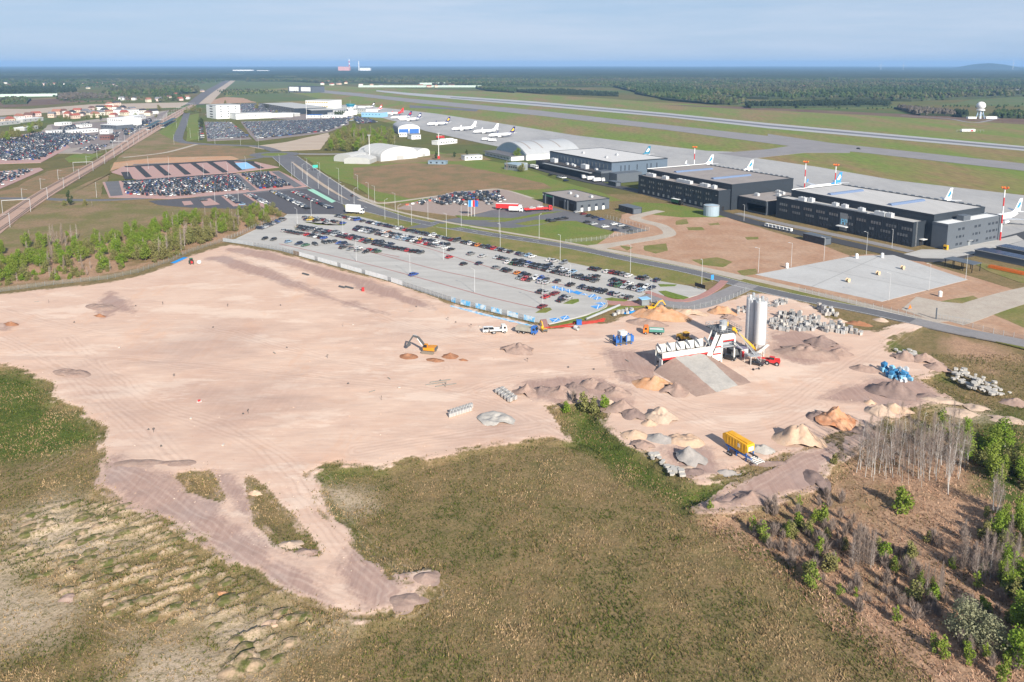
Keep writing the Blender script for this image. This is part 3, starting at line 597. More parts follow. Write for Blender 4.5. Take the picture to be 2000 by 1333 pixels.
paint(lotA, 'driving_lane', GP([(236,354),(462,338),(462,340),(240,357)]), 0.092, asph_n)
lotB = sheet('red_car_park', GP([(200,356),(465,339),(545,334),(605,364),(470,378),(330,389),(213,386)]), 0.04, pinkp)
paint(lotB, 'driving_lane', GP([(205,356),(232,354),(240,382),(216,384)]), 0.08, asph)
paint(lotB, 'driving_lane', GP([(452,342),(466,341),(502,372),(488,374)]), 0.08, asph)
paint(lotB, 'driving_lane', GP([(530,336),(545,335),(590,364),(575,367)]), 0.08, asph)
lotC = sheet('asphalt_car_park', GP([(290,393),(470,380),(600,369),(622,370),(668,398),(680,418),(640,420),(562,419),(540,410),(375,406),(310,401)]), 0.045, M('car_park_asphalt', (0.085, 0.082, 0.09), .85, .15, .8))
for p in ([(355,394),(372,393),(378,400),(360,402)], [(390,392),(410,388),(430,400),(400,403)], [(432,384),(446,383),(482,402),(456,404)], [(474,380),(488,379),(545,408),(520,410)]):
    paint(lotC, 'bay_paving', GP(p), 0.08, pinkp)
paint(lotC, 'mint_strip', GP([(600,371),(612,370),(656,394),(648,397)]), 0.085, greenp)
# --- the big concrete car park
CP = [(436,471),(462,467),(505,447),(552,427),(562,419),(640,419),(700,424),(790,447),(950,481),(1100,512),(1190,531),(1290,550),(1345,559),(1380,567),(1372,574),(1335,585),(1262,572),(1240,588),(1190,585),(1184,597),(1167,608),(1122,621),(1070,633),(1045,628),(890,590),(750,544),(550,489),(475,476)]
lot = sheet('concrete_car_park', GP(CP), 0.07, conc)
for l in ([(545,477),(698,512),(850,552),(950,580),(1049,603)], [(660,478),(750,500),(850,527),(950,549),(1057,576)], [(800,476),(850,490),(905,508),(957,523),(1010,538),(1110,560)], [(560,452),(700,486),(780,503)]):
    l2, r2 = strip(smooth_line(GP(l), 4), 0.45); paint(lot, 'red_line', l2 + r2[::-1], 0.1, redl)
# turning loop with blue bays
for k, p in enumerate([[(1076,561),(1086,559),(1092,563),(1084,566)], [(1088,564),(1098,562),(1107,567),(1098,570)], [(1102,568),(1112,566),(1122,570),(1113,574)], [(1117,572),(1126,569),(1138,573),(1130,577)], [(1132,576),(1142,574),(1149,576),(1145,578)],
                       [(1147,579),(1160,575),(1166,579),(1152,583)], [(1156,584),(1168,580),(1177,583),(1165,587)], [(1152,599),(1170,596),(1180,598),(1166,605)], [(1160,593),(1174,591),(1184,593),(1180,597)], [(1072,623),(1090,622),(1096,628),(1080,631)], [(1093,620),(1108,617),(1114,623),(1100,626)]]):
    o = paint(lot, 'blue_bay', GP(p), 0.105, bluep)
    a, b, c, d = GP(p)
    for s0, s1 in ((a, c), (b, d)):
        l2, r2 = strip([s0, s1], 0.28); paint(lot, 'bay_cross', l2 + r2[::-1], 0.11, white)
for p in ([(1046,612),(1060,603),(1074,602),(1078,606),(1066,612)], [(1100,594),(1116,586),(1130,585),(1131,590),(1118,595)], [(1180,585),(1195,582),(1225,587),(1220,590),(1190,588)], [(1285,556),(1322,557),(1318,560),(1290,561)], [(1286,570),(1300,569),(1345,582),(1335,586),(1300,580)], [(1275,598),(1180,607),(1150,622),(1075,642),(1075,638),(1145,618),(1190,600)], [(594,434),(620,440),(672,441),(675,438),(640,441),(600,436)], [(575,447),(590,443),(600,445),(580,450)]):
    sheet('grass_island', GP(p), 0.17, grass_g, 0.3)
ribbon('kerb', GP([(462,467),(505,447),(552,427),(562,419)]), 0.35, 0.18, kerbm)
ribbon('kerb', smooth_line(GP([(1072,634),(1122,622),(1168,609),(1185,598),(1184,588)]), 5), 0.35, 0.19, kerbm)
ribbon('kerb', GP([(700,423.5),(790,446.5),(950,480.5),(1100,511.5),(1190,530.5),(1290,549.5)]), 0.35, 0.18, kerbm)
ribbon('low_wall_footing', GP([(436,471.5),(475,476.6),(550,489.8),(750,545),(890,591),(1045,629)]), 1.0, 0.12, kerbm)
# --- pads of the far car parks
fpave = M('far_paving', (0.21, 0.175, 0.165), .9, .12, .2)
for p in ([(399,238),(452,239),(492,272),(405,276)], [(470,238),(680,231),(682,243),(640,259),(500,276),(490,266)], [(430,203),(530,202),(690,225),(700,232),(560,234),(440,226),(400,225)], [(-60,272),(0,270),(85,257),(165,256),(170,270),(80,318),(-60,322)], [(-60,345),(0,335),(78,328),(85,332),(40,352),(-60,395)], [(100,245),(290,232),(330,215),(300,246),(240,280),(140,290),(110,270)], [(140,297),(180,283),(218,283),(180,301)]):
    sheet('far_car_park', GP(p), 0.03, fpave if p[0][0] > -10 else pinkp)
# railway bed
sheet('railway_bed', GP([(-120,520),(-120,490),(0,420),(75,375),(190,312),(262,262),(310,237),(345,218),(372,205),(384,205),(358,222),(335,239),(295,264),(212,314),(110,377),(40,425),(0,458)]), 0.25, M('ballast', (0.41, 0.27, 0.205), .95, .15, 1.2, second=(0.36, 0.25, 0.2), sc2=.2), 0.6)
# ================================================================== buildings
A_ROT = R(-60.6)
clad = M('dark_cladding', (0.026, 0.034, 0.045), 0.55, 0.06, 0.5, spec=0.4)
clad2 = M('grey_sunlit_cladding', (0.10, 0.115, 0.135), 0.55, 0.06, 0.5, spec=0.4)  # plain grey parts; on sun-facing ends the light is in the colour
roofg = M('roof_membrane', (0.48, 0.465, 0.45), 0.85, 0.07, 0.2, second=(0.40, 0.39, 0.38), sc2=0.06, aniso=(1, .2, 1), rot=R(-58))
roofd = M('roof_dark', (0.30, 0.265, 0.245), 0.9, 0.1, 0.3, second=(0.25, 0.225, 0.215), sc2=0.08)
glass = M('window_glass', (0.035, 0.045, 0.06), 0.12, 0.2, 0.4, spec=0.6)
glassl = M('pale_glazing', (0.22, 0.24, 0.25), 0.15, 0.3, 0.3, spec=0.6)
skyl = M('skylight', (0.14, 0.19, 0.30), 0.25, 0.05, 0.5, spec=0.6)
whitec = M('white_cladding', (0.72, 0.72, 0.71), 0.6, 0.05, 0.3)
cream = M('cream_render', (0.62, 0.54, 0.42), 0.8, 0.06, 0.3)
greyc = M('grey_concrete', (0.40, 0.40, 0.39), 0.85, 0.08, 0.5)
steel = M('galvanised_steel', (0.42, 0.43, 0.44), 0.45, 0.06, 1.0, metal=0.3)
black = M('black_rubber', (0.02, 0.02, 0.022), 0.8, 0.1, 2.0)
redpt = M('red_gloss', (0.55, 0.03, 0.03), 0.4, 0.08, 1.0, spec=0.5)
orpt = M('orange_gloss', (0.75, 0.18, 0.02), 0.4, 0.08, 1.0, spec=0.5)
yelpt = M('yellow_gloss', (0.70, 0.38, 0.02), 0.4, 0.08, 1.0, spec=0.5)
blupt = M('blue_gloss', (0.03, 0.13, 0.42), 0.4, 0.08, 1.0, spec=0.5)
tealpt = M('teal_paint', (0.03, 0.20, 0.24), 0.5, 0.08, 1.0)
hvacm = M('plant_grey', (0.48, 0.49, 0.50), 0.6, 0.08, 1.0)
def windows(par, face, cols, rows, w, h, off, mat=glass, name='window', keep=None):
    """single panes with a frame, standing 4 cm proud of a wall; face 'y-' looks to local -y, 'x+' to local +x"""
    mb = MB()
    if face == 'y-': mb.box(-w / 2, w / 2, -0.08, 0.02, -h / 2, h / 2)
    else: mb.box(-0.02, 0.08, -w / 2, w / 2, -h / 2, h / 2)
    me = mb.mesh(name, mat)
    for zi, z in enumerate(rows):
        for ci, c in enumerate(cols):
            if keep and not keep(ci, zi): continue
            o = ob(name, me, par); o.location = (c, off, z) if face == 'y-' else (off, c, z)
def hvac(par, x, y, z, l=3.0, w=1.8, h=1.6):
    mb = MB(); mb.box(x, x + l, y, y + w, z + .25, z + .25 + h); mb.box(x + .1, x + l - .1, y + .1, y + w - .1, z, z + .25); 
    mb.lathe([(0.5, z + .25 + h), (0.55, z + .6 + h), (0.3, z + .6 + h)], 10, x + l * .3, y + w / 2); mb.lathe([(0.5, z + .25 + h), (0.55, z + .6 + h), (0.3, z + .6 + h)], 10, x + l * .7, y + w / 2)
    return mb.build('roof_unit', hvacm, par)
def parapet(par, x0, x1, y0, y1, z, mat, t=0.5, h=0.6):
    mb = MB(); mb.box(x0 - .1, x1 + .1, y0 - .1, y0 + t, z - .4, z + h); mb.box(x0 - .1, x1 + .1, y1 - t, y1 + .1, z - .4, z + h)
    mb.box(x0 - .1, x0 + t, y0 + t, y1 - t, z - .4, z + h); mb.box(x1 - t, x1 + .1, y0 + t, y1 - t, z - .4, z + h)
    return mb.build('parapet', mat, par)
def ribs(par, x0, x1, y, z0, z1, stepm=2.4, mat=clad):
    me = MB().box(-.06, .06, -.07, .0, z0, z1).mesh('cladding_rib', mat); n = int((x1 - x0) / stepm)
    for i in range(1, n): o = ob('cladding_rib', me, par); o.location = (x0 + i * stepm, y, 0)
# ---- hangar nearest the camera
h3 = thing('aircraft_hangar', 'long black hangar beside the concrete pad, nearest of the three dark hangars', 'hangar', G(1515, 425), A_ROT)
MB().box(2, 90, 10, 54, 0, 15.6).build('hall_wall', clad, h3)
MB().box(2.6, 89.4, 10.6, 53.4, 15.5, 15.72).build('hall_roof', roofg, h3)
parapet(h3, 2, 90, 10, 54, 15.6, clad, .6, .5)
MB().box(2.0, 2.5, 9.9, 54.1, 16.1, 16.5).build('roof_edge_trim', whitec, h3)
for x in (22, 60):
    MB().extr([(x, 15.7), (x + 3.2, 15.7), (x + 2.4, 16.7), (x + .8, 16.7)], 16, 45).build('skylight_strip', skyl, h3)
MB().box(0, 86, 0, 9.9, 0, 11.8).build('office_wall', clad, h3)
MB().box(.5, 85.5, .5, 9.5, 11.7, 11.95).build('office_roof', roofg, h3); parapet(h3, 0, 86, 0, 9.9, 11.8, clad, .4, .7)
MB().box(90.1, 98, 9, 56, 0, 12.2).build('wing_wall', clad2, h3); MB().box(90.5, 97.6, 9.5, 55.5, 12.1, 12.4).build('wing_roof', whitec, h3); parapet(h3, 90.1, 98, 9, 56, 12.2, clad2, .4, .6)  # same cladding as the hall, with the sun on it put into the colour
ribs(h3, 0, 86, 0, .3, 12.3, 3.0)
fglass = M('facade_glass_sheen', (.15, .155, .16), .15, .35, .25, spec=.6)  # lighter grey paints the reflection into the colour of the panes
windows(h3, 'y-', [3 + 1.5 * i + 2.6 * (i // 4) for i in range(40)], [8.6], 1.0, 1.5, -.02, fglass)
windows(h3, 'y-', [3 + 1.5 * i + 3.4 * (i // 4) for i in range(36)], [5.2], 1.0, 1.4, -.02, fglass, keep=lambda c, r: c not in (16, 17, 18, 19, 22, 23, 24, 25))
windows(h3, 'y-', [22 + 2.1 * i + 1.5 * (i // 4) for i in range(26)], [1.9], 1.2, 1.6, -.02, keep=lambda c, r: c % 5 != 3)
MB().box(44, 48.6, -.12, 0, 1, 10.4).build('stair_glazing', glassl, h3)
MB().box(43.2, 49.4, -2.2, -.14, 3.1, 3.5).build('entrance_canopy', whitec, h3)
em = MB()   # the pale blue emblem over the entrance
em.box(44.8, 45.3, -.2, -.13, 4.3, 7.2).box(45.3, 46.5, -.2, -.13, 6.7, 7.2).box(45.3, 46.5, -.2, -.13, 5.5, 5.95).box(46.3, 46.75, -.2, -.13, 5.7, 7.0).box(47, 47.4, -.2, -.13, 4.3, 7.2).box(47.4, 48.4, -.2, -.13, 6.7, 7.2).box(48.2, 48.5, -.2, -.13, 5.6, 6.9)
em.build('emblem', M('sign_blue', (0.25, 0.6, 0.8), .5), h3)
windows(h3, 'x+', [17 + 1.1 * i for i in range(6)] + [31 + 1.1 * i for i in range(6)] + [43 + 1.1 * i for i in range(9)], [9.4, 5.6, 1.9], .95, 1.2, 98.02, keep=lambda c, r: (c * 7 + r * 5) % 6 not in (0, 3))
MB().box(98.05, 98.15, 27, 29, 0, 2.6).build('door', glassl, h3); MB().box(98, 99.2, 26.4, 29.6, 2.7, 2.9).build('door_canopy', steel, h3)
lad = MB()
for y in (2.2, 2.9): lad.bar((86.3, y, 0), (86.3, y, 13), .1)
for i in range(22): lad.bar((86.3, 2.2, .6 + i * .56), (86.3, 2.9, .6 + i * .56), .07)
lad.build('wall_ladder', steel, h3)
MB().box(86.02, 86.14, 6, 8.2, 0, 3).build('door', black, h3); MB().box(86, 88.2, 5.4, 9.2, 3.2, 3.45).build('door_canopy', whitec, h3)
for x, y, l in ((13, 3, 4.5), (18, 5, 3), (35, 4, 3), (41, 4, 3), (52, 3.2, 3), (62, 3, 6), (68.5, 3.4, 3)): hvac(h3, x, y, 11.95, l, 2.6, 1.9)
MB().box(24, 58, 3.0, 3.9, 12.1, 12.6).build('roof_duct', steel, h3); MB().box(92.5, 96, 25, 31, 12.4, 15).build('roof_unit', clad2, h3)
for i in range(18):
    MB().box(7 + i * 4.6, 9.6 + i * 4.6, 54.15, 54.4, 15, 16.6).build('smoke_vent', steel, h3)
# ---- middle hangar
h2 = thing('aircraft_hangar', 'dark blue grey hangar with brownish roof, middle one of the three', 'hangar', G(1246, 378), A_ROT)
MB().box(-4, 78, 11, 66, 0, 15.6).build('hall_wall', clad, h2); MB().box(-3.4, 77.4, 11.6, 65.4, 15.5, 15.75).build('hall_roof', roofd, h2); parapet(h2, -4, 78, 11, 66, 15.6, clad, .6, .5)
MB().box(-4.0, -3.5, 10.9, 66.1, 16.1, 16.5).build('roof_edge_trim', whitec, h2)
for x in (16, 52): MB().extr([(x, 15.7), (x + 3.2, 15.7), (x + 2.4, 16.7), (x + .8, 16.7)], 18, 52).build('skylight_strip', skyl, h2)
MB().box(-1, 77, 1, 10.9, 0, 12.3).build('office_wall', clad, h2); MB().box(-.6, 76.6, 1.5, 10.5, 12.2, 12.45).build('office_roof', roofd, h2); parapet(h2, -1, 77, 1, 10.9, 12.3, clad, .4, .6)
ribs(h2, -1, 77, 1, .3, 12.8, 3.0)
windows(h2, 'y-', [2 + 2.0 * i + 3.2 * (i // 3) for i in range(24)], [9.6, 6.2], .9, 1.3, .98, fglass, keep=lambda c, r: (c + r * 5) % 7 != 2)
windows(h2, 'y-', [5 + 5.2 * i for i in range(13)], [2.2], 1.6, 1.8, .98, glassl)
for x, l in ((2, 8), (19, 4.5), (34, 4.5), (38, 9), (56, 4.5), (60, 3), (66, 3)): hvac(h2, x, 5, 12.45, l, 2.6, 1.8)
for i in range(17): MB().box(1 + i * 4.4, 3.4 + i * 4.4, 66.15, 66.4, 15, 16.7).build('smoke_vent', steel, h2)
MB().box(77.02, 77.12, 4, 6, 0, 2.6).build('door', black, h2)
lk = thing('link_building', 'flat grey link building with dark gateway between two dark hangars', 'building', G(1246, 378), A_ROT)
MB().box(79, 80.6, 16, 52, 0, 8.6).box(80.6, 101, 50, 52, 0, 8.6).box(80.6, 101, 16, 17, 5.6, 8.6).box(86, 101, 16, 17, 0, 1.0).box(80.6, 86, 16, 18, 0, 5.6).build('wall', clad, lk)
MB().box(79.2, 101, 16.2, 52, 8.6, 8.9).build('roof', roofd, lk)
MB().box(100.2, 101, 17.1, 49.9, 0, 8.5).build('side_wall', clad2, lk)
windows(lk, 'y-', [88.5, 92, 95.5, 98.5], [7.2], 2.0, .9, 15.97)
for x, y in ((84, 24), (92, 34), (88, 42), (96, 46), (83, 44)): hvac(lk, x, y, 8.9, 3, 2, 1.4)
# ---- far hangar
h1 = thing('aircraft_hangar', 'steel blue hangar with pale roof beside the arched hangar', 'hangar', G(1060, 330), A_ROT)
MB().box(-3, 87, 9, 65, 0, 14.4).build('hall_wall', M('blue_cladding', (0.105, 0.14, 0.185), .55, .05, .5), h1); MB().box(-2.4, 86.4, 9.6, 64.4, 14.3, 14.55).build('hall_roof', M('pale_roof', (0.52, 0.51, 0.50), .85, .06, .2), h1); parapet(h1, -3, 87, 9, 65, 14.4, clad, .6, .4)
MB().box(-9, 88, -1.5, 8.9, 0, 6.6).build('annex_wall', clad, h1); MB().box(-8.6, 87.6, -1.1, 8.8, 6.5, 6.8).build('annex_roof', M('dark_roof', (0.06, 0.055, 0.055), .9), h1)
MB().box(6, 76, -4.2, -1.5, 5.6, 6.0).build('canopy', steel, h1); MB().box(80, 88.1, -1.6, 9, 6.8, 8.4).build('stair_head', clad2, h1)
windows(h1, 'y-', [10 + 5.1 * i for i in range(15)], [10.5], .8, 3.4, 8.97, glassl); windows(h1, 'x+', [18, 22, 26, 34, 44, 48, 54], [9.5], .9, 4.2, 87.02)
for x in (9, 55): hvac(h1, x, 2, 6.8, 7, 3.5, 3.2)
for x, y in ((30, 4), (36, 5), (42, 3), (70, 5), (24, 24), (60, 22), (50, 40)): hvac(h1, x, y, 6.8 if y < 9 else 14.5, 2.4, 1.8, 1.2)
MB().box(88.05, 98, 6, 30, 0, 7.2).build('side_annex', clad2, h1)
# ---- arched hangar
ah = thing('arched_hangar', 'silver arched hangar with curved ribbed roof and glazed front', 'hangar', G(940, 304), A_ROT)
prof = [(-2 + 60 * i / 16, 5.8 + 9.2 * (1 - ((i - 8) / 8) ** 2)) for i in range(17)]
silver = M('silver_roof', (0.38, 0.39, 0.40), 0.5, 0.05, 0.3)
MB().extr([(-2, 0)] + prof + [(58, 0)], 18, 80).build('vault', silver, ah)
gl = MB(); gl.extr([(p[0] * .96 + 1.1, p[1] - .8) for p in prof] + [(56, 4.8), (0, 4.8)], 17.7, 17.98); gl.build('front_glazing', M('blue_glazing', (0.20, 0.27, 0.33), .25, .1, .3), ah)
for y in (26, 40, 60):
    mb = MB()
    for i in range(3, 14): mb.add([(prof[i][0], y, prof[i][1] + .12), (prof[i + 1][0], y, prof[i + 1][1] + .12), (prof[i + 1][0], y + 1.6, prof[i + 1][1] + .12), (prof[i][0], y + 1.6, prof[i][1] + .12)], [(0, 1, 2, 3)])
    mb.build('rooflight_band', roofd, ah)
MB().box(0, 54, 4, 17.6, 0, 4.2).build('annex_wall', whitec, ah); MB().box(-.6, 54.6, 2, 17.6, 4.2, 4.6).build('annex_roof', M('annex_roof', (0.13, 0.13, 0.14), .8), ah); MB().box(58.05, 58.2, 18, 80, 0, 5).build('side_wall', whitec, ah)
windows(ah, 'y-', [3 + 2.9 * i for i in range(17)], [1.8], 1.3, 1.7, 3.97)
# ---- low grey service building with dark openings
fs = thing('service_building', 'low dark grey service building with garage openings beside the lorries', 'building', G(1060, 396), A_ROT)
MB().box(0, 39, 0, 25, 0, 6.4).build('wall', clad, fs); MB().box(.4, 38.6, .4, 24.6, 6.3, 6.6).build('roof', roofd, fs); parapet(fs, 0, 39, 0, 25, 6.4, clad, .35, .4)
MB().box(39.02, 39.3, .2, 24.8, .1, 6.3).build('sunlit_end_sheet', clad2, fs)  # thin paler sheet, sunlight on this end painted as colour
for x in (7, 20, 32): MB().box(x, x + 4.6, -.1, .02, .1, 4.6).build('garage_opening', black, fs)  # black panels paint the shade inside the garages
for x in (12.6, 26.2, 29.2, 3): MB().box(x, x + 1.1, -.5, -.02, 0, 6).build('pier', clad2, fs)
sg = MB()
for i in range(9): sg.box(1.2 + i * 1.25, 2.2 + i * 1.25, -.12, -.02, 5.1, 5.9)
sg.build('green_lettering', M('sign_green', (0.03, 0.22, 0.12), .5), fs); MB().box(.2, 1.0, -.14, -.02, 5, 6).build('sign_tile', whitec, fs)
for i in range(4):
    MB().box(39.32, 39.4, 3.2 + i * 5.4, 4.9 + i * 5.4, 2.6, 4.2).build('window', glass, fs); MB().box(39.32, 39.42, 3.2 + i * 5.4, 4.9 + i * 5.4, 0.1, 2.5).build('door', whitec, fs)
for x, y in ((12, 12), (24, 9), (30, 16)): hvac(fs, x, y, 6.6, 2.2, 1.6, 1.0)
for p, l, w, hh_, lab in (((1208, 412), 14, 7, 3.6, 'small grey flat-roofed hut with tyres beside the low service building'), ((1568, 470), 13, 5.5, 3.6, 'black flat-roofed hut alone on the bare dirt beside hangar road'), ((1188, 362), 9, 5, 3.2, 'small grey hut beside the parked trucks by the far hangar')):
    h = thing('hut', lab, 'hut', G(*p), A_ROT); MB().box(0, l, 0, w, 0, hh_).build('wall', clad, h); MB().box(-.15, l + .15, -.15, w + .15, hh_, hh_ + .25).build('roof', clad2, h)
    MB().box(l, l + .1, .6, w - .6, .2, hh_ - .4).build('door', clad2, h); windows(h, 'y-', [2, 5, 8], [2.3], 1.2, .8, -.02)
# solar roofed sheds and shelter on the right
for k, (p, lab) in enumerate((((1903, 500), 'white walled shed with dark solar roof, nearer of the pair by the hangar'), ((1945, 493), 'white walled shed with dark solar roof, farther of the pair by the hangar'))):
    s = thing('shed', lab, 'shed', G(*p), A_ROT); MB().box(0, 24, 0, 7, 0, 3.0).build('wall', clad2, s); MB().box(24.02, 24.2, .1, 6.9, .1, 2.9).build('gable_wall', whitec, s); MB().extr([(-.3, 3.0), (24.5, 3.0), (24.5, 3.25), (-.3, 3.25)], -.4, 7.4).build('roof', steel, s)
    me = MB().box(0, 2.6, 0, 1.7, 3.3, 3.42).mesh('solar_panel', M('solar_cell', (0.02, 0.03, 0.07), .25))
    for i in range(8):
        for j in range(4): o = ob('solar_panel', me, s); o.location = (.7 + i * 2.85, j * 1.8, 0)
sh = thing('shelter', 'open steel shelter with flat grey roof at the edge of the pad', 'shelter', G(1842, 521), A_ROT)
MB().box(0, 13, 0, 7, 3.6, 3.85).build('roof', clad2, sh)
for x in (.5, 4.5, 8.5, 12.5):
    for y in (.5, 6.5): MB().box(x - .12, x + .12, y - .12, y + .12, 0, 3.6).build('post', black, sh)
# ---- tents
def vault(name, label, p0, p1, depth, h, mat, front, eave=0.35, cat='tent', parts=()):
    a = G(*p0); b = G(*p1); w = math.hypot(b[0] - a[0], b[1] - a[1]); t = thing(name, label, cat, a, ang(a, b))
    pr = [(w * (1 - math.cos(math.pi * i / 14)) / 2, h * (eave + (1 - eave) * math.sin(math.pi * i / 14) ** 0.9)) for i in range(15)]
    MB().extr([(0, 0)] + pr + [(w, 0)], .3, depth).build('cover', mat, t)
    MB().extr([(0, 0)] + pr + [(w, 0)], 0, .28).build('front_wall', front, t)
    MB().box(w * .42, w * .62, -.08, -.01, .1, h * .3).build('door', greyc, t)
    for i in range(6):
        y = depth * (i + .7) / 6; mb = MB()
        for j in range(14): mb.bar((pr[j][0], y, pr[j][1] + .03), (pr[j + 1][0], y, pr[j + 1][1] + .03), .35, .1)
        mb.build('rib', M('tent_seam', (0.5, 0.5, 0.5)), t)
    return t
tw = M('white_canvas', (0.60, 0.60, 0.60), .7, .04, .3); tg = M('grey_canvas', (0.42, 0.42, 0.41), .7, .05, .3)
vault('tent_hall', 'large white tent hall with rounded roof beside the tree clump', (744, 316), (815, 309), 42, 12.5, tg, tw)
vault('tent_hall', 'small white tent attached right of the large tent hall', (814, 308), (840, 304), 28, 8, tg, tw)
vault('tent_hall', 'grey tent hall with round roof left of the large white tent', (672, 320), (722, 321), 20, 6, tg, tg, .6)
vault('tent_hall', 'round-topped grey tent behind the low grey tent hall', (652, 315), (690, 318), 24, 7.5, tg, tg)
# ---- generic flat-roofed block: front edge from pixel to pixel
def block(name, label, p0, p1, depth, h, wall, roof, cols=0, rows=0, wm=glass, cat='building', ws=(1.6, 1.4), roofh=.4):
    a = G(*p0); b = G(*p1); w = math.hypot(b[0] - a[0], b[1] - a[1]); t = thing(name, label, cat, a, ang(a, b))
    MB().box(0, w, 0, depth, 0, h).build('wall', wall, t); MB().box(-.2, w + .2, -.2, depth + .2, h, h + roofh).build('roof', roof, t)
    if cols: windows(t, 'y-', [w * (i + .5) / cols for i in range(cols)], [h * (j + .6) / rows for j in range(rows)], min(ws[0], w / cols * .8), ws[1], -.02, wm)
    return t
o = block('office_block', 'white five-storey office block at the edge of the far car park', (404, 230), (423, 233), 40, 22, whitec, greyc, 1, 5, glass, ws=(14, 1.8))
windows(o, 'x+', [8, 20, 32], [4, 8, 12, 16, 20], 3.0, 1.6, math.hypot(G(423, 233)[0] - G(404, 230)[0], G(423, 233)[1] - G(404, 230)[1]) + .02)
block('warehouse', 'long white low warehouse behind the packed car park', (461, 234), (530, 231), 30, 9, whitec, greyc, 10, 1)
block('warehouse', 'grey roofed white shed right of the long warehouse', (530, 230), (572, 229), 26, 6.5, whitec, greyc, 6, 1)
block('terminal_hall', 'dark glazed terminal hall beyond the terminal car park', (513, 213), (575, 224), 60, 11, glass, greyc, 14, 2, glassl)
block('terminal_hall', 'dark glazed terminal canopy before the white terminal wing', (583, 220), (608, 226), 40, 9, glass, greyc, 6, 1, glassl)
block('terminal_wing', 'white terminal wing with yellow window rows', (597, 213), (641, 214), 50, 17, whitec, greyc, 10, 2, M('amber_glazing', (0.45, 0.33, 0.10), .3), ws=(3.4, 2.6))
block('terminal_wing', 'long low white terminal pier beside the control tower', (575, 220), (672, 226), 30, 8, whitec, greyc, 14, 1)
block('airport_building', 'white block at the foot of the control tower', (690, 222), (715, 224), 26, 9, whitec, greyc, 6, 2)
block('airport_building', 'small white block left of the control tower', (667, 216), (678, 217), 20, 10, whitec, greyc, 3, 2)
block('airport_building', 'long grey roofed shed with blue end near the parked red jet', (706, 229), (744, 230), 24, 8, bluel, greyc, 6, 1)
block('airport_building', 'low blue roofed shed among white sheds behind car park', (598, 231), (625, 231), 22, 4.5, whitec, blupt, 4, 1)
block('airport_building', 'white annexe right of the low blue roofed shed', (628, 231), (668, 232), 18, 4.5, whitec, whitec, 5, 1)
block('storage_hangar', 'lone grey hangar with white doors far beyond the terminal', (563, 181), (609, 182), 60, 19, clad2, clad, 2, 1, whitec, ws=(46, 13))
t = vault('blue_hangar', 'small round-roofed hangar with two blue doors', (778, 262), (820, 261), 60, 12, M('slate_roof', (0.30, 0.31, 0.33), .7), whitec, .55, 'hangar')
wB = math.hypot(G(820, 261)[0] - G(778, 262)[0], G(820, 261)[1] - G(778, 262)[1])
for x in (.03, .52): MB().box(wB * x, wB * (x + .44), -.2, -.1, .2, 6.2).build('blue_door', blupt, t)
block('container_office', 'white site cabin in front of the blue-doored hangar', (780, 268), (794, 268), 8, 4.5, whitec, whitec, 3, 1)
block('container_office', 'white box office right of the blue-doored hangar', (804, 273), (822, 272), 12, 5, whitec, greyc, 3, 1)
block('bus_depot', 'row of white parked coaches under the grey apron edge', (855, 284), (893, 280), 10, 4, whitec, whitec, 8, 1)
block('glass_house', 'pale glass-roofed house with white annex on green field', (985, 331), (1010, 335), 12, 5, glassl, M('glass_roof', (0.30, 0.38, 0.42), .3), 6, 1)
block('glass_house', 'small white bungalow with grey roof beside the far hangar', (1004, 333), (1030, 328), 9, 4, whitec, greyc, 4, 1)
block('pump_house', 'small white hut with red car park side on field edge', (908, 314), (942, 312), 9, 4, whitec, greyc, 4, 1)
block('storage_shed', 'blue grey flat shed on the field below the tents', (836, 321), (870, 322), 7, 2.6, M('shed_blue', (0.20, 0.27, 0.33), .6), M('shed_blue', (0.20, 0.27, 0.33)), 3, 1)
block('white_shop', 'white two-storey showroom left of the railway platforms', (210, 246), (240, 248), 30, 11, whitec, whitec, 7, 2)
block('white_shop', 'blue grey canopy hall in front of the white showroom', (197, 252), (228, 254), 26, 6, clad2, whitec, 5, 1)
block('white_shop', 'small white hut before the canopy hall', (195, 262), (212, 262), 12, 5, whitec, whitec, 2, 1)
block('white_shop', 'long white flat shed by the packed left car park', (140, 262), (192, 258), 14, 4, whitec, whitec, 8, 1)
block('white_shop', 'white warehouse among village houses by the railway', (250, 226), (272, 224), 30, 9, whitec, greyc, 4, 1)
for k_, (p_, q_, d_, h_) in enumerate((((48, 256), (75, 252), 14, 4), ((100, 262), (122, 260), 10, 4), ((262, 236), (285, 232), 16, 6), ((226, 238), (246, 237), 14, 6), ((120, 246), (140, 244), 12, 4), ((0, 246), (40, 242), 16, 4), ((45, 240), (85, 236), 12, 5), ((160, 250), (180, 248), 10, 4), ((446, 228), (462, 229), 12, 5), ((640, 226), (664, 228), 14, 5), ((545, 226), (575, 228), 12, 5))):
    block('low_shed', ['grey flat shed under the left hedge', 'white shed among the left parked cars', 'white hall near the platform end', 'cream hall beside the showroom', 'small white hut in left gravel yard', 'long pale shed at the left edge', 'pale shed with parked rows behind hedge', 'white hut left of the canopy hall', 'white hut beside the office block', 'white hut below the terminal pier', 'grey hut before the dark terminal hall'][k_], p_, q_, d_, h_, (greyc, whitec, whitec, cream, whitec, greyc, greyc, whitec, whitec, whitec, greyc)[k_], (whitec, greyc)[k_ % 2], 4, 1)
block('kiosk_block', 'brown windowless hut beside the dirt yard near railway', (195, 274), (215, 274), 10, 5, M('brown_wall', (0.16, 0.08, 0.07)), M('brown_wall', (0.16, 0.08, 0.07)), 4, 1)
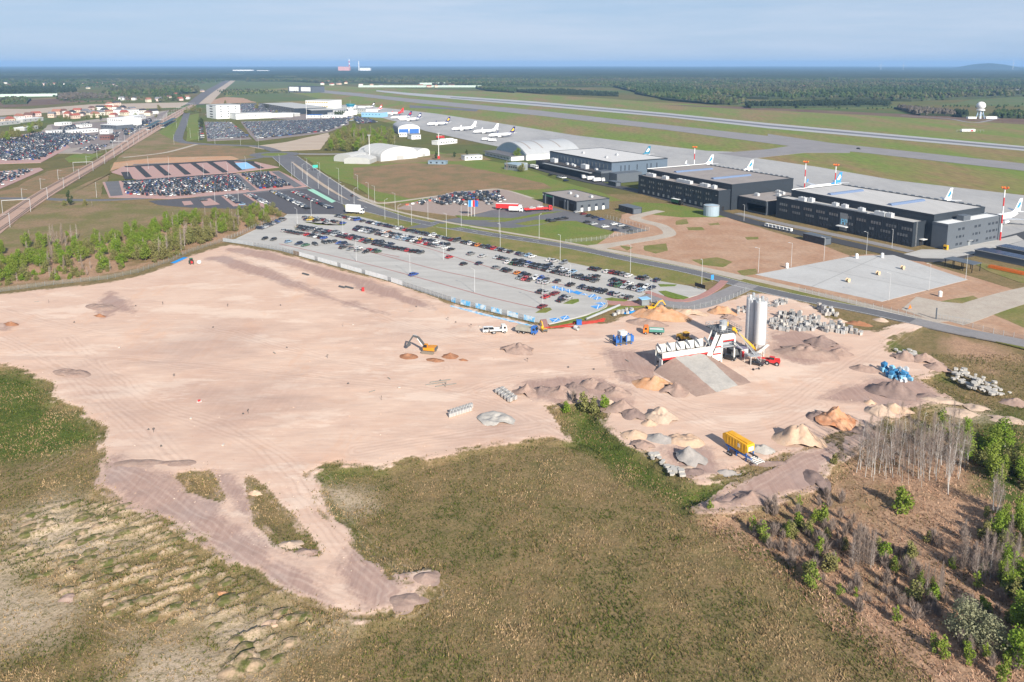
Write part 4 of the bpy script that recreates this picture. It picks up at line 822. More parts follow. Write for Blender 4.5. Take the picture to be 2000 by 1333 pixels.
for k, (p, q, h) in enumerate((((0, 190), (112, 188.5), 7), ((700, 171), (940, 171), 7), ((820, 166), (1058, 163.5), 8), ((1070, 166), (1200, 163), 8), ((1282, 164), (1360, 164), 8))):
    block('noise_barrier', ['pale green noise barrier along the far left road', 'long pale roof behind far airfield houses', 'long pale green barrier roof at the forest edge', 'long pinkish shed row in the forest edge', 'short white barrier showing above the right forest'][k], p, q, 14, h, M('barrier%d' % k, (0.42, 0.52, 0.45) if k != 3 else (0.55, 0.42, 0.40), .6), M('barrier_roof', (0.6, 0.66, 0.62), .6), 30, 1, M('barrier_panel', (0.5, 0.6, 0.55)), 'barrier', (4, 3))
# ---- control tower
ct = thing('control_tower', 'white control tower with blue glazed cab', 'tower', G(685, 226))
MB().lathe([(5, 0), (4.4, 6), (4.2, 13), (6.2, 14.5), (6.2, 15.5)], 8).build('shaft', whitec, ct); MB().lathe([(6.4, 15.5), (7.6, 19)], 8).build('cab_glazing', M('tower_blue', (0.03, 0.22, 0.36), .3), ct); MB().lathe([(8.4, 19), (8.2, 20.4), (5, 20.8)], 8).build('cab_roof', tealpt, ct)
MB().tube((0, 0, 20.8), (0, 0, 27), .2).build('aerial', steel, ct); MB().box(-14, 4, -6, -4, 0, 8).build('base_block', whitec, ct)
# ---- radar tower
rt = thing('radar_tower', 'white radar dome on pale lattice tower at airfield edge', 'tower', G(1914, 232))
MB().lathe([(0.2, 15.6)] + [(7.0 * math.sin(math.pi * i / 14), 21.5 - 6.6 * math.cos(math.pi * i / 14)) for i in range(2, 13)] + [(.2, 28.1)], 18).build('radome', whitec, rt, True)
MB().lathe([(6.4, 13.5), (6.4, 15.2), (4, 15.6)], 16).build('platform', whitec, rt)
lw = M('lattice_blue', (0.35, 0.46, 0.58), .6)
for i in range(6):
    a = i * math.pi / 3; MB().bar((7 * math.cos(a), 7 * math.sin(a), 0), (3.4 * math.cos(a), 3.4 * math.sin(a), 14), .9).build('leg', lw, rt)
    b = a + math.pi / 3; MB().bar((6.2 * math.cos(a), 6.2 * math.sin(a), 3), (4.4 * math.cos(b), 4.4 * math.sin(b), 10), .5).build('brace', lw, rt)
MB().lathe([(2.2, 0), (1.6, 14)], 10).build('stair_core', whitec, rt)
MB().box(-22, -8, -4, 2, 0, 3).box(8, 26, -4, 3, 0, 3.5).build('hut', whitec, rt)
t = thing('airfield_station', 'fenced white equipment cabin on the grass beyond the runway', 'cabin', G(1890, 258))
MB().box(-9, 9, -2, 2, .6, 3.8).build('cabin', whitec, t); MB().box(3, 6, -2.1, -2.02, 1, 3).build('red_door', redpt, t)
for i in range(9): MB().tube((-18 + i * 4.5, -6, 0), (-18 + i * 4.5, -6, 3.2), .12, n=5).build('fence_post', steel, t)
MB().box(-18, 18, -6.05, -5.95, 2.9, 3.1).build('fence_rail', steel, t)
# ---- far chimneys on the horizon
def gfar(px, D): 
    return ((px - 1000) / FPX * (D * _c + HC * _s), D)
for k, (px, D, h, r) in enumerate(((682.5, 9000, 145, 7), (701, 9000, 125, 6))):
    t = thing('chimney', ['tall red and white striped chimney on the horizon', 'pale tall chimney right of the striped one on horizon'][k], 'chimney', gfar(px, D))
    for j in range(7):
        MB().lathe([(r * (1 - .05 * j), h * j / 7), (r * (1 - .05 * (j + 1)), h * (j + 1) / 7)], 10).build('ring', (redpt if j % 2 and k == 0 else whitec), t)
t = thing('power_station', 'reddish and white power station blocks below the chimneys', 'building', gfar(668, 9000)); MB().box(-40, 90, -20, 60, 0, 60).build('boiler_house', M('faded_red', (0.55, 0.28, 0.24)), t); MB().box(210, 330, -20, 60, 0, 45).build('turbine_hall', whitec, t)
t = thing('far_factory', 'tiny white factory on the horizon left of the chimneys', 'building', gfar(468, 9000)); MB().box(-80, 150, 0, 60, 0, 24).build('hall', whitec, t); MB().box(200, 330, 0, 60, 0, 18).build('annex', whitec, t)
for k, (px, h) in enumerate(((1978, 110), (1764, 80), (1720, 80))):
    t = thing('wind_turbine', ['white wind turbine at far right of the horizon', 'tiny wind turbine left of the wooded hill', 'tiny wind turbine farther left of the wooded hill'][k], 'wind turbine', gfar(px, 11000)); MB().lathe([(3.5, 0), (2, h)], 8).build('tower', whitec, t)
    for a in (90, 210, 330): MB().bar((0, -3, h), (42 * math.cos(R(a)), -3, h + 42 * math.sin(R(a))), 3, 1.5).build('blade', whitec, t)
# ---- village houses
hroof = [M('roof_red', (0.30, 0.09, 0.065)), M('roof_brown', (0.14, 0.075, 0.06)), M('roof_grey', (0.16, 0.16, 0.175)), M('roof_black', (0.05, 0.05, 0.055)), M('roof_terracotta', (0.30, 0.14, 0.10))]
hwall = [whitec, cream, M('peach_render', (0.55, 0.42, 0.34)), M('pink_render', (0.60, 0.45, 0.42)), M('light_render', (0.66, 0.63, 0.57))]
rname = ['red', 'brown', 'grey', 'black', 'terracotta']; wname = ['white', 'cream', 'peach', 'pink', 'pale']
HPX = [(112,225,0),(122,222,0),(132,229,0),(140,224,0),(147,232,0),(152,220,0),(160,227,0),(168,222,0),(178,225,0),(186,230,0),(196,226,0),(205,220,0),(214,225,0),(222,229,0),(232,221,0),(243,226,0),(180,216,0),(196,215,0),(212,214,0),(226,214,0),(240,217,0),(258,219,0),(276,222,0),(290,226,0),(300,222,0),(38,232,0),(58,231,0),(70,228,0),(4,238,0),(20,240,0),(102,230,0),(228,206,0),(214,208,0),
       (238,196,1),(262,196,1),(310,198,1),(316,186,1),(330,194,1),(345,188,1),(352,197,1),(366,194,1),(395,180,1),(290,200,1),(172,174,1),(232,174,1),(250,174,1),
       (20,170,2),(48,168,2),(66,168,2),(86,167,2),(105,167,2),(126,167,2),(142,168,2),(162,166,2),(186,166,2),(205,164,2),(224,168,2),(12,164,2),(630,166,3),(648,167,3),(640,162,3),(662,166,3),(676,164,3),(705,167,3),(726,168,3),(745,169,3),(822,170,3),(838,171,3),(852,171,3),(866,170,3),(882,170,3),(1425,168,4),(1440,169,4),(1462,167,4),(1482,170,4),(1500,169,4),(1570,173,4),(1984,182,4),(1580,170,4)]
where = ['in the village left of railway', 'by the woods beyond the village', 'in the far left village', 'beyond the far runway end', 'in the right-hand forest clearing']
cnt = {}
for i, (px, py, z) in enumerate(HPX):
    p = G(px, py); r_ = random.Random(i * 13 + 5); ri = r_.randrange(5); wi = r_.randrange(5)
    L_, W_, h = r_.uniform(10, 15), r_.uniform(8.5, 11), r_.uniform(4.5, 7)
    if z > 1: L_ *= 1.5; W_ *= 1.4; h *= 1.2
    k = cnt.setdefault(z, 0); cnt[z] += 1
    t = thing('house', '%s house with %s roof, %s of those %s counted from the left' % (wname[wi], rname[ri], '', where[z]), 'house', p, r_.choice((0.1, 1.67, -.5, 1.0)), 'houses ' + where[z])
    t['_k'] = (z, px); MB().box(-L_ / 2, L_ / 2, -W_ / 2, W_ / 2, 0, h).build('wall', hwall[wi], t)
    e = .6; rf = MB(); rh = r_.uniform(2.6, 4)
    rf.add([(-L_ / 2 - e, -W_ / 2 - e, h - .2), (L_ / 2 + e, -W_ / 2 - e, h - .2), (L_ / 2 + e, W_ / 2 + e, h - .2), (-L_ / 2 - e, W_ / 2 + e, h - .2), (-L_ / 2 - e * .4, 0, h + rh), (L_ / 2 + e * .4, 0, h + rh)], [(0, 1, 5, 4), (2, 3, 4, 5), (1, 2, 5), (3, 0, 4), (0, 3, 2, 1)])
    rf.build('roof', hroof[ri], t)
    if z < 1:
        windows(t, 'y-', [-L_ * .3, 0, L_ * .3], [h * .55], 1.3, 1.4, -W_ / 2 - .02); windows(t, 'x+', [-W_ * .22, W_ * .22], [h * .55], 1.2, 1.4, L_ / 2 + .02)
hs = [o for o in bpy.data.objects if o.name.startswith('house') and '_k' in o]
for z in range(5):
    for k, o in enumerate(sorted([o for o in hs if o['_k'][0] == z], key=lambda q: q['_k'][1])):
        o['label'] = o['label'].split(',')[0] + ', %s from the left %s' % (nth(k), where[z])
for o in hs: del o['_k']
# ================================================================== vehicles, aircraft, masts, fences, railway
mcp, tcp, bcp = newmat('car_paint')
oi = N(tcp, 'ShaderNodeObjectInfo'); tcp.links.new(mix(tcp, remap(tcp, noise(tcp, pos(tcp), 1.5, 2), .3, .7, 0, .12), oi.outputs['Color'], (0.25, 0.22, 0.19)), bcp.inputs['Base Color'])
bcp.inputs['Roughness'].default_value = 0.35; bcp.inputs['Coat Weight'].default_value = 0.4; bcp.inputs['Coat Roughness'].default_value = 0.15
carglass = M('car_glass', (0.015, 0.018, 0.022), 0.1, .1, 1.0, spec=.6)
tyre = M('tyre', (0.018, 0.018, 0.02), .85); lampw = M('headlamp', (0.7, 0.7, 0.68), .2); lampr = M('tail_lamp', (0.45, 0.02, 0.02), .3)
CT = {}
def car_meshes(kind):
    if kind in CT: return CT[kind]
    Ln, Hh, x0, x1, t0, t1, belt, hood, rear = {'hatchback': (4.0, 1.48, -1.92, .95, -1.45, .25, .92, .88, .95), 'saloon': (4.6, 1.44, -1.55, .95, -.95, .22, .92, .88, .98), 'estate': (4.6, 1.48, -2.15, .95, -1.8, .22, .94, .9, .96),
                                              'SUV': (4.5, 1.68, -2.0, .85, -1.7, .2, 1.05, 1.02, 1.08), 'van': (5.0, 1.98, -2.35, 1.55, -2.3, .95, 1.15, 1.0, 1.15)}[kind]
    h = Ln / 2; b = MB(); yy = .88; yb = .76
    pr = [(-h + .05, .28), (h - .12, .28), (h, .5), (h - .1, hood - .16), (x1 + .25, hood), (x1, belt), (x0, belt), (-h + .02, rear - .1), (-h, .5)]
    n = len(pr)
    vs = [(x, -(yy if .4 < z < belt - .02 else yb), z) for x, z in pr] + [(x, (yy if .4 < z < belt - .02 else yb), z) for x, z in pr]
    b.add(vs, [(i, (i + 1) % n, n + (i + 1) % n, n + i) for i in range(n)] + [tuple(range(n - 1, -1, -1)), tuple(range(n, 2 * n))])
    b.add([(t0, -.62, Hh - .05), (t1, -.62, Hh - .05), (t1, .62, Hh - .05), (t0, .62, Hh - .05), (t0 + .1, -.52, Hh), (t1 - .12, -.52, Hh), (t1 - .12, .52, Hh), (t0 + .1, .52, Hh)], [(4, 5, 6, 7), (0, 1, 5, 4), (1, 2, 6, 5), (2, 3, 7, 6), (3, 0, 4, 7)])
    for sy in (-1, 1):
        for xx, tt in ((x1, t1), (x0, t0), ((x0 + x1) / 2 - .1, (t0 + t1) / 2 - .1)): b.bar((xx, sy * .765, belt), (tt, sy * .625, Hh - .03), .09, .07)
        b.box(x1 - .28, x1 - .1, sy * .98 - .07, sy * .98 + .07, belt, belt + .14)
    g = MB(); g.add([(x0, -.745, belt - .01), (x1, -.745, belt - .01), (x1, .745, belt - .01), (x0, .745, belt - .01), (t0, -.61, Hh - .05), (t1, -.61, Hh - .05), (t1, .61, Hh - .05), (t0, .61, Hh - .05)], [(0, 1, 5, 4), (1, 2, 6, 5), (2, 3, 7, 6), (3, 0, 4, 7)])
    w = MB().tube((0, -.1, 0), (0, .1, 0), .32, n=10); w.tube((0, -.112, 0), (0, .112, 0), .19, n=8, mi=1)
    hl = MB().box(-.03, .06, -.18, .18, -.07, .07); tl = MB().box(-.05, .03, -.15, .15, -.09, .09)
    CT[kind] = (b.mesh('body', mcp), g.mesh('windows', carglass), w.mesh('wheel', [tyre, steel]), hl.mesh('headlight', lampw), tl.mesh('tail_light', lampr), h, hood)
    return CT[kind]
CCOL = {'black': (.012, .012, .014), 'dark grey': (.045, .048, .052), 'navy': (.012, .022, .055), 'silver': (.40, .41, .42), 'grey': (.16, .17, .18), 'white': (.72, .72, .71), 'red': (.42, .02, .025), 'dark red': (.16, .015, .02), 'blue': (.02, .07, .30), 'pale blue': (.20, .32, .45), 'orange': (.60, .20, .03), 'yellow': (.62, .42, .03), 'green': (.04, .12, .06), 'beige': (.38, .33, .26)}
CW = ['black'] * 26 + ['dark grey'] * 20 + ['navy'] * 14 + ['silver'] * 9 + ['grey'] * 10 + ['white'] * 9 + ['red'] * 4 + ['dark red'] * 3 + ['blue'] * 4 + ['pale blue'] * 2 + ['orange'] + ['yellow'] + ['green'] * 1 + ['beige'] * 1
ncar = [0]
def car(x, y, rz, label, colr, kind, group, z=0.1, wheels=True):
    B, g, w, hl, tl, h, hd = car_meshes(kind); ncar[0] += 1
    t = thing('car' if kind != 'van' else 'van', label, 'car' if kind != 'van' else 'van', (x, y, z), rz, group)
    o = ob('body', B, t); o.color = (*CCOL[colr], 1); ob('windows', g, t)
    if wheels:
        for sx in (-1, 1):
            for sy in (-1, 1):
                q = ob('wheel', w, t); q.location = (sx * h * .62, sy * .8, .32)
        for sy in (-1, 1):
            q = ob('headlight', hl, t); q.location = (h - .06, sy * .55, hd - .28); q = ob('tail_light', tl, t); q.location = (-h + .02, sy * .58, hd - .18)
    return t
def row(desc, pts, gaps=(), keep=.93, seed=0, flip=.3, fixed=None, turn=90, spacing=2.62, z=0.14):
    """cars side by side along a line; gaps are (from, to) fractions left free"""
    r = random.Random(seed); P = GP(pts); seg = [math.hypot(P[i + 1][0] - P[i][0], P[i + 1][1] - P[i][1]) for i in range(len(P) - 1)]; T = sum(seg)
    s = 1.2; out = []
    while s < T:
        f = s / T; u = s; i = 0
        while i < len(seg) - 1 and u > seg[i]: u -= seg[i]; i += 1
        k = u / seg[i]; x = P[i][0] + (P[i + 1][0] - P[i][0]) * k; y = P[i][1] + (P[i + 1][1] - P[i][1]) * k
        if not any(a <= f <= b for a, b in gaps) and r.random() < keep:
            out.append((x + r.uniform(-.15, .15), y + r.uniform(-.35, .35), ang(P[i], P[i + 1]) + R(turn) + (math.pi if r.random() < flip else 0) + r.uniform(-.03, .03)))
        s += spacing
    for n, (x, y, a) in enumerate(out):
        c = r.choice(CW); kd = r.choices(['hatchback', 'saloon', 'estate', 'SUV', 'van'], [34, 20, 18, 24, 3])[0]
        car(x, y, a, '%s %s, %s from the left in %s' % (c, kd, nth(n), desc), c, kd, 'cars in the concrete car park', z)
row('the row along the road verge', [(657, 423.5), (700, 432), (790, 450.5), (896, 473.5), (950, 485), (1010, 497.5), (1100, 515.5), (1190, 534), (1290, 552.5)], gaps=((.635, .65), (.71, .73), (.76, .775), (.80, .84), (.865, .875), (.935, .945)), seed=1)
row('the upper-left corner bays', [(588, 425), (630, 431.5), (672, 438.5)], seed=2, keep=.95)
row('the second row of upper-left bays', [(597, 430), (640, 437.5), (662, 441.5)], seed=3, keep=.6)
row('the row below the first drive lane', [(696, 445.5), (760, 457.5), (830, 472), (878, 482.5)], gaps=((.88, .9),), seed=4)
row('the back row under the first drive lane', [(692, 450), (750, 461.5), (820, 475.5), (862, 484.5)], seed=5, gaps=((.9, .93),))
row('the front row below the second lane', [(579, 443.5), (640, 453.5), (700, 466.5), (768, 480.5)], seed=6)
row('the lower row below the second lane', [(582, 448.5), (650, 460), (720, 475.5), (760, 484.5)], gaps=((.8, .86),), seed=7)
row('the broken row left of centre', [(553, 452.5), (600, 461), (636, 468.5)], seed=8, gaps=((.42, .5),))
row('the scattered row left of centre', [(505, 468), (552, 472), (600, 482), (650, 474), (670, 479), (716, 491), (740, 494)], keep=.45, seed=9)
row('the short row above the wide lane', [(660, 484), (720, 496)], seed=10, keep=.55)
row('the short row by the third red line', [(756, 484), (790, 490), (828, 497)], seed=11, keep=.75)
row('the right middle row, upper line', [(966, 505), (1015, 513.5), (1080, 526), (1120, 534)], seed=12, gaps=((.1, .14),), keep=.85)
row('the right middle row, lower line', [(988, 514.5), (1040, 523.5), (1090, 535), (1142, 546.5), (1172, 553)], seed=13, keep=.97)
row('the right upper block, upper line', [(1150, 541), (1212, 553), (1282, 567)], seed=14, gaps=((.2, .36),))
row('the right upper block, lower line', [(1182, 555.5), (1225, 564.5), (1262, 572)], seed=15)
row('the third right row, upper line', [(966, 524.5), (982, 529.5), (1012, 536.5), (1040, 542)], seed=16, gaps=((.15, .25),), keep=.95)
row('the third right row, lower line', [(1010, 545), (1040, 550), (1072, 556)], seed=17)
row('the third right row, back line', [(1040, 545.5), (1068, 549), (1098, 553.5)], seed=18, keep=.9)
row('the row beside the blue bays', [(1110, 558.5), (1150, 566.5), (1180, 573.5)], seed=19)
row('the row before the entrance kiosk', [(1190, 575.5), (1232, 584.5)], seed=20, keep=.95)
row('the slanting row at the left edge', [(505, 449.5), (530, 440), (556, 429)], seed=21, turn=-90, keep=.95)
single = [(808, 539, 'blue', 'estate', 'bright blue estate car alone on the empty concrete bays'), (878, 505, 'red', 'hatchback', 'bright red hatchback alone beside the third red line'), (906, 518.5, 'black', 'hatchback', 'black hatchback alone between the second and third red lines'),
          (936, 517.5, 'navy', 'hatchback', 'dark navy hatchback right of the lone black hatchback'), (920, 498.5, 'grey', 'SUV', 'grey covered car alone above the lone red hatchback'), (943, 503, 'silver', 'estate', 'silver estate car right of the covered grey car'), (870, 486.5, 'white', 'saloon', 'white saloon at the end of the first drive lane rows'),
          (881, 490, 'black', 'saloon', 'black saloon beside the white saloon near lane end'), (1057, 573, 'dark grey', 'SUV', 'dark SUV at the loop above the lower grass island'), (1067, 574.5, 'silver', 'saloon', 'silver saloon beside the dark SUV at the loop'), (1067, 583, 'red', 'hatchback', 'red hatchback at the loop left of the grass island'), (1085, 576.5, 'dark red', 'estate', 'dark red estate at the loop beside silver saloon'),
          (1096, 590, 'black', 'hatchback', 'black hatchback touching the upper loop grass island'), (1102, 583, 'navy', 'saloon', 'navy saloon behind the upper loop grass island'), (1110, 585, 'silver', 'saloon', 'silver saloon right end of the loop cars'), (1060, 602, 'dark red', 'saloon', 'dark red saloon on the lower loop grass island')]
lotang = math.atan2(.784, .62)
for x, y, c, k, lab in single: car(*G(x, y), lotang, lab, c, k, 'cars in the concrete car park', .14)
# cars elsewhere that stand alone
car(*G(688, 384), ang(main[3], main[2]), 'dark saloon driving on the main road bend', 'dark grey', 'saloon', 'cars on the roads', .1)
car(*G(1677, 292), A_ROT, 'dark service car driving on the taxiway', 'black', 'SUV', 'cars on the airfield', .1)
car(*G(957, 649), R(8), 'white van parked on sand beside the white pickup', 'white', 'van', 'vehicles on the building site', 0)
car(*G(1423, 703), R(-32), 'black car parked under the mixing tower', 'black', 'SUV', 'vehicles on the building site', 0)
car(*G(1477, 713), R(-30), 'black car parked below the cement silos', 'black', 'saloon', 'vehicles on the building site', 0)
for i, (px, py, c, k) in enumerate([(1073,433,'black','SUV'),(1080,434,'dark grey','SUV'),(1087,431,'black','saloon'),(1095,430,'dark grey','hatchback'),(1103,429,'black','SUV'),(1128,416,'silver','saloon'),(1140,420,'dark red','hatchback'),(1152,424,'black','SUV'),(1163,427,'navy','saloon'),(1175,431,'blue','hatchback'),(1200,440,'white','saloon'),(1213,443,'silver','SUV'),(1224,447,'dark grey','saloon'),(1182,445,'white','saloon'),(1202,452,'navy','hatchback'),(1233,454,'black','saloon'),(1147,436,'black','saloon'),(1160,440,'silver','SUV')]):
    car(*G(px, py), R(30), '%s %s, %s from the left in the service building yard' % (c, k, nth(i)), c, k, 'cars by the service building', .12, i < 0)
# the packed car parks beyond: too many to tell apart
def fill_lot(poly, rowdir, pitch=2.6, rows=(0, 5.2, 11.5), keep=.9, seed=0):
    r = random.Random(seed); P = GP(poly); X = [p[0] for p in P]; Y = [p[1] for p in P]; cx, cy = sum(X) / len(X), sum(Y) / len(Y)
    c, s = math.cos(rowdir), math.sin(rowdir); D = max(max(X) - min(X), max(Y) - min(Y)); per = rows[-1]; pts = []
    k = -int(D / per) - 1
    while k * per < D:
        for o in rows[:-1]:
            v = k * per + o; u = -D + r.uniform(0, 2.6)
            while u < D:
                if r.random() < keep: pts.append((cx + u * c - v * s, cy + u * s + v * c, rowdir + math.pi / 2 + (math.pi if r.random() < .4 else 0)))
                u += pitch
        k += 1
    A = np.array(pts); m = sdf(P, A[:, 0], A[:, 1], 3) > 0.5
    return A[m]
dC = ang(G(527, 374), G(600, 410)); dB = ang(G(250, 365), G(560, 345))
FC = []
for poly, d, kp, rw, pt in (([(238,357),(455,343),(462,345),(490,371),(330,385),(240,381)], dB, .92, (0, 4.9, 9.9), 2.5), ([(470,342),(525,338),(572,364),(503,371)], dB, .96, (0, 4.9, 9.9), 2.5),
                        ([(523,375),(541,373),(615,409),(592,412)], dC, .97, (0, 4.9, 9.9), 2.55), ([(561,376),(579,374),(660,406),(640,411)], dC, .96, (0, 4.9, 9.9), 2.55), ([(474,381),(489,380),(550,406),(530,409)], dC, .9, (0, 4.9, 9.9), 2.6), ([(430,384),(445,383),(490,402),(472,405)], dC, .75, (0, 4.9, 9.9), 2.7), ([(388,392),(400,388),(415,398),(400,402)], dC, .35, (0, 4.9, 9.9), 2.8),
                        ([(813,402),(815,395),(890,377),(975,374),(990,394),(960,401),(880,402)], dC + 1.4, .72, (0, 5.4, 10.5), 2.7),
                        ([(401,240),(450,240),(489,269),(407,273)], dC, .97, (0, 4.9, 10.2), 2.6), ([(474,240),(676,233),(678,242),(637,257),(502,272),(495,262)], dC, .97, (0, 4.9, 10.2), 2.6), ([(438,204),(522,203.5),(572,221),(540,226),(440,222)], dC, .8, (0, 5, 11.5), 2.9),
                        ([(-40,276),(0,273),(84,259),(161,259),(163,269),(78,313),(-40,316)], dB + .3, .85, (0, 5, 12.5), 2.7), ([(-40,350),(0,338),(73,330),(40,347),(-40,388)], dB + .2, .75, (0, 5, 13), 2.8), ([(112,250),(180,238),(172,243),(140,258),(112,262)], dB, .6, (0, 5, 12), 2.8), ([(165,264),(192,264),(190,274),(165,282),(140,286)], dB, .55, (0, 5, 12), 2.8), ([(215,262),(240,258),(225,278),(212,284)], dB, .5, (0, 5, 12), 2.8), ([(236,250),(292,232),(300,238),(244,268)], dB + .4, .75, (0, 5, 12), 3), ([(145,294),(180,284),(214,284),(190,297)], dB, .45, (0, 5, 12), 3), ([(389,240),(396,240),(398,273),(391,274)], dC, .9, (0, 5, 11), 2.8), ([(690,232),(720,232),(740,240),(700,243)], dC, .7, (0, 5, 12), 3),
                        ([(1035,331),(1060,336),(1130,357),(1110,357)], A_ROT, .5, (0, 6, 12), 3.2), ([(640,232),(700,228),(720,236),(660,238)], dC, .7, (0, 5, 12), 3)):
    FC.append(fill_lot(poly, d, pt, rw, kp, len(FC)))
FC = np.concatenate(FC)
# the largest of them that the limit of single cars still allows
order = np.argsort(np.hypot(FC[:, 0], FC[:, 1])); nfree = max(0, 297 - ncar[0])
lab_i = 0
for q in order[:nfree]:
    x, y, a = FC[q]; c = rnd.choice(CW); kd = rnd.choice(['hatchback', 'saloon', 'estate', 'SUV'])
    car(x, y, a, '%s %s parked in the asphalt car park left of the main road' % (c, kd), c, kd, 'cars in the asphalt car park', .1, False)
FC = FC[order[nfree:]]
tv = np.array([(-2.15,-.86,.3),(2.15,-.86,.3),(2.15,.86,.3),(-2.15,.86,.3),(-2.15,-.86,.92),(2.1,-.86,.78),(2.1,.86,.78),(-2.15,.86,.92),(.95,-.8,.93),(.95,.8,.93),(-1.9,-.8,.95),(-1.9,.8,.95),(-1.35,-.6,1.46),(.3,-.6,1.46),(.3,.6,1.46),(-1.35,.6,1.46),(-1.35,-.6,1.47),(.3,-.6,1.47),(.3,.6,1.47),(-1.35,.6,1.47),(.95,-.8,.931),(.95,.8,.931),(-1.9,-.8,.951),(-1.9,.8,.951)])
tf_ = np.array([(0,1,5,4),(1,2,6,5),(2,3,7,6),(3,0,4,7),(4,5,6,7),(22,20,13,12),(20,21,14,13),(21,23,15,14),(23,22,12,15),(16,17,18,19)])
n = len(FC); ca, sa = np.cos(FC[:, 2]), np.sin(FC[:, 2]); sc = rng.uniform(.9, 1.08, n); hs_ = rng.uniform(.95, 1.2, n)
V = np.empty((n, 24, 3)); V[:, :, 0] = FC[:, 0:1] + (tv[None, :, 0] * ca[:, None] - tv[None, :, 1] * sa[:, None]) * sc[:, None]; V[:, :, 1] = FC[:, 1:2] + (tv[None, :, 0] * sa[:, None] + tv[None, :, 1] * ca[:, None]) * sc[:, None]; V[:, :, 2] = .12 + tv[None, :, 2] * hs_[:, None]
CWf = ['black'] * 17 + ['dark grey'] * 16 + ['navy'] * 13 + ['silver'] * 14 + ['grey'] * 12 + ['white'] * 15 + ['red'] * 5 + ['blue'] * 4 + ['pale blue'] * 3 + ['yellow'] * 1
cc = np.array([CCOL[rnd.choice(CWf)] for _ in range(n)]); C = np.repeat(cc[:, None, :], 24, 1); C[:, [20, 21, 22, 23, 12, 13, 14, 15]] = (.02, .024, .03)
Fc = (tf_[None] + (np.arange(n) * 24)[:, None, None]).reshape(-1, 4)
mfar = attr_mat('far_car_paint', rough=.35, var=.05, spec=.4, coat=.3)
tag(ob('parked_cars', npmesh('parked_cars', V.reshape(-1, 3), Fc, mfar, False, C.reshape(-1, 3))), 'mass of parked cars packed into the far car parks', 'cars', None, 'stuff')
# ---------------------------------------------------------------- lorries
def lorry(px, rz, label, cabm, boxm, L_=9.5, h=3.9, tank=False):
    t = thing('lorry', label, 'lorry', (*G(*px), .1), rz)
    MB().box(-L_, 3.4, -.5, .5, .75, 1.05).build('chassis', black, t)
    cb = MB(); cb.extr([(1.4, .6), (3.6, .6), (3.6, 1.9), (3.3, 3.2), (1.4, 3.3)], -1.2, 1.2); c = cb.build('cab', cabm, t)
    MB().extr([(3.63, 1.95), (3.34, 3.05), (3.30, 3.05), (3.56, 1.95)], -1.05, 1.05).build('windscreen', carglass, c)
    for s in (-1, 1): MB().box(2.2, 3.1, s * 1.21 - .02, s * 1.21 + .02, 1.9, 2.8).build('side_window', carglass, c)
    if boxm: 
        b = MB(); b.box(-L_, 1.0, -1.25, 1.25, 1.1, h); b.build('box_body', boxm, t); MB().box(-L_, 1.0, -1.26, 1.26, h, h + .06).build('roof', whitec, t)
    me = MB().tube((0, -.18, 0), (0, .18, 0), .5, n=10).mesh('wheel', tyre)
    for x in (2.6, -L_ + 1.2, -L_ + 2.5, -L_ + 3.8, -.6):
        for s in (-1, 1): o = ob('wheel', me, t); o.location = (x, s * 1.05, .5)
    return t
lorry((1009, 411), R(-10), 'red box articulated lorry with white cab in the service yard', whitec, redpt, 13)
lorry((1010, 414.5), R(-8), 'small white box van lorry in front of the red lorry', whitec, whitec, 5, 3.2)
ct_ = lorry((1067, 412), R(14), 'red-cabbed car transporter loaded with white cars', redpt, None, 14)
MB().box(-14, 1, -1.2, 1.2, 1.1, 1.3).build('deck', redpt, ct_); 
for s in (-1.2, 1.2): MB().box(-14, 1, s - .05, s + .05, 1.3, 2.0).build('rail', redpt, ct_)
for i in range(2): car(*G(1040 + i * 15, 413 - i * 2.5), R(14), ['white car on the left end of the transporter', 'white car on the right end of the transporter'][i], 'white', 'hatchback', 'cars on the transporter', 1.5)
lorry((700, 418), R(-18), 'white advertising trailer lorry beside the car park entrance', whitec, whitec, 8, 5.2)
lorry((1300, 386), A_ROT, 'white tanker lorry parked before the middle hangar', whitec, steel, 7, 3.2)
lorry((1045, 330), A_ROT, 'white tank lorry beside the far hangar corner', whitec, whitec, 6, 3.2)
lorry((1325, 400), A_ROT, 'green bodied lorry beside the round steel tank', black, M('dark_green', (.03, .10, .05)), 6, 3.2)
for i, (p, c) in enumerate((((868, 277), whitec), ((880, 276), whitec), ((862, 271), redpt), ((950, 275), whitec), ((963, 277), whitec), ((1010, 305), yellow), ((1150, 350), whitec), ((1160, 353), whitec), ((1172, 356), whitec))):
    lorry(p, R(20), ['white airport bus left of the apron edge pair', 'white airport bus right of the apron edge pair', 'red fire appliance beside the airport buses', 'white ground truck before the arched hangar', 'white ground truck nearest the navy-finned jet', 'yellow truck beside the arched hangar annex', 'first white lorry under the far hangar canopy', 'second white lorry under the far hangar canopy', 'third white lorry under the far hangar canopy'][i], c, c, 6, 3.3)
for k in range(7):
    t = thing('baggage_trolley', 'white baggage trolley, %s from the left in the line by hangar road' % nth(k), 'trolley', (*G(1499 + k * 7.2, 444 + k * 1.55), .1), A_ROT, 'baggage trolleys parked in a line')
    MB().box(-1.3, 1.3, -.8, .8, .5, .7).box(-1.3, 1.3, -.8, .8, 1.9, 2.0).box(-1.3, -1.2, -.8, .8, .7, 1.9).box(1.2, 1.3, -.8, .8, .7, 1.9).build('frame', whitec, t)
    for x in (-.9, .9):
        for s in (-.7, .7): MB().tube((x, s - .1, .28), (x, s + .1, .28), .28, n=8).build('wheel', tyre, t)
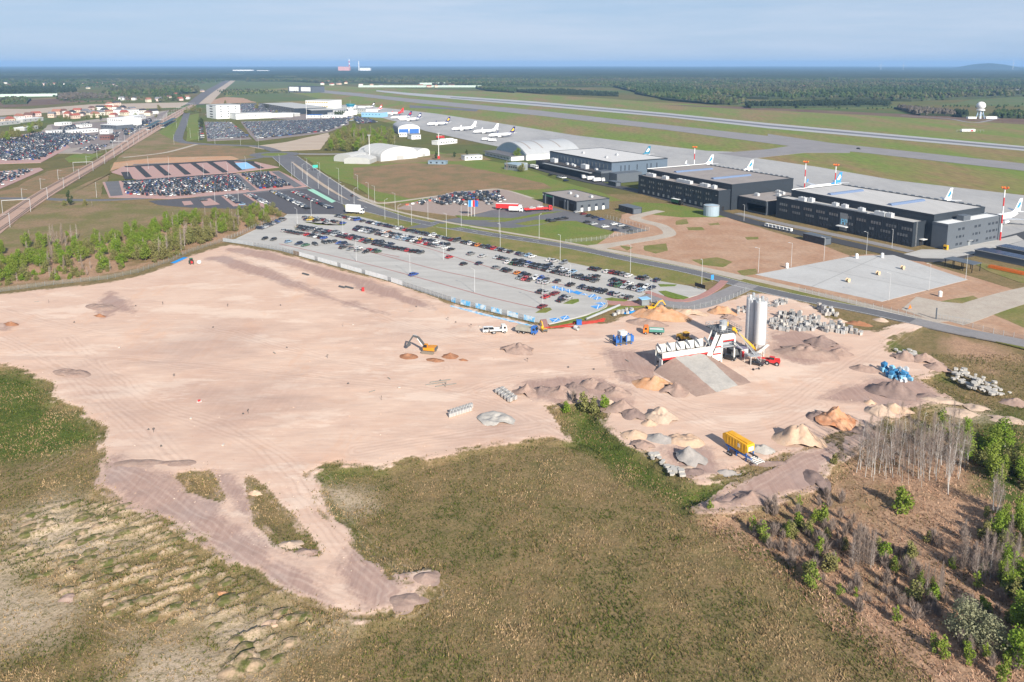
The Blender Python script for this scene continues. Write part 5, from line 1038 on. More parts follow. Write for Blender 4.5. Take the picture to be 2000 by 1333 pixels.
# ---------------------------------------------------------------- aircraft
navy = M('navy_livery', (.015, .02, .10), .4); tealf = M('teal_livery', (.02, .16, .26), .4); skyb = M('sky_livery', (.05, .25, .60), .4); gold = M('gold_livery', (.72, .45, .03), .4); jetw = M('jet_white', (.80, .80, .80), .35, .03); greyb = M('jet_grey', (.45, .47, .5), .4)
def aircraft(px, label, fin, accent=None, z=0.0, tail=False, belly=None, aft=None):
    if tail: p = G(*px, 12.5); x, y = p[0] - .871 * 36, p[1] - .491 * 36
    else: x, y = G(*px)
    t = thing('airliner', label, 'aircraft', (x, y, .1), math.atan2(-.491, -.871))   # local +x is the nose
    st = [(0, .25, 3.0), (-1, 1.0, 3.1), (-2.6, 1.6, 3.25), (-5, 1.9, 3.4), (-25, 1.9, 3.4), (-29, 1.6, 3.7), (-34, .8, 4.3), (-37.5, .25, 4.7)]
    def hull(st, mat, nm, g=0):
        mb = MB(); nn = 12; vs = []
        for xx, r, zc in st:
            for i in range(nn): a = 2 * math.pi * i / nn; vs.append((xx, (r + g) * math.cos(a), zc + (r + g) * math.sin(a)))
        k = len(st); fs = [(j * nn + i, (j + 1) * nn + i, (j + 1) * nn + (i + 1) % nn, j * nn + (i + 1) % nn) for j in range(k - 1) for i in range(nn)] + [tuple(range(nn)), tuple(range(k * nn - 1, (k - 1) * nn - 1, -1))]
        return mb.add(vs, fs).build(nm, mat, t, True)
    f = hull(st, jetw, 'fuselage')
    if aft: hull(st[4:], aft, 'painted_tail', .04)
    MB().box(-1.9, -1.2, -.95, .95, 3.7, 4.05).build('cockpit_window', carglass, f)
    for s in (-1, 1): MB().box(-28, -5, s * 1.87 - .06, s * 1.87 + .06, 3.65, 3.9).build('window_line', carglass, f)
    for s in (-1, 1):
        MB().add([(-12, s * 1.5, 2.4), (-19, s * 1.5, 2.5), (-22.5, s * 17, 3.9), (-20.8, s * 17, 3.95), (-12, s * 1.5, 2.9), (-19, s * 1.5, 2.8), (-22.5, s * 17, 4.05), (-20.8, s * 17, 4.1)], [(0, 1, 2, 3), (4, 7, 6, 5), (0, 3, 7, 4), (1, 5, 6, 2), (2, 6, 7, 3), (0, 4, 5, 1)]).build('wing', greyb, t)
        MB().add([(-20.8, s * 17, 4), (-22.5, s * 17, 4), (-23.6, s * 17.5, 6.3), (-22.8, s * 17.5, 6.3), (-20.8, s * 17.12, 4), (-22.5, s * 17.12, 4), (-23.6, s * 17.6, 6.3), (-22.8, s * 17.6, 6.3)], [(0, 1, 2, 3), (7, 6, 5, 4), (0, 3, 7, 4), (1, 5, 6, 2), (2, 6, 7, 3), (0, 4, 5, 1)]).build('winglet', fin, t)
        MB().tube((-10.5, s * 5.2, 1.6), (-15, s * 5.2, 1.75), .95, .65, 10).build('engine', jetw, t)
        MB().add([(-31.5, s * .8, 4.9), (-35, s * .6, 4.9), (-37.2, s * 6.8, 5.6), (-35.6, s * 6.8, 5.6), (-31.5, s * .8, 5.15), (-35, s * .6, 5.1), (-37.2, s * 6.8, 5.7), (-35.6, s * 6.8, 5.7)], [(0, 1, 2, 3), (4, 7, 6, 5), (0, 3, 7, 4), (1, 5, 6, 2), (2, 6, 7, 3), (0, 4, 5, 1)]).build('tailplane', jetw, t)
    fp = [(-27, 5.1), (-30.5, 6.3), (-35.3, 12.5), (-37.8, 12.5), (-36.4, 5.0)]
    fo = MB().extr(fp, -.17, .17).build('tail_fin', fin, t)
    if accent:
        for s in (-.2, .2): MB().extr([(-32, 7.2), (-35.2, 11.0), (-36.6, 9.2), (-34.6, 7.0)], s - .02, s + .02).build('fin_emblem', accent, fo)
    for xx, yy in ((-4, 0), (-17.5, 2.6), (-17.5, -2.6)):
        MB().tube((xx, yy, .4), (xx, yy, 2.4), .14, n=6).tube((xx, yy - .3, .5), (xx, yy + .3, .5), .5, n=8).build('landing_gear', black, t)
    return t
aircraft((882, 257), 'all white airliner on the apron left of another white one', jetw)
aircraft((924, 262.5), 'all white airliner nearest the navy-finned jet by the arched hangar', jetw)
aircraft((954, 270), 'white airliner with navy and gold fin beside the arched hangar', navy, gold)
aircraft((834, 247), 'white airliner with navy and gold fin in mid apron', navy, gold)
aircraft((763, 234), 'white airliner with dark crested fin near the terminal', navy, redpt)
aircraft((780, 238), 'white airliner with slim navy winglets and pale fin', navy, jetw)
aircraft((750, 226), 'white airliner with wholly red tail', redpt, None, aft=redpt)
aircraft((710, 219), 'red and white airliner parked at the terminal pier', redpt, jetw)
aircraft((698, 213), 'white airliner with black fin at the far terminal end', black, jetw)
aircraft((1268, 286), 'airliner with teal fin hidden behind the far hangar', tealf, jetw, tail=True)
aircraft((1391, 303), 'white airliner fin above the middle hangar, left of two', jetw, skyb, tail=True)
aircraft((1469, 313), 'white airliner fin above the middle hangar, right of two', jetw, skyb, tail=True)
aircraft((1642, 337), 'white airliner with bright blue tail between two hangars', skyb, jetw, tail=True, aft=skyb)
aircraft((1858, 368), 'white airliner fin rising above the black hangar roof', jetw, skyb, tail=True)
aircraft((1994, 388), 'white airliner at right edge beside the floodlight mast', jetw, skyb, tail=True)
# ---------------------------------------------------------------- masts and lamps
def mast(p, label, h=27, red=True):
    t = thing('floodlight_mast', label, 'mast', p)
    for j in range(6): MB().tube((0, 0, h * j / 6), (0, 0, h * (j + 1) / 6), .42 - .02 * j, .40 - .02 * j, 8).build('mast_section', redpt if j % 2 == (0 if red else 1) else whitec, t)
    MB().lathe([(1.2, h), (1.3, h + .3)], 10).build('head_ring', redpt, t)
    for i in range(6): a = i * math.pi / 3; MB().cbox(1.5 * math.cos(a), 1.5 * math.sin(a), h + .7, .7, .7, .6, a).build('floodlight', orpt if red else steel, t)
mast(G(1953, 470), 'red and white floodlight mast at the right end of the black hangar')
mast(G(1574, 318, 27), 'red and white floodlight mast left of the blue-tailed airliner'); mast(G(1633, 324, 27), 'red and white floodlight mast beside the blue-tailed airliner'); mast(G(1357, 289, 27), 'red and white floodlight mast behind the middle hangar')
for k, p in enumerate(((722, 315), (857, 310), (599, 234))):
    t = thing('light_mast', ['tall white mast in front of the large tent hall', 'tall white mast with red foot on the field', 'tall white mast in the packed car park'][k], 'mast', G(*p)); MB().tube((0, 0, 0), (0, 0, 24), .35, .22, 8).build('pole', whitec, t); MB().box(-1.5, 1.5, -.3, .3, 24, 24.8).build('lamp_head', steel, t)
    if k == 1: MB().box(-1, 1, -1, 1, 0, 2.5).build('foot', redpt, t)
lpm = M('lamp_post_grey', (.52, .53, .53), .5)
LM = [MB().tube((0, 0, 0), (0, 0, 10), .095, .06, 6).mesh('pole', lpm), MB().tube((0, 0, 9.9), (1.7, 0, 10.35), .05, .04, 5).mesh('arm', lpm), MB().add([(1.5, -.18, 10.3), (2.4, -.14, 10.4), (2.4, .14, 10.4), (1.5, .18, 10.3), (1.5, -.18, 10.45), (2.4, -.14, 10.5), (2.4, .14, 10.5), (1.5, .18, 10.45)], [(0, 3, 2, 1), (4, 5, 6, 7), (0, 1, 5, 4), (1, 2, 6, 5), (2, 3, 7, 6), (3, 0, 4, 7)]).mesh('lamp_head', M('lamp_head_grey', (.4, .4, .4), .4))]
def lamps(desc, pts, a, sc=1.0):
    for k, p in enumerate(sorted(pts)):
        t = thing('lamp_post', 'grey lamp post, %s from the left %s' % (nth(k), desc), 'lamp post', G(*p), a, 'lamp posts ' + desc); t.scale = (1, 1, sc)
        for nm, me in zip(('pole', 'arm', 'lamp_head'), LM): ob(nm, me, t)
lamps('along the upper main road', [(570,346),(591,350),(601,361),(622,369),(642,381),(662,392),(668,399),(692,404),(752,429),(778,441)], R(50), 1.15)
lamps('along the far side path', [(600,335),(625,345),(662,357),(699,372),(720,389),(732,396),(772,412),(804,440),(836,430)], R(230), 1.1)
lamps('on the verge by the car park', [(872,463),(977,486),(1094,511),(1231,533),(1370,566)], R(240), 1.25)
lamps('on the far road verge', [(901,443),(975,455),(1053,467)], R(60), 1.25)
lamps('inside the concrete car park', [(608,422),(581,441),(670,460),(696,511),(801,540),(927,572),(866,508),(1060,598),(1114,561),(1272,591)], R(140), .95)
lamps('round the concrete pad', [(1481,533),(1545,522),(1609,510),(1692,498),(1736,588),(1814,568),(1886,546)], R(200), 1.1)
lamps('along the hangar road', [(1287,378),(1325,386),(1355,401),(1400,412),(1453,432),(1175,348),(1150,340),(1742,485)], R(230), .95)
lamps('among the red paved car parks', [(189,387),(250,345),(290,330),(330,352),(398,348),(445,345),(480,330),(546,325),(575,345),(600,366),(420,395),(466,398),(330,330),(510,345)], R(120), 1.0)
lamps('beside the side road and station', [(340,283),(372,270),(366,248),(345,250),(388,276),(420,282),(470,284),(505,290)], R(120), 1.1)
# round steel tank
t = thing('water_tank', 'round steel water tank on grass before the hangars', 'tank', G(1389, 421)); MB().lathe([(4.6, 0), (4.6, 6.2), (0.3, 7.0)], 20).build('shell', M('tank_blue', (.30, .38, .44), .5, .05), t); MB().lathe([(4.7, 6.0), (4.7, 6.3)], 20).build('rim', steel, t)
# flags
for k, (px, c) in enumerate(((914.5, skyb), (920.5, whitec), (927, blupt))):
    t = thing('flagpole', ['left flagpole with pale blue flag before the lorries', 'middle flagpole with white and red flag', 'right flagpole with blue flag before the lorries'][k], 'flagpole', G(px, 423.5)); MB().tube((0, 0, 0), (0, 0, 10), .12, .07, 7).build('pole', whitec, t)
    mb = MB(); n = 5
    for i in range(n): x0, x1 = i * .42, (i + 1) * .42; y0, y1 = .18 * math.sin(i * 1.3), .18 * math.sin((i + 1) * 1.3); mb.add([(x0, y0, 6.0), (x1, y1, 6.0), (x1, y1, 9.8), (x0, y0, 9.8)], [(0, 1, 2, 3)]); mb.add([(x0, y0 + .03, 6.0), (x1, y1 + .03, 6.0), (x1, y1 + .03, 9.8), (x0, y0 + .03, 9.8)], [(3, 2, 1, 0)])
    f = mb.build('flag', c, t)
    if k == 1:
        MB().box(.9, 2.12, -.28, .32, 6.0, 9.81).build('red_half', redpt, f)
# ---------------------------------------------------------------- fences
mwire, tw_, bw = newmat('wire_mesh'); bw.inputs['Base Color'].default_value = (.30, .31, .32, 1); bw.inputs['Alpha'].default_value = .34; bw.inputs['Roughness'].default_value = .6
mwire2, tw2, bw2 = newmat('open_wire'); bw2.inputs['Base Color'].default_value = (.26, .28, .27, 1); bw2.inputs['Alpha'].default_value = .12
white_s = M('white_sheeting', (.62, .64, .65), .6, .12, .6); blue_s = M('blue_sheeting', (.10, .38, .66), .6, .15, .8, second=(.55, .62, .66), sc2=.5, lo=.45, hi=.55); grey_s = M('grey_sheeting', (.36, .38, .40), .6, .12, .6); brown_s = M('rusty_panel', (.22, .17, .13), .8)
def fence(name, label, pts, h, step, pick, postm, base=None, z=0.0, lean=0):
    P = GP(pts); t = thing(name, label, 'fence', P[0]); x0, y0 = P[0]; k = 0
    T = sum(math.hypot(P[i + 1][0] - P[i][0], P[i + 1][1] - P[i][1]) for i in range(len(P) - 1)); s = 0
    pm = MB().box(-.05, .05, -.05, .05, 0, h + .1).mesh('post', postm); cache = {}
    for i in range(len(P) - 1):
        l = math.hypot(P[i + 1][0] - P[i][0], P[i + 1][1] - P[i][1]); n = max(1, int(round(l / step))); a = ang(P[i], P[i + 1]); w = l / n
        for j in range(n):
            f = (s + j * w) / T; m, hh = pick(f, k); k += 1
            key = (m.name, round(w, 3), hh)
            if key not in cache: cache[key] = MB().box(.06, w - .06, -.025, .025, .12, hh).mesh('panel', m)
            x = P[i][0] + (P[i + 1][0] - P[i][0]) * j / n - x0; y = P[i][1] + (P[i + 1][1] - P[i][1]) * j / n - y0
            o = ob('panel', cache[key], t); o.location = (x, y, z); o.rotation_euler = (0, 0, a)
            o = ob('post', pm, t); o.location = (x, y, z)
        s += l
    return t
def pk(f, k):
    if f < .10: return grey_s, 1.9
    if f < .25: return mwire, 2.0
    if f < .275: return brown_s, 2.0
    if f < .64: return (white_s if k % 7 else mwire), 2.0
    if f < .80: return mwire, 2.0
    return (blue_s if k % 3 else mwire), 2.0
fence('site_fence', 'long site fence with mesh, white and blue sheeting before the car park', [(436, 472.5), (475, 478), (550, 491), (750, 547), (890, 593), (1045, 631)], 2.0, 2.5, pk, steel, z=.05)
ribbon('fallen_sheeting', GP([(880, 598), (930, 611), (1000, 628), (1040, 637)]), [1.2, 1.8, 1.6, 1.0], .03, M('fallen_blue_film', (.12, .40, .66), .6, .2, .8, second=(.55, .58, .6), sc2=.6, lo=.42, hi=.55), .05)
fence('wire_fence', 'grey wire fence between the birch wood and the sand', [(-60, 580), (0, 571), (105, 557), (210, 546), (270, 533), (339, 509), (369, 494), (436, 472)], 2.0, 3.2, lambda f, k: (mwire2, 1.8), M('post_dull', (.22, .22, .21)))
fence('wire_fence', 'wire fence along the grass strip beside the wood and car park edge', [(440, 470), (470, 459), (500, 444), (540, 428)], 1.9, 3, lambda f, k: (mwire2, 1.9), steel)
fence('wire_fence', 'wire fence around the service car park and path corner', [(1105, 475), (1165, 470), (1230, 458), (1268, 451), (1230, 438), (1180, 425)], 2.0, 3, lambda f, k: (mwire2, 1.9), steel)
fence('wire_fence', 'wire fence on the grass bank below the entrance road', [(1285, 602), (1345, 608), (1400, 594), (1440, 580), (1462, 567)], 1.8, 3, lambda f, k: (mwire2, 1.7), steel)
fence('wire_fence', 'wire fence along the main road beside the concrete pad', [(1560, 568), (1640, 588), (1740, 610), (1800, 625)], 1.8, 3, lambda f, k: (mwire2, 1.7), steel)
fence('wire_fence', 'wire fence along the right end of the main road', [(1880, 636), (1940, 652), (2000, 664), (2080, 682)], 1.8, 3, lambda f, k: (mwire2, 1.7), steel)
g_ = thing('gate', 'grey sliding gate across the gravel entrance by the main road', 'gate', G(1828, 624), ang(G(1828, 624), G(1862, 630))); MB().box(-.2, .2, -.2, .2, 0, 4.2).build('gate_post', clad2, g_)
for i in range(12): MB().box(.4 + i * .9, .47 + i * .9, -.04, .04, .2, 1.9).build('bar', steel, g_)
MB().box(.3, 10.6, -.05, .05, 1.9, 2.0).build('rail', steel, g_)
# ---------------------------------------------------------------- railway
rc = smooth_line(GP([(-60, 478), (0, 440), (92, 376), (202, 313), (280, 262), (324, 237), (352, 220), (378, 205)]), 6)
rt_ = thing('railway_track', 'double railway track on pale ballast running to the left', 'railway', (0, 0, 0)); rust = M('rail_steel', (.17, .13, .11), .5, metal=.4); slm = M('sleeper', (.30, .215, .17), .9)
def offset(pts, d):
    a, b = strip(pts, abs(d) * 2); return a if d > 0 else b
for tr in (-4.0, 4.0):
    for g in (-.75, .75):
        l = offset(rc, tr + g); mb = MB()
        for i in range(len(l) - 1): mb.bar((*l[i], .55), (*l[i + 1], .55), .14, .18)
        mb.build('rail', rust, rt_)
    a, b = strip(offset(rc, tr), 2.2); mb = MB(); n = len(a); mb.add([(x, y, .42) for x, y in a] + [(x, y, .42) for x, y in b], [(i, n + i, n + i + 1, i + 1) for i in range(n - 1)]); mb.build('sleeper_bed', slm, rt_)
msp = [0]
for tr in range(len(rc) - 1): msp.append(msp[-1] + math.hypot(rc[tr + 1][0] - rc[tr][0], rc[tr + 1][1] - rc[tr][1]))
k = 0; s = 40.0; catm = M('mast_white', (.38, .39, .40), .5)
while s < msp[-1] - 60:
    i = max(j for j in range(len(msp)) if msp[j] <= s); f = (s - msp[i]) / (msp[i + 1] - msp[i]); x = rc[i][0] + (rc[i + 1][0] - rc[i][0]) * f; y = rc[i][1] + (rc[i + 1][1] - rc[i][1]) * f
    t = thing('catenary_portal', 'white railway catenary portal, %s from the near left end' % nth(k), 'catenary mast', (x, y, .2), ang(rc[i], rc[i + 1]), 'catenary portals over the railway')
    for sy in (-1, 1): MB().box(-.1, .1, sy * 7.4 - .1, sy * 7.4 + .1, 0, 8.2).build('mast', catm, t)
    if k % 4 == 1: MB().box(-.16, .16, -7.4, 7.4, 7.8, 8.15).build('beam', catm, t)
    else:
        for sy in (-1, 1): MB().bar((0, sy * 7.4, 7.8), (0, sy * 4.0, 7.0), .1).build('cantilever', catm, t)
    s += 48 if k < 8 else 42; k += 1
for k, (p, q) in enumerate((((317, 250), (341, 237)), ((288, 255), (312, 242)))):
    a, b = G(*p), G(*q); t = thing('platform_canopy', ['dark canopied railway platform right of the tracks', 'dark canopied railway platform left of the tracks'][k], 'platform', a, ang(a, b)); l = math.hypot(b[0] - a[0], b[1] - a[1])
    MB().box(0, l, -2.5, 2.5, 0, 1).build('platform', greyc, t); MB().box(2, l - 2, -3.4, 3.4, 4.6, 5.1).build('canopy', M('canopy_teal', (.05, .09, .10), .5), t)
    for i in range(8): MB().box(4 + i * (l - 8) / 7 - .15, 4 + i * (l - 8) / 7 + .15, -.15, .15, 1, 4.6).build('post', black, t)
# ================================================================== building site: heaps, plant, machines, materials
def soilm(name, a, b, sc=.5): return M(name, a, .95, .12, 1.6, bmp=.35, second=b, sc2=sc, spec=.05)
S = {'peach': soilm('sand_peach', (.50, .335, .23), (.50, .375, .28)), 'orange': soilm('sand_orange', (.46, .235, .12), (.48, .31, .205)), 'red': soilm('sand_red', (.47, .20, .10), (.55, .33, .21)), 'pale': soilm('sand_pale', (.48, .36, .275), (.43, .325, .255)), 'grey': soilm('gravel_grey', (.33, .30, .28), (.27, .25, .235)), 'lgrey': soilm('gravel_light', (.40, .375, .345), (.345, .325, .30)),
     'mauve': soilm('soil_mauve', (.29, .20, .165), (.35, .255, .21)), 'dark': soilm('soil_dark', (.20, .145, .13), (.26, .19, .165)), 'brown': soilm('soil_brown', (.26, .115, .06), (.34, .18, .11)),
     'grassy': M('grassy_mound', (.36, .26, .175), .95, .2, 2.0, bmp=.5, second=(.10, .105, .035), sc2=.55, lo=.42, hi=.58, spec=.05), 'turf': M('turf_mound', (.115, .115, .04), .95, .3, 2.0, bmp=.5, second=(.27, .20, .13), sc2=.6, lo=.45, hi=.62, spec=.05)}
CN = {'peach': 'peach sand', 'orange': 'orange sand', 'red': 'reddish orange sand', 'pale': 'pale sand', 'grey': 'grey gravel', 'lgrey': 'light grey gravel', 'mauve': 'mauve brown soil', 'dark': 'dark brown soil', 'brown': 'rusty brown soil', 'grassy': 'sandy soil', 'turf': 'turf-covered soil'}
def pile_mesh(rx, ry, h, seed, mat, lump=.35, flat=1.0, rings=15, seg=38):
    """tipped heap: a main cone with lower shoulders, slumped foot and loader cuts"""
    r_ = random.Random(seed); ox, oy = r_.uniform(0, 99), r_.uniform(0, 99)
    pk = [(0, 0, 1.0, 1.0)] + [(math.cos(q) * .38, math.sin(q) * .38, r_.uniform(.45, .8), r_.uniform(.5, .72)) for q in [r_.uniform(0, 6.28) for _ in range(r_.choice((1, 2, 2, 3)))]]
    A = np.arange(seg) * 2 * math.pi / seg; F_ = np.arange(0, rings + 1) / rings; FF, AA = np.meshgrid(F_, A, indexing='ij')
    e = 1 + .5 * (vnoise(ox + np.cos(AA) * 1.4, oy + np.sin(AA) * 1.4, seed) - .5) * 2 * (.4 + .6 * FF) + .12 * (vnoise(ox + np.cos(AA) * 5, oy + np.sin(AA) * 5, seed + 1) - .5)
    U, V_ = FF * e * np.cos(AA), FF * e * np.sin(AA); z = np.zeros_like(U)
    for px_, py_, ph, pr in pk: z = np.maximum(z, ph * np.clip(1 - np.hypot(U - px_, V_ - py_) / pr, 0, 1))
    z = z ** 1.02
    if flat < 1: z = np.minimum(z * 1.6, flat * (.8 + .4 * fbm(U * 3 + ox, V_ * 3 + oy, seed, 2)))
    X, Y = U * rx, V_ * ry
    z = z * (1 + lump * (fbm(ox + X * .55, oy + Y * .55, seed, 3) - .5) * 2.4) * h + (1 - FF) * (.5 * (fbm(X * 1.3 + ox, Y * 1.3 + oy, seed + 4, 3) - .5) * min(1, h * .6)) 
    z = np.maximum(z, -.02) + .10 * (1 - FF) - .12 * FF
    V = [(0, 0, float(z[0].mean()))] + [tuple(p) for p in np.stack([X[1:].ravel(), Y[1:].ravel(), z[1:].ravel()], 1).tolist()]
    F = [(0, 1 + i, 1 + (i + 1) % seg) for i in range(seg)]
    F += [(1 + (j - 1) * seg + i, 1 + j * seg + i, 1 + j * seg + (i + 1) % seg, 1 + (j - 1) * seg + (i + 1) % seg) for j in range(1, rings) for i in range(seg)]
    return MB().add(V, F).mesh('heap', mat, True)
HEAPS = [(966,820,5.3,4.2,1.7,'lgrey','beside the two kerb stacks',.5),(1012,684,6.5,4.5,2.4,'mauve','right of the excavator on the sand',1),(797,697,3.6,2.6,1.1,'brown','in front of the excavator, left one',1),(850,705,3.8,2.2,.7,'brown','in front of the excavator, middle one',1),(880,697,3.2,2.4,1.0,'brown','in front of the excavator, right one',1),(905,704,2.0,1.2,.5,'brown','trailing off right of the excavator heaps',1),
 (1290,618,12,6,3.6,'orange','under the small yellow excavator by the car park',1),(1345,612,8,4,1.6,'peach','right of the excavator sand heap by the entrance road',1),(1265,632,8,4,1.8,'mauve','below the small yellow excavator',1),(1410,612,5.5,3.5,2.8,'orange','left of the cement silos near the fence',1),(1426,622,4.2,2.8,1.7,'mauve','touching the orange heap left of the silos',1),
 (1290,816,4.8,4,2.9,'pale','sharp cone in the middle of the yard',1),(1268,828,2.4,2,1.1,'peach','small one below the pale cone',1),(1278,752,7,4,2.5,'orange','at the left foot of the gravel ramp',1),(1320,765,5,4,2.2,'mauve','along the left flank of the gravel ramp',1),(1240,850,3.6,2.8,1.5,'peach','near the ditch below the pale cone',1),(1215,800,4.8,3.4,2.2,'mauve','on the ditch edge, left of the pale cone',1),(1190,790,2.6,2.2,1.7,'pale','above the green ditch bushes',1),(1236,812,4,3,1.9,'dark','right of the ditch edge heaps',1),
 (1254,870,3.4,2.4,1.6,'mauve','left of the row beside the dark gravel cone',1),(1290,858,4.6,2.6,1.4,'grey','behind the peach heap near the yellow plant',1),(1338,862,4.8,3.2,1.5,'peach','left of the yellow plant, flat-topped',.6),(1345,897,4.6,3.8,2.7,'grey','sharp cone left of the yellow plant',1),(1350,922,4,2.4,.8,'dark','low one below the dark gravel cone',1),(1418,922,2.4,1.4,.7,'grey','small one by the dirt track below the yellow plant',1),(1486,878,3.4,2.6,1.5,'lgrey','behind the yellow plant',1),
 (1632,825,6.6,5,4.0,'red','largest near the bare birches',1),(1600,815,3.5,3,2.0,'dark','dark flank of the red heap',1),(1562,862,6.4,4.6,3.9,'peach','between the yellow plant and the red heap',1),(1690,845,4.2,3,1.4,'mauve','behind the birch tops beside the red heap',1),(1576,690,10.5,6,2.6,'mauve','long one right of the cement silos',1),(1605,672,6,4,2.8,'dark','behind the long heap right of the silos',1),(1640,690,4,3,1.6,'mauve','right end of the long heap by the silos',1),
 (1746,768,7.6,5,3.7,'dark','tall one below the blue sacks',1),(1718,806,4,2.8,2.4,'pale','below the tall dark heap',1),(1748,800,4.2,2.6,1.7,'peach','right of the pale one below the dark heap',1),(1700,788,2,1.4,.9,'peach','tiny one left of the dark heap',1),(1770,700,5,3.4,1.9,'mauve','left ridge behind the blue sacks',1),(1805,706,5,3.4,2.3,'mauve','middle ridge behind the blue sacks',1),(1828,718,4,3,1.6,'mauve','right ridge behind the blue sacks',1),(1690,722,5,2.6,1.4,'mauve','left of the blue sacks',1),(1812,775,4,2.4,1.1,'dark','right end of the yard by the grass',1),(1835,782,5,2,.7,'pale','flat one at the right end of the yard',.6),
 (1870,800,5,3.4,.9,'pale','flat one in the right-hand grass, left',.6),(1905,792,4,2.6,.8,'pale','flat one in the right-hand grass, middle',.6),(1968,814,4.4,2.6,.6,'pale','flat round one alone in the right-hand grass',.5),(1985,782,5,3,1.4,'mauve','at the right edge above the round flat heap',1),(1720,625,3,2,1.0,'pale','beside the road right of the block piles',1),(1640,627,3.4,2,1.0,'pale','between the two block piles',1),(1676,632,5,2,1.1,'brown','behind the long block row',1),
 (1030,768,4.4,3,2.1,'mauve','left end of the soil bank above the ditch',1),(1062,765,4.6,3.2,2.0,'dark','second of the soil bank above the ditch',1),(1095,770,5,3.4,2.3,'mauve','third of the soil bank above the ditch',1),(1125,762,4.4,3,2.2,'dark','fourth of the soil bank above the ditch',1),(1158,752,4,3,2.0,'mauve','fifth of the soil bank above the ditch',1),(1180,758,3.6,2.6,1.8,'dark','sixth of the soil bank above the ditch',1),(1205,768,4.4,3,1.9,'mauve','right end of the soil bank above the ditch',1),(1225,730,4.4,2.2,.9,'mauve','low one left of the white bins shadow',1),
 (200,600,8,4,.9,'mauve','low one on the left part of the sand plain',.6),(195,618,3.2,1.6,.8,'brown','small one below the low mauve heap on left sand',1),(22,634,3.6,1.8,.9,'brown','at the left edge of the sand plain',1),(140,730,7,3,1.0,'mauve','low bank beside the left grass edge',.6),(1335,915,3,1.6,.5,'pale','broken slabs heap edge above the ditch',.6),
 (830,1128,2.4,2,.6,'mauve','at the right tip of the V track',1),(790,1175,3,2.4,.35,'mauve','at the turning circle of the V track',.6),(565,1062,3.2,1.6,.45,'pale','between the arms of the V track, upper',1),(600,1078,2.8,1.6,.5,'mauve','between the arms of the V track, lower',1),(497,962,1.8,1.1,.6,'peach','at the top of the grass strip between tracks',1),(270,905,6,2.2,.35,'mauve','at the top edge of the left dirt track',.6),(350,905,5,2,.3,'mauve','at the sand edge above the left dirt track',.6),
 (1465,975,4.5,3,1.6,'mauve','on the dirt track below the yellow plant',1),(1500,905,7,1.6,.8,'dark','ridge between the yellow plant and dirt track',1),(1590,935,2.2,5,.9,'dark','dark ridge at the right side of the dirt track',1),(1400,985,5,1.8,.9,'mauve','at the left end of the dirt track',1)]
seen = {}
for i, (px, py, rx, ry, h, m, d, fl) in enumerate(HEAPS):
    x, y = G(px, py); o = ob('heap', pile_mesh(rx, ry, h, i + 3, S[m], .5, fl)); o.location = (x, y, min(0, hz1(x, y)))
    o.rotation_euler = (0, 0, R(-20) if py < 900 else 0); tag(o, 'heap of %s %s' % (CN[m], d), 'heap', 'heaps of sand, soil and gravel')
# rows of tipped spoil in the left foreground
mm_ = [pile_mesh(1, 1, 1, 200 + k, S[('grassy', 'grassy', 'pale', 'turf', 'turf', 'peach')[k]], .5, .6, 9, 22) for k in range(6)]
reg = FUR; rr = random.Random(4); k = 0
e0 = FE0; fa = FA; fc, fs_ = math.cos(fa), math.sin(fa)
for a in range(-24, 30):
    for b in range(-30, 40):
        u = b * 2.9 + rr.uniform(-1, 1); v = a * 2.5 + 1.6 + rr.uniform(-.3, .3); x = e0[0] + u * fc - v * fs_; y = e0[1] + u * fs_ + v * fc
        if not inside(reg, x, y) or rr.random() < .6: continue
        mk = rr.choices(range(6), [6, 6, 0, 6, 6, .15])[0]; o = ob('spoil_mound', mm_[mk]); s = rr.uniform(.8, 1.3); o.scale = (s * rr.uniform(1.2, 1.8), s, s * rr.uniform(.25, .42)); o.location = (x, y, hz1(x, y) - .05); o.rotation_euler = (0, 0, fa + rr.uniform(-.25, .25) + rr.choice((0, math.pi)))
        tag(o, ('low sandy mound', 'low sandy mound', '', 'turf-covered mound', 'turf-covered mound', 'peach sand mound')[mk] + ' in the tipped rows of the %s left foreground' % ('upper' if y > 125 else 'lower'), 'mound', 'tipped soil mounds in the left foreground'); k += 1
for i, (px, py, s, m) in enumerate(((482, 1290, 1.9, 'grassy'), (455, 1300, 1.5, 'grassy'), (530, 1212, 1.3, 'peach'), (433, 1152, .9, 'orange'), (590, 1195, 1.5, 'grassy'), (205, 1045, 1.1, 'grassy'), (132, 1160, 1.2, 'mauve'))):
    o = ob('spoil_mound', pile_mesh(s * 1.5, s, s * .32, 300 + i, S[m], .6, .7)); x, y = G(px, py); o.location = (x, y, hz1(x, y))
    tag(o, 'bare mound of %s, %s from bottom left of the bright mounds' % (CN[m], nth(i)), 'mound', 'bright soil mounds in the left foreground')
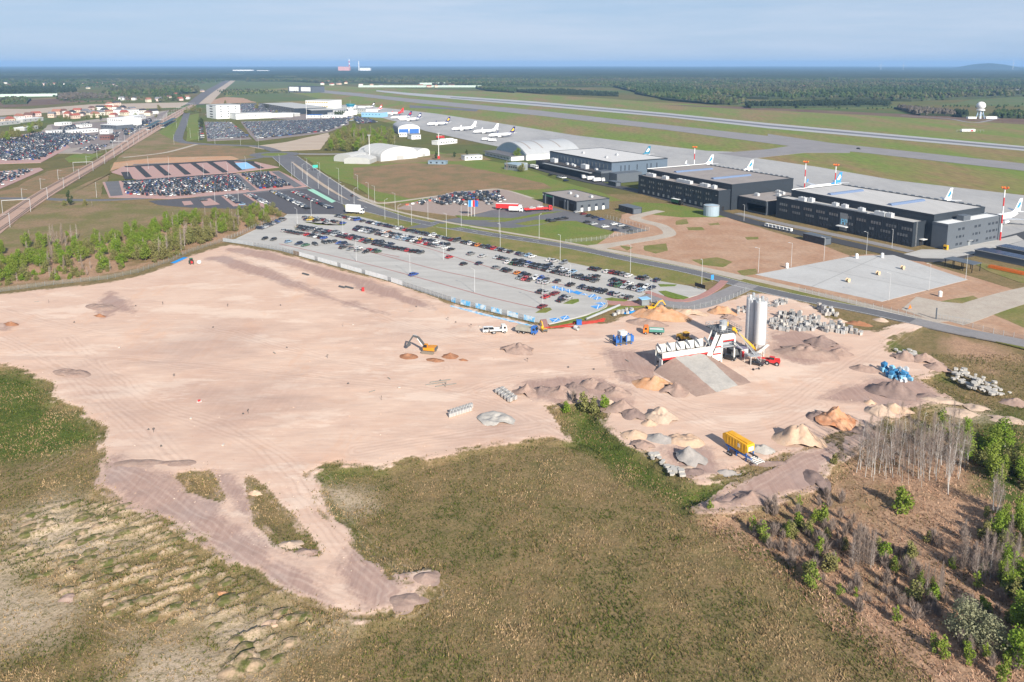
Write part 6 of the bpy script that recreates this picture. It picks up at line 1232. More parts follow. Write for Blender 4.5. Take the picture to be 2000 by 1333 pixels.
# ---------------------------------------------------------------- concrete plant
wht = M('plant_white', (.66, .65, .62), .55, .1, .8, second=(.50, .46, .40), sc2=.7, lo=.48, hi=.7); gry = M('plant_steel', (.36, .38, .40), .5, .1, .8, metal=.2); dsteel = M('dark_steel', (.09, .095, .10), .6)
a, b = G(1293, 723), G(1386, 709); Ln = math.hypot(b[0] - a[0], b[1] - a[1]); ba = ang(a, b)
t = thing('aggregate_bins', 'row of white aggregate bins with red stripe beside the mixing tower', 'bins', a, ba)
bw_ = 4.0; nb = 5; cell = Ln / nb
MB().box(-.1, Ln + .1, -.15, -.02, 3.0, 3.55).build('red_stripe', redpt, t)
for i in range(nb):
    x0, x1 = i * cell, (i + 1) * cell; mb = MB()
    mb.add([(x0, 0, 3), (x1, 0, 3), (x1, 0, 5.2), (x0, 0, 5.2), (x0, bw_, 3), (x1, bw_, 3), (x1, bw_, 6.4), (x0, bw_, 6.4), (x0, .15, 5.2), (x1, .15, 5.2), (x1, bw_ - .15, 6.4), (x0, bw_ - .15, 6.4), (x0 + .5, 1.1, 3.6), (x1 - .5, 1.1, 3.6), (x1 - .5, bw_ - 1, 3.6), (x0 + .5, bw_ - 1, 3.6)],
           [(0, 1, 2, 3), (5, 4, 7, 6), (8, 9, 13, 12), (10, 11, 15, 14), (3, 2, 9, 8), (6, 7, 11, 10), (12, 13, 14, 15), (4, 5, 1, 0)], 0); mb.build('bin', wht, t)
    MB().add([(x0 + .03, .2, 5.2), (x0 + .03, bw_ - .2, 6.4), (x0 + .03, bw_ - .9, 7.3), (x0 + .03, 1.1, 6.4), (x0 + .2, .2, 5.2), (x0 + .2, bw_ - .2, 6.4), (x0 + .2, bw_ - .9, 7.3), (x0 + .2, 1.1, 6.4)], [(0, 1, 2, 3), (7, 6, 5, 4), (0, 3, 7, 4), (3, 2, 6, 7), (2, 1, 5, 6)]).build('bin_divider', gry, t)
    MB().box(x0 + .4, x1 - .4, 1, bw_ - .9, 3.9, 4.3).build('stored_gravel', S['grey'], t)
MB().add([(Ln - .03, .2, 5.2), (Ln - .03, bw_ - .2, 6.4), (Ln - .03, bw_ - .9, 7.3), (Ln - .03, 1.1, 6.4), (Ln + .15, .2, 5.2), (Ln + .15, bw_ - .2, 6.4), (Ln + .15, bw_ - .9, 7.3), (Ln + .15, 1.1, 6.4)], [(0, 1, 2, 3), (7, 6, 5, 4), (0, 3, 7, 4), (3, 2, 6, 7), (2, 1, 5, 6)]).build('bin_divider', gry, t)
for i in range(nb + 1):
    for y in (.2, bw_ - .2): MB().box(i * cell - .15, i * cell + .15, y - .15, y + .15, 0, 3).build('leg', dsteel if i else gry, t)
MB().box(-.3, 0, -.2, 1.4, 0, 3.2).build('end_plate', wht, t); MB().box(-.2, Ln, 1.3, 2.7, 1.4, 1.9).build('belt', black, t)
# gravel ramp up to the bins
rpx = [(1300, 706), (1378, 695)]; r0, r1 = (a[0] + .8 * math.cos(ba) * 1, a[1] + .8 * math.sin(ba)), b
nrm = (math.sin(ba), -math.cos(ba))
def rampo(): 
    V = []; F = []; nu, nv = 14, 18; e0, e1 = G(1385, 771), G(1447, 752)
    for j in range(nv + 1):
        v = j / nv
        for i in range(nu + 1):
            u = i / nu; sx = a[0] + (b[0] - a[0]) * (.06 + .9 * u) + nrm[0] * .4; sy = a[1] + (b[1] - a[1]) * (.06 + .9 * u) + nrm[1] * .4
            ex = e0[0] + (e1[0] - e0[0]) * u; ey = e0[1] + (e1[1] - e0[1]) * u
            side = min(1, min(u, 1 - u) / .16); z = 3.5 * (1 - v) ** .9 * (side ** .8) + (float(fbm(sx * .8 + v * 9, sy * .8 + u * 7, 5, 3)) - .5) * .8 * side
            k_ = (1 - side) * .25 * (1 if u > .5 else -1); V.append((sx + (ex - sx) * v + (b[0] - a[0]) * k_, sy + (ey - sy) * v + (b[1] - a[1]) * k_, max(z, -.05)))
    for j in range(nv):
        for i in range(nu): q = j * (nu + 1) + i; F.append((q, q + nu + 1, q + nu + 2, q + 1))
    mb = MB().add(V, F); mb.m = [1 if (q % nu) < 3 or (q % nu) > nu - 3 else 0 for q in range(len(F))]; return mb.build('loading_ramp', [S['lgrey'], S['mauve']], None, True)
tag(rampo(), 'pale gravel loading ramp rising to the white aggregate bins', 'ramp')
# mixing tower
p = G(1408, 707); t = thing('mixing_tower', 'white and red concrete mixing tower with railed platform', 'concrete plant', p, ba)
for x, y in ((0, 0), (4.6, 0), (0, 5), (4.6, 5)): MB().box(x - .25, x + .25, y - .25, y + .25, 0, 7.6).build('leg', wht, t)
MB().box(-.5, 5.2, -.5, 5.6, 4.6, 4.9).build('mixer_deck', gry, t); mx = MB(); mx.tube((.8, 2.6, 6.2), (4.2, 2.6, 6.2), 1.3, n=14).box(.5, 4.4, 1, 4.2, 4.9, 5.6); mx.build('mixer_drum', gry, t)
MB().box(-1.6, 6.2, -1.2, 6.4, 9.4, 9.65).build('top_platform', dsteel, t)
for x, y in ((-.2, 0), (4.8, 0), (-.2, 5.2), (4.8, 5.2)): MB().box(x - .14, x + .14, y - .14, y + .14, 4.9, 9.4).build('upper_post', gry, t)
rl = MB()
for z in (10.2, 10.75):
    for q in (((-1.6, -1.2), (6.2, -1.2)), ((6.2, -1.2), (6.2, 6.4)), ((6.2, 6.4), (-1.6, 6.4)), ((-1.6, 6.4), (-1.6, -1.2))): rl.bar((*q[0], z), (*q[1], z), .08)
for i in range(7): rl.bar((-1.6 + i * 1.3, -1.2, 9.6), (-1.6 + i * 1.3, -1.2, 10.75), .08); rl.bar((-1.6 + i * 1.3, 6.4, 9.6), (-1.6 + i * 1.3, 6.4, 10.75), .08); rl.bar((-1.6, -1.2 + i * 1.26, 9.6), (-1.6, -1.2 + i * 1.26, 10.75), .08); rl.bar((6.2, -1.2 + i * 1.26, 9.6), (6.2, -1.2 + i * 1.26, 10.75), .08)
rl.build('railing', gry, t)
MB().lathe([(1.2, 9.65), (1.2, 11.6), (.4, 12)], 12, 2.6, 3.2).build('cement_weigher', gry, t); MB().box(3.9, 4.9, 3.8, 4.8, 9.65, 10.9).build('yellow_motor', yelpt, t); MB().box(.2, 1.6, .6, 2, 9.65, 11).build('filter_box', wht, t)
MB().box(-.1, 4.7, -.1, .05, 6.8, 8.9).build('cladding', wht, t); MB().box(-.15, .05, .1, 4.9, 5, 9.3).build('cladding', wht, t); MB().box(-.2, 4.8, -.2, -.1, 6.4, 6.8).build('red_band', redpt, t)
# skip track
for s_, (y0, y1) in enumerate(((.2, .35), (2.7, 2.85))):
    MB().add([(-5.6, y0, 1.2), (-4.2, y0, .5), (-.4, y0, 9.2), (-1.8, y0, 9.6), (-5.6, y1, 1.2), (-4.2, y1, .5), (-.4, y1, 9.2), (-1.8, y1, 9.6)], [(0, 1, 2, 3), (7, 6, 5, 4), (0, 3, 7, 4), (3, 2, 6, 7), (2, 1, 5, 6), (1, 0, 4, 5)]).build('skip_rail', wht, t)
for i in range(9):
    f = (i + .5) / 9; x = -4.9 + 3.8 * f; z = .95 + 8.4 * f; MB().cbox(x, 1.5, z, .75, 2.2, .12, 0, 0, -math.atan2(8.6, 3.9)).build('skip_plate', (redpt, dsteel, gry)[i % 3], t)
MB().add([(-4.2, -.2, .2), (-.1, -.2, 9.0), (-.1, -.2, .6), (-4.2, 0, .2), (-.1, 0, 9.0), (-.1, 0, .6)], [(0, 2, 1), (3, 4, 5), (0, 1, 4, 3), (1, 2, 5, 4), (2, 0, 3, 5)]).build('side_shield', wht, t)
for z in (2.6, 4.8): MB().box(-.1 - (9 - z) * .47, -.1, -.24, -.2, z, z + .45).build('red_band', redpt, t)
MB().bar((4.8, -1.0, 9.4), (10.5, -5.2, .4), .7, .2).build('stair_flight', gry, t); MB().bar((4.8, -.55, 10.2), (10.5, -4.75, 1.2), .07).build('stair_rail', gry, t); MB().bar((4.8, -1.5, 10.2), (10.5, -5.6, 1.2), .07).build('stair_rail', gry, t)
# screw conveyor
p0 = G(1478, 693); tp = G(1433, 646, 10.0); q = thing('screw_conveyor', 'long yellow screw conveyor from the silos to the mixing tower', 'conveyor', (p0[0], p0[1], 0)); dx, dy = tp[0] - p0[0], tp[1] - p0[1]
MB().tube((0, 0, 1.2), (dx, dy, 10.4), .32, n=10).build('tube', yelpt, q); MB().tube((.6, .5, 1.0), (dx + .6, dy + .5, 10.2), .2, n=8).build('second_tube', yelpt, q); MB().cbox(dx, dy, 10.6, 1, 1, .8, 0).build('drive_head', yelpt, q); MB().cbox(0, 0, .9, .7, .7, 1.6).build('inlet', gry, q)
# silos
silom = M('silo_white', (.64, .645, .65), .45, .05, .4, metal=.1, second=(.48, .47, .45), sc2=.5, aniso=(2, 2, .25), lo=.5, hi=.75)
for k, (pp_, lab) in enumerate(((G(1482, 694), 'white cement silo, front one of the pair'), ((G(1482, 694)[0] - 1.7, G(1482, 694)[1] + 3.5), 'white cement silo, rear left one of the pair'))):
    s = thing('cement_silo', lab, 'silo', pp_)
    MB().lathe([(.35, 1.6), (1.75, 4.0), (1.75, 17.2), (1.3, 17.6)], 28).build('shell', silom, s, False)
    for j in range(1, 7): MB().lathe([(1.765, 4 + j * 2.0), (1.78, 4.03 + j * 2.0), (1.765, 4.06 + j * 2.0)], 28).build('weld_seam', M('seam', (.55, .56, .58)), s)
    for i in range(4):
        c, sn = 1.6 * math.cos(R(45 + 90 * i)), 1.6 * math.sin(R(45 + 90 * i)); MB().tube((c, sn, 0), (c, sn, 5.2), .14, n=8).build('leg', wht, s); c2, s2 = 1.6 * math.cos(R(135 + 90 * i)), 1.6 * math.sin(R(135 + 90 * i)); MB().bar((c, sn, .4), (c2, s2, 3.6), .1).build('brace', wht, s)
    rr_ = MB()
    for z in (18.0, 18.6):
        for i in range(14): a0, a1 = 2 * math.pi * i / 14, 2 * math.pi * (i + 1) / 14; rr_.bar((1.7 * math.cos(a0), 1.7 * math.sin(a0), z), (1.7 * math.cos(a1), 1.7 * math.sin(a1), z), .06)
    for i in range(14): a0 = 2 * math.pi * i / 14; rr_.bar((1.7 * math.cos(a0), 1.7 * math.sin(a0), 17.2), (1.7 * math.cos(a0), 1.7 * math.sin(a0), 18.6), .06)
    rr_.build('top_railing', gry, s); MB().lathe([(.5, 17.5), (.5, 18.9), (.2, 19.1)], 10, .4, .3).build('filter', gry, s); MB().cbox(-.7, -.3, 18, .7, .7, 1).build('relief_valve', wht, s)
    l = MB(); 
    for y in (-.22, .22): l.bar((1.9, y, .5), (1.9, y, 18.5), .07)
    for i in range(34): l.bar((1.9, -.22, .8 + i * .52), (1.9, .22, .8 + i * .52), .05)
    for i in range(13):
        for aa, bb in (((1.9, -.35), (2.55, -.2)), ((2.55, -.2), (2.55, .2)), ((2.55, .2), (1.9, .35))): l.bar((*aa, 3 + i * 1.2), (*bb, 3 + i * 1.2), .05)
    l.build('ladder', gry, s)
t = thing('control_container', 'dark steel container under the mixing tower stairs', 'container', G(1428, 700), ba); MB().box(0, 6, 0, 2.5, 0, 2.7).build('shell', dsteel, t); MB().box(6.02, 6.1, .5, 1.5, .2, 2.2).build('door', gry, t)
t = thing('control_cabin', 'small white control cabin with red door by the silos', 'cabin', G(1447, 699), ba); MB().box(0, 2.6, 0, 2.4, 0, 2.6).build('shell', wht, t); MB().box(.3, 1.2, -.08, -.01, .1, 2.1).build('red_door', redpt, t); MB().box(-.15, 2.75, -.15, 2.55, 2.6, 2.75).build('roof', M('purple_grey', (.22, .20, .27)), t)
t = thing('screening_frame', 'white pipe frame and sloping chute before the silos', 'frame', G(1466, 714), ba)
for x, y in ((0, 0), (3.6, 0), (0, 3), (3.6, 3)): MB().box(x - .08, x + .08, y - .08, y + .08, 0, 2.6).build('post', wht, t)
MB().box(-.2, 3.8, -.2, 3.2, 2.6, 2.75).build('deck', gry, t); MB().bar((3.8, 1.5, 2.9), (8.8, 3.4, 4.2), .8, .2).build('chute', wht, t); MB().bar((.2, 1, 2.7), (-3.0, 4.6, 6.2), .35, .25).build('arm', gry, t)
t = thing('spare_wheel_axle', 'small dark axle with wheels lying before the white frame', 'axle', G(1471, 724), ba); MB().tube((0, 0, .35), (2, 0, .35), .1).build('axle', dsteel, t)
for x in (0, 2): MB().tube((x - .12, 0, .35), (x + .12, 0, .35), .35, n=10).build('wheel', tyre, t)
# ---------------------------------------------------------------- machines
def wheels(t, xs, w, r=.5, tw=.4):
    me = MB().tube((0, -tw / 2, 0), (0, tw / 2, 0), r, n=12).tube((0, -tw / 2 - .02, 0), (0, tw / 2 + .02, 0), r * .5, n=8, mi=1).mesh('wheel', [tyre, steel])
    for x in xs:
        for s in (-1, 1): o = ob('wheel', me, t); o.location = (x, s * w, r)
def digger(px, rz, label, bodym, sc=1.0, boomm=dsteel):
    t = thing('excavator', label, 'excavator', (*G(*px), 0), rz); t.scale = (sc, sc, sc)
    for s in (-1, 1):
        MB().extr([(-2.1, .25), (-1.8, 0), (1.8, 0), (2.1, .25), (2.1, .65), (1.8, .9), (-1.8, .9), (-2.1, .65)], s * 1.25 - .3, s * 1.25 + .3).build('track', M('track_dusty', (.20, .165, .13), .9), t)
    MB().box(-.9, .9, -.9, .9, .7, 1.05).build('turntable', dsteel, t)
    u = MB(); u.extr([(-2.3, 1.1), (1.5, 1.1), (1.5, 1.7), (-.2, 2.1), (-2.3, 2.2)], -1.35, 1.35); u.build('house', bodym, t)
    c = MB().extr([(.1, 1.7), (1.6, 1.7), (1.5, 2.3), (1.1, 3.1), (.1, 3.1)], .4, 1.32).build('cab', bodym, t); MB().extr([(.2, 2.05), (1.58, 1.95), (1.2, 3.0), (.2, 3.0)], .37, 1.35).build('cab_glass', carglass, c)
    MB().extr([(-2.5, 1.1), (-2.3, 1.0), (-2.3, 2.1), (-2.5, 2.0)], -1.3, 1.3).build('counterweight', dsteel, t)
    MB().bar((1.2, -.2, 1.8), (3.6, -.2, 4.6), .45, .6).bar((3.6, -.2, 4.6), (5.4, -.2, 4.9), .4, .55).build('boom', boomm, t)
    MB().bar((5.3, -.2, 5.0), (6.9, -.2, 2.6), .35, .45).build('stick', boomm, t); MB().tube((2.1, -.2, 1.7), (4.0, -.2, 4.2), .1, n=6).tube((4.0, -.2, 5.1), (5.4, -.2, 5.3), .1, n=6).build('hydraulic_ram', steel, t)
    MB().extr([(6.6, 2.7), (7.2, 2.5), (7.6, 1.7), (7.1, 1.2), (6.4, 1.6)], -.75, .35).build('bucket', dsteel, t)
digger((838, 689), R(165), 'orange and grey tracked excavator among brown heaps on the sand', M('digger_amber', (.62, .25, .02), .5, .15), 1.0)
digger((1273, 607), R(10), 'small yellow excavator on the orange heap by the car park', yelpt, .75, yelpt)
digger((1062, 648), R(110), 'small yellow digger beside the blue tipper truck', yelpt, .6, yelpt)
def truck(px, rz, label, cabm, bedm, bedh=1.1, L_=4.6, load=None):
    t = thing('truck', label, 'truck', (*G(*px), 0), rz); MB().box(-L_, 2.4, -.45, .45, .6, .95).build('chassis', dsteel, t)
    c = MB().extr([(1.0, .55), (2.7, .55), (2.75, 1.6), (2.4, 2.7), (1.0, 2.75)], -1.15, 1.15).build('cab', cabm, t); MB().extr([(2.78, 1.62), (2.45, 2.6), (2.42, 2.6), (2.7, 1.62)], -1.0, 1.0).build('windscreen', carglass, c)
    for s in (-1, 1): MB().box(1.5, 2.3, s * 1.16 - .02, s * 1.16 + .02, 1.6, 2.4).build('side_window', carglass, c)
    b = MB(); b.box(-L_, .8, -1.2, 1.2, 1.0, 1.15)
    for s in (-1, 1): b.box(-L_, .8, s * 1.2 - .05, s * 1.2 + .05, 1.15, 1.15 + bedh)
    b.box(-L_ - .06, -L_ + .04, -1.2, 1.2, 1.15, 1.15 + bedh * .9); b.box(.74, .84, -1.2, 1.2, 1.15, 1.35 + bedh); b.build('load_bed', bedm, t)
    if load: MB().box(-L_ + .2, .6, -1.05, 1.05, 1.16, 1.15 + bedh * .6).build('load', load, t)
    wheels(t, (1.9, -1.6, -L_ + 1.2), 1.0, .48, .35); return t
truck((1034, 652), R(-22), 'blue cabbed tipper truck with grey bed by the car park corner', blupt, M('bed_grey', (.30, .29, .25), .7), 1.2)
truck((974, 650), R(12), 'white flatbed pickup truck beside the white van', wht, wht, .35, 3.2)
truck((1272, 652), R(172), 'orange cabbed truck with green and white bed in the yard', orpt, M('bed_green', (.08, .24, .20), .6), .7, 4.2, M('bed_white', (.6, .62, .62)))
def loader(px, rz, label, m, sc=1):
    t = thing('wheel_loader', label, 'loader', (*G(*px), 0), rz); t.scale = (sc,) * 3
    MB().extr([(-2.6, .9), (-.2, .9), (-.2, 1.9), (-1.2, 2.1), (-2.6, 1.9)], -.95, .95).build('engine_cover', m, t); c = MB().box(-.4, .9, -.7, .7, 1.2, 3.0).build('cab', m, t); MB().box(-.3, .95, -.74, .74, 1.9, 2.8).build('cab_glass', carglass, c); MB().box(-.5, 1.0, -.8, .8, 3.0, 3.12).build('cab_roof', m, c)
    for s in (-.55, .55): MB().bar((.9, s, 1.5), (2.7, s, .7), .22, .35).build('lift_arm', m, t)
    MB().extr([(2.5, .15), (3.7, .15), (3.6, .25), (2.9, .4), (2.8, 1.2), (2.5, 1.1)], -1.35, 1.35).build('bucket', steel, t); wheels(t, (-1.7, 1.3), 1.0, .7, .5)
loader((1338, 668), R(-55), 'yellow wheel loader standing in the bins shadow', yelpt, 1.1)
t = thing('telehandler', 'red telehandler beside the cement silos', 'telehandler', (*G(1507, 712), 0), R(155)); MB().box(-2.4, 1.6, -.9, .9, .8, 1.5).build('body', redpt, t); c = MB().box(-.9, .6, .1, .95, 1.5, 2.7).build('cab', redpt, t); MB().box(-.8, .65, .06, .99, 1.8, 2.55).build('cab_glass', carglass, c); MB().bar((-2.3, -.4, 1.9), (4.2, -.4, 1.3), .4, .45).build('boom', redpt, t); MB().box(4.1, 4.4, -1.1, .4, .3, 1.2).build('fork_carriage', dsteel, t); wheels(t, (-1.6, 1.2), .95, .65, .45)
# blue and white stone crusher
t = thing('block_machine', 'blue and white block-making machine standing alone on the sand', 'machine', (*G(1215, 672), 0), R(20))
for x in (-2.6, -1.0, 1.0, 2.8): MB().box(x - .2, x + .2, -1.2, -.8, 0, 3.4).build('column', blupt, t); MB().box(x - .2, x + .2, .8, 1.2, 0, 3.0).build('column', blupt, t)
MB().box(-2.9, 3.1, -1.3, 1.3, .5, .9).build('base_frame', dsteel, t); MB().box(-1.2, 1.2, -1.1, 1.1, 3.2, 4.4).build('hopper', wht, t); MB().lathe([(.7, 2.3), (1.5, 3.2)], 10, 0, 0).build('funnel', gry, t); MB().box(1.2, 2.6, -.9, .9, 1, 2.8).build('press', gry, t); MB().box(2.9, 3.8, -.9, .9, .6, 2.6).build('control_box', blupt, t); MB().bar((-2.8, 0, 1), (-4.6, 0, 2.0), .8, .2).build('feeder', black, t); MB().box(-2.4, -1.4, -.8, .8, .9, 1.8).build('pump', blupt, t)
# yellow mobile mixing plant
a, b = G(1415, 877), G(1467, 908); Ly = math.hypot(b[0] - a[0], b[1] - a[1]); t = thing('mobile_mixing_plant', 'long yellow mobile mixing plant on blue and white trailer frame', 'mixing plant', (*a, 0), ang(a, b))
MB().extr([(.3, 1.7), (Ly * .74, 1.6), (Ly * .84, 2.3), (Ly * .84, 3.6), (Ly * .82, 4.0), (0, 4.1), (-.7, 3.7), (-.7, 2.5)], -.1, 2.3).build('hopper_body', M('plant_yellow', (.72, .37, .015), .45, .08, .8, second=(.62, .33, .05), sc2=.3), t)
MB().box(.4, Ly * .78, .5, 1.7, 4.1, 4.22).build('top_cover', M('cover_yellow', (.66, .33, .02), .6), t); MB().box(-.76, -.71, .5, 1.7, 2.7, 3.6).build('vent_grille', black, t)
MB().box(Ly * .845, Ly * .85, .3, 1.9, 2.5, 3.5).build('white_sign', wht, t); MB().box(Ly * .5, Ly * .58, -.15, -.11, 2.5, 3.4).build('white_sign', wht, t)
for i in range(7): MB().box(.9 + i * Ly * .11, 1.0 + i * Ly * .11, -.15, -.1, 2.1, 3.9).build('rib', yelpt, t)
for y in (.1, 2.1): MB().box(.3, Ly * 1.0, y - .12, y + .12, 1.0, 1.4).build('chassis_beam', blupt if y < 1 else dsteel, t)
for x in (1.2, Ly * .45, Ly * .8):
    for y in (.1, 2.3): MB().box(x - .12, x + .12, y - .12, y + .12, 0, 1.9).build('support_leg', blupt, t)
for i in range(5): MB().box(Ly * .88 + i * .62, Ly * .88 + i * .62 + .2, -.1, 2.3, .95, 1.1).build('cross_member', wht, t)
for y in (-.1, 2.2): MB().box(Ly * .86, Ly * .86 + 3, y - .1, y + .1, .8, 1.15).build('frame_rail', wht, t)
wheels(t, (Ly * .3, Ly * .38), 1.2, .5, .35)
t['label'] = 'long yellow mobile mixing plant on blue and white trailer frame'
# tractor by the blue tarp
t = thing('tractor', 'red and green tractor by the blue tarpaulin at wood edge', 'tractor', (*G(374, 516), 0), R(-60)); MB().box(-.4, 1.6, -.4, .4, .7, 1.4).build('bonnet', redpt, t); c = MB().box(-1.4, -.3, -.7, .7, .9, 2.5).build('cab', M('dk_green', (.03, .12, .06)), t); MB().box(-1.3, -.2, -.73, .73, 1.5, 2.3).build('cab_glass', carglass, c); wheels(t, (-.9,), .85, .75, .4); wheels(t, (1.2,), .7, .45, .3)
tag(MB().lathe([(.2, 0), (.9, .3), (1.0, 1.0), (.7, 1.6), (.1, 1.8)], 12).build('water_tank', wht), 'small white plastic tank right of the tractor', 'tank').location = (*G(389, 516), 0)
x, y = G(350, 509); o = MB().add([(-5.5, -1.2, .05), (5.5, -1.0, .05), (5.5, 1.2, .25), (-5.5, 1.0, .2), (-2, 0, .55), (2, .1, .5)], [(0, 1, 5, 4), (1, 2, 5), (2, 3, 4, 5), (3, 0, 4)]).build('tarpaulin', M('tarp_blue', (.02, .22, .55), .5, .1)); o.location = (x, y, 0); o.rotation_euler = (0, 0, ang(G(336, 515), G(366, 502))); tag(o, 'long blue tarpaulin along the wood fence', 'tarpaulin')
x, y = G(1237, 611); o = MB().add([(-4, -1, .05), (4, -1, .05), (4, 1.4, .25), (-4, 1.2, .2), (0, 0, .6)], [(0, 1, 4), (1, 2, 4), (2, 3, 4), (3, 0, 4)]).build('tarpaulin', MATS['tarp_blue']); o.location = (x, y, .1); o.rotation_euler = (0, 0, .3); tag(o, 'blue tarpaulin beside white blocks by the entrance', 'tarpaulin')
# ---------------------------------------------------------------- stacked and strewn materials
blk = [M('block_grey', (.42, .41, .40), .9, .12, 2.0), M('block_dark', (.27, .27, .27), .9, .15, 2.0), M('block_warm', (.46, .42, .38), .9, .12, 2.0)]
def kerbs(px, rz, label):
    t = thing('kerb_pack', label, 'kerb stack', (*G(*px), 0), rz, 'packs of kerb stones on the sand'); MB().box(-.5, .5, -.55, .55, 0, .12).build('pallet', M('pallet_wood', (.30, .21, .13), .9), t); k = 0
    for z in range(3):
        for y in range(4):
            MB().box(-.5 + .01 * ((k * 7) % 3), .5 - .01 * ((k * 5) % 3), -.55 + y * .28, -.29 + y * .28, .13 + z * .36, .47 + z * .36).build('kerb_stone', blk[0] if (k * 3) % 5 else blk[2], t); k += 1
    for x in (-.25, .25): MB().box(x - .03, x + .03, -.57, .57, .12, 1.23).build('strap', dsteel, t)
for i in range(7):
    for j in range(2): kerbs((880 + i * 6.3 + j * 2, 815 - i * 2.0 - j * 6), R(14), 'pack of kerb stones, %s from the left in the %s line by the gravel heap' % (nth(i), ('front', 'back')[j]))
for i in range(5):
    for j in range(2): kerbs((972 + i * 6.0 + j * 9, 768 + i * 4.2 - j * 3.6), R(-34), 'pack of kerb stones, %s from the left in the %s line above the gravel heap' % (nth(i), ('front', 'back')[j]))
def block_me(k):
    r_ = random.Random(k); mb = MB(); w = .5
    vs = [(sx * w * r_.uniform(.85, 1.05), sy * w * r_.uniform(.85, 1.05), sz * .95 * r_.uniform(.9, 1.05)) for sz in (0, 1) for sx, sy in ((-1, -1), (1, -1), (1, 1), (-1, 1))]
    mb.add(vs, [(0, 3, 2, 1), (4, 5, 6, 7), (0, 1, 5, 4), (1, 2, 6, 5), (2, 3, 7, 6), (3, 0, 4, 7)]); mb.box(-.53, .53, -.06, .06, .02, 1.0, 1); mb.box(-.55, .55, -.5, .5, -.06, .05, 1); return mb.mesh('block_pallet', [blk[k % 3], blk[1]])
bme = [block_me(k) for k in range(6)]; rb_ = random.Random(9)
def strew(poly, n, label, group, sc=(.85, 1.25), stack=.25, cat='paving blocks', name='block_pallet', mes=bme):
    P = GP(poly); xs = [p[0] for p in P]; ys = [p[1] for p in P]; pts = []; tries = 0
    while len(pts) < n and tries < 9000:
        tries += 1; x, y = rb_.uniform(min(xs), max(xs)), rb_.uniform(min(ys), max(ys))
        if inside(P, x, y) and all((x - a) ** 2 + (y - b) ** 2 > 1.0 for a, b in pts): pts.append((x, y))
    for x, y in pts:
        s = rb_.uniform(*sc); rz = rb_.uniform(0, 3.1); k = rb_.randrange(len(mes))
        o = ob(name, mes[k]); o.location = (x, y, 0.03); o.scale = (s, s, s); o.rotation_euler = (rb_.uniform(-.06, .06), 0, rz); tag(o, label[k] if isinstance(label, tuple) else label, cat, group)
        if rb_.random() < stack: o = ob(name, mes[(k + 1) % len(mes)]); o.location = (x + .1, y, .03 + s * 1.0); o.scale = (s, s, s); o.rotation_euler = (0, 0, rz + .2); tag(o, label[(k + 1) % len(mes)] if isinstance(label, tuple) else label, cat, group)
strew([(1502,628),(1530,612),(1560,615),(1590,618),(1602,630),(1590,648),(1545,650),(1512,645)], 95, 'grey pallet of paving blocks in the big pile right of the silos', 'block pallets right of the silos')
strew([(1600,640),(1630,637),(1688,652),(1685,657),(1640,652),(1605,648)], 34, 'grey pallet of paving blocks in the long row beyond the pile', 'block pallets in the long row')
strew([(1594,602),(1625,608),(1640,618),(1610,618)], 20, 'grey pallet of paving blocks in the small pile near the road', 'block pallets near the road')
strew([(1436,603),(1470,600),(1472,612),(1440,614)], 12, 'grey pallet of paving blocks left of the silo tops', 'block pallets left of the silos', stack=.5)
strew([(1490,594),(1530,584),(1545,590),(1510,604)], 16, 'pale broken paving block behind the silo tops', 'blocks behind the silos', stack=.1)
def rub(k):
    r_ = random.Random(k + 50); n = 6; top = [(math.cos(i) * r_.uniform(.6, 1.1), math.sin(i * 1.0) * r_.uniform(.5, .9)) for i in np.linspace(0, 2 * math.pi, n, endpoint=False)]
    return MB().prism(top, 0, r_.uniform(.3, .6), 0, True).mesh('concrete_slab', M('rubble_white', (.42, .395, .36), .9, .12, 1.5))
rme = [rub(k) for k in range(5)]
strew([(1858,728),(1880,722),(1905,735),(1940,752),(1975,768),(1960,775),(1920,768),(1880,752),(1860,742)], 46, 'broken pale concrete slab in the rubble strip at right', 'concrete rubble at right', (.5, 1.15), .15, 'rubble', 'concrete_slab', rme)
strew([(1262,884),(1290,890),(1340,930),(1320,932),(1280,905)], 14, 'pale broken slab on the ditch edge below the dark gravel cone', 'slabs on the ditch edge', (.6, 1.2), .0, 'rubble', 'concrete_slab', rme)
strew([(1060,900),(1205,770),(1205,775),(1070,905)], 0, '', '')
strew([(1745,682),(1790,690),(1800,697),(1760,696)], 12, 'grey broken block on the soil ridges behind the blue sacks', 'blocks on the soil ridges', (.6, 1.1), .1, 'rubble', 'concrete_slab', rme)
def sack(k):
    r_ = random.Random(k + 7); mb = MB().add([(x * r_.uniform(.35, .6), y * r_.uniform(.35, .6), z * r_.uniform(.5, .95)) for z in (0, 1) for x, y in ((-1, -1), (1, -1), (1, 1), (-1, 1))] + [(.1, -.1, 1.0)], [(0, 3, 2, 1), (0, 1, 5, 4), (1, 2, 6, 5), (2, 3, 7, 6), (3, 0, 4, 7), (4, 5, 8), (5, 6, 8), (6, 7, 8), (7, 4, 8)]); return mb.mesh('sack', [M('sack_blue', (.04, .18, .36), .5, .2), M('sack_white', (.50, .53, .56), .6), M('sack_pale', (.20, .42, .60), .5)][k])
sme = [sack(k) for k in range(3)]
strew([(1722,722),(1740,720),(1768,732),(1782,744),(1765,748),(1735,738)], 34, ('deep blue bulk sack in the heap above the dark soil', 'whitish bulk sack in the heap above the dark soil', 'pale blue bulk sack in the heap above the dark soil'), 'bulk sacks in the blue heap', (.8, 1.5), .3, 'sack', 'bulk_sack', sme)
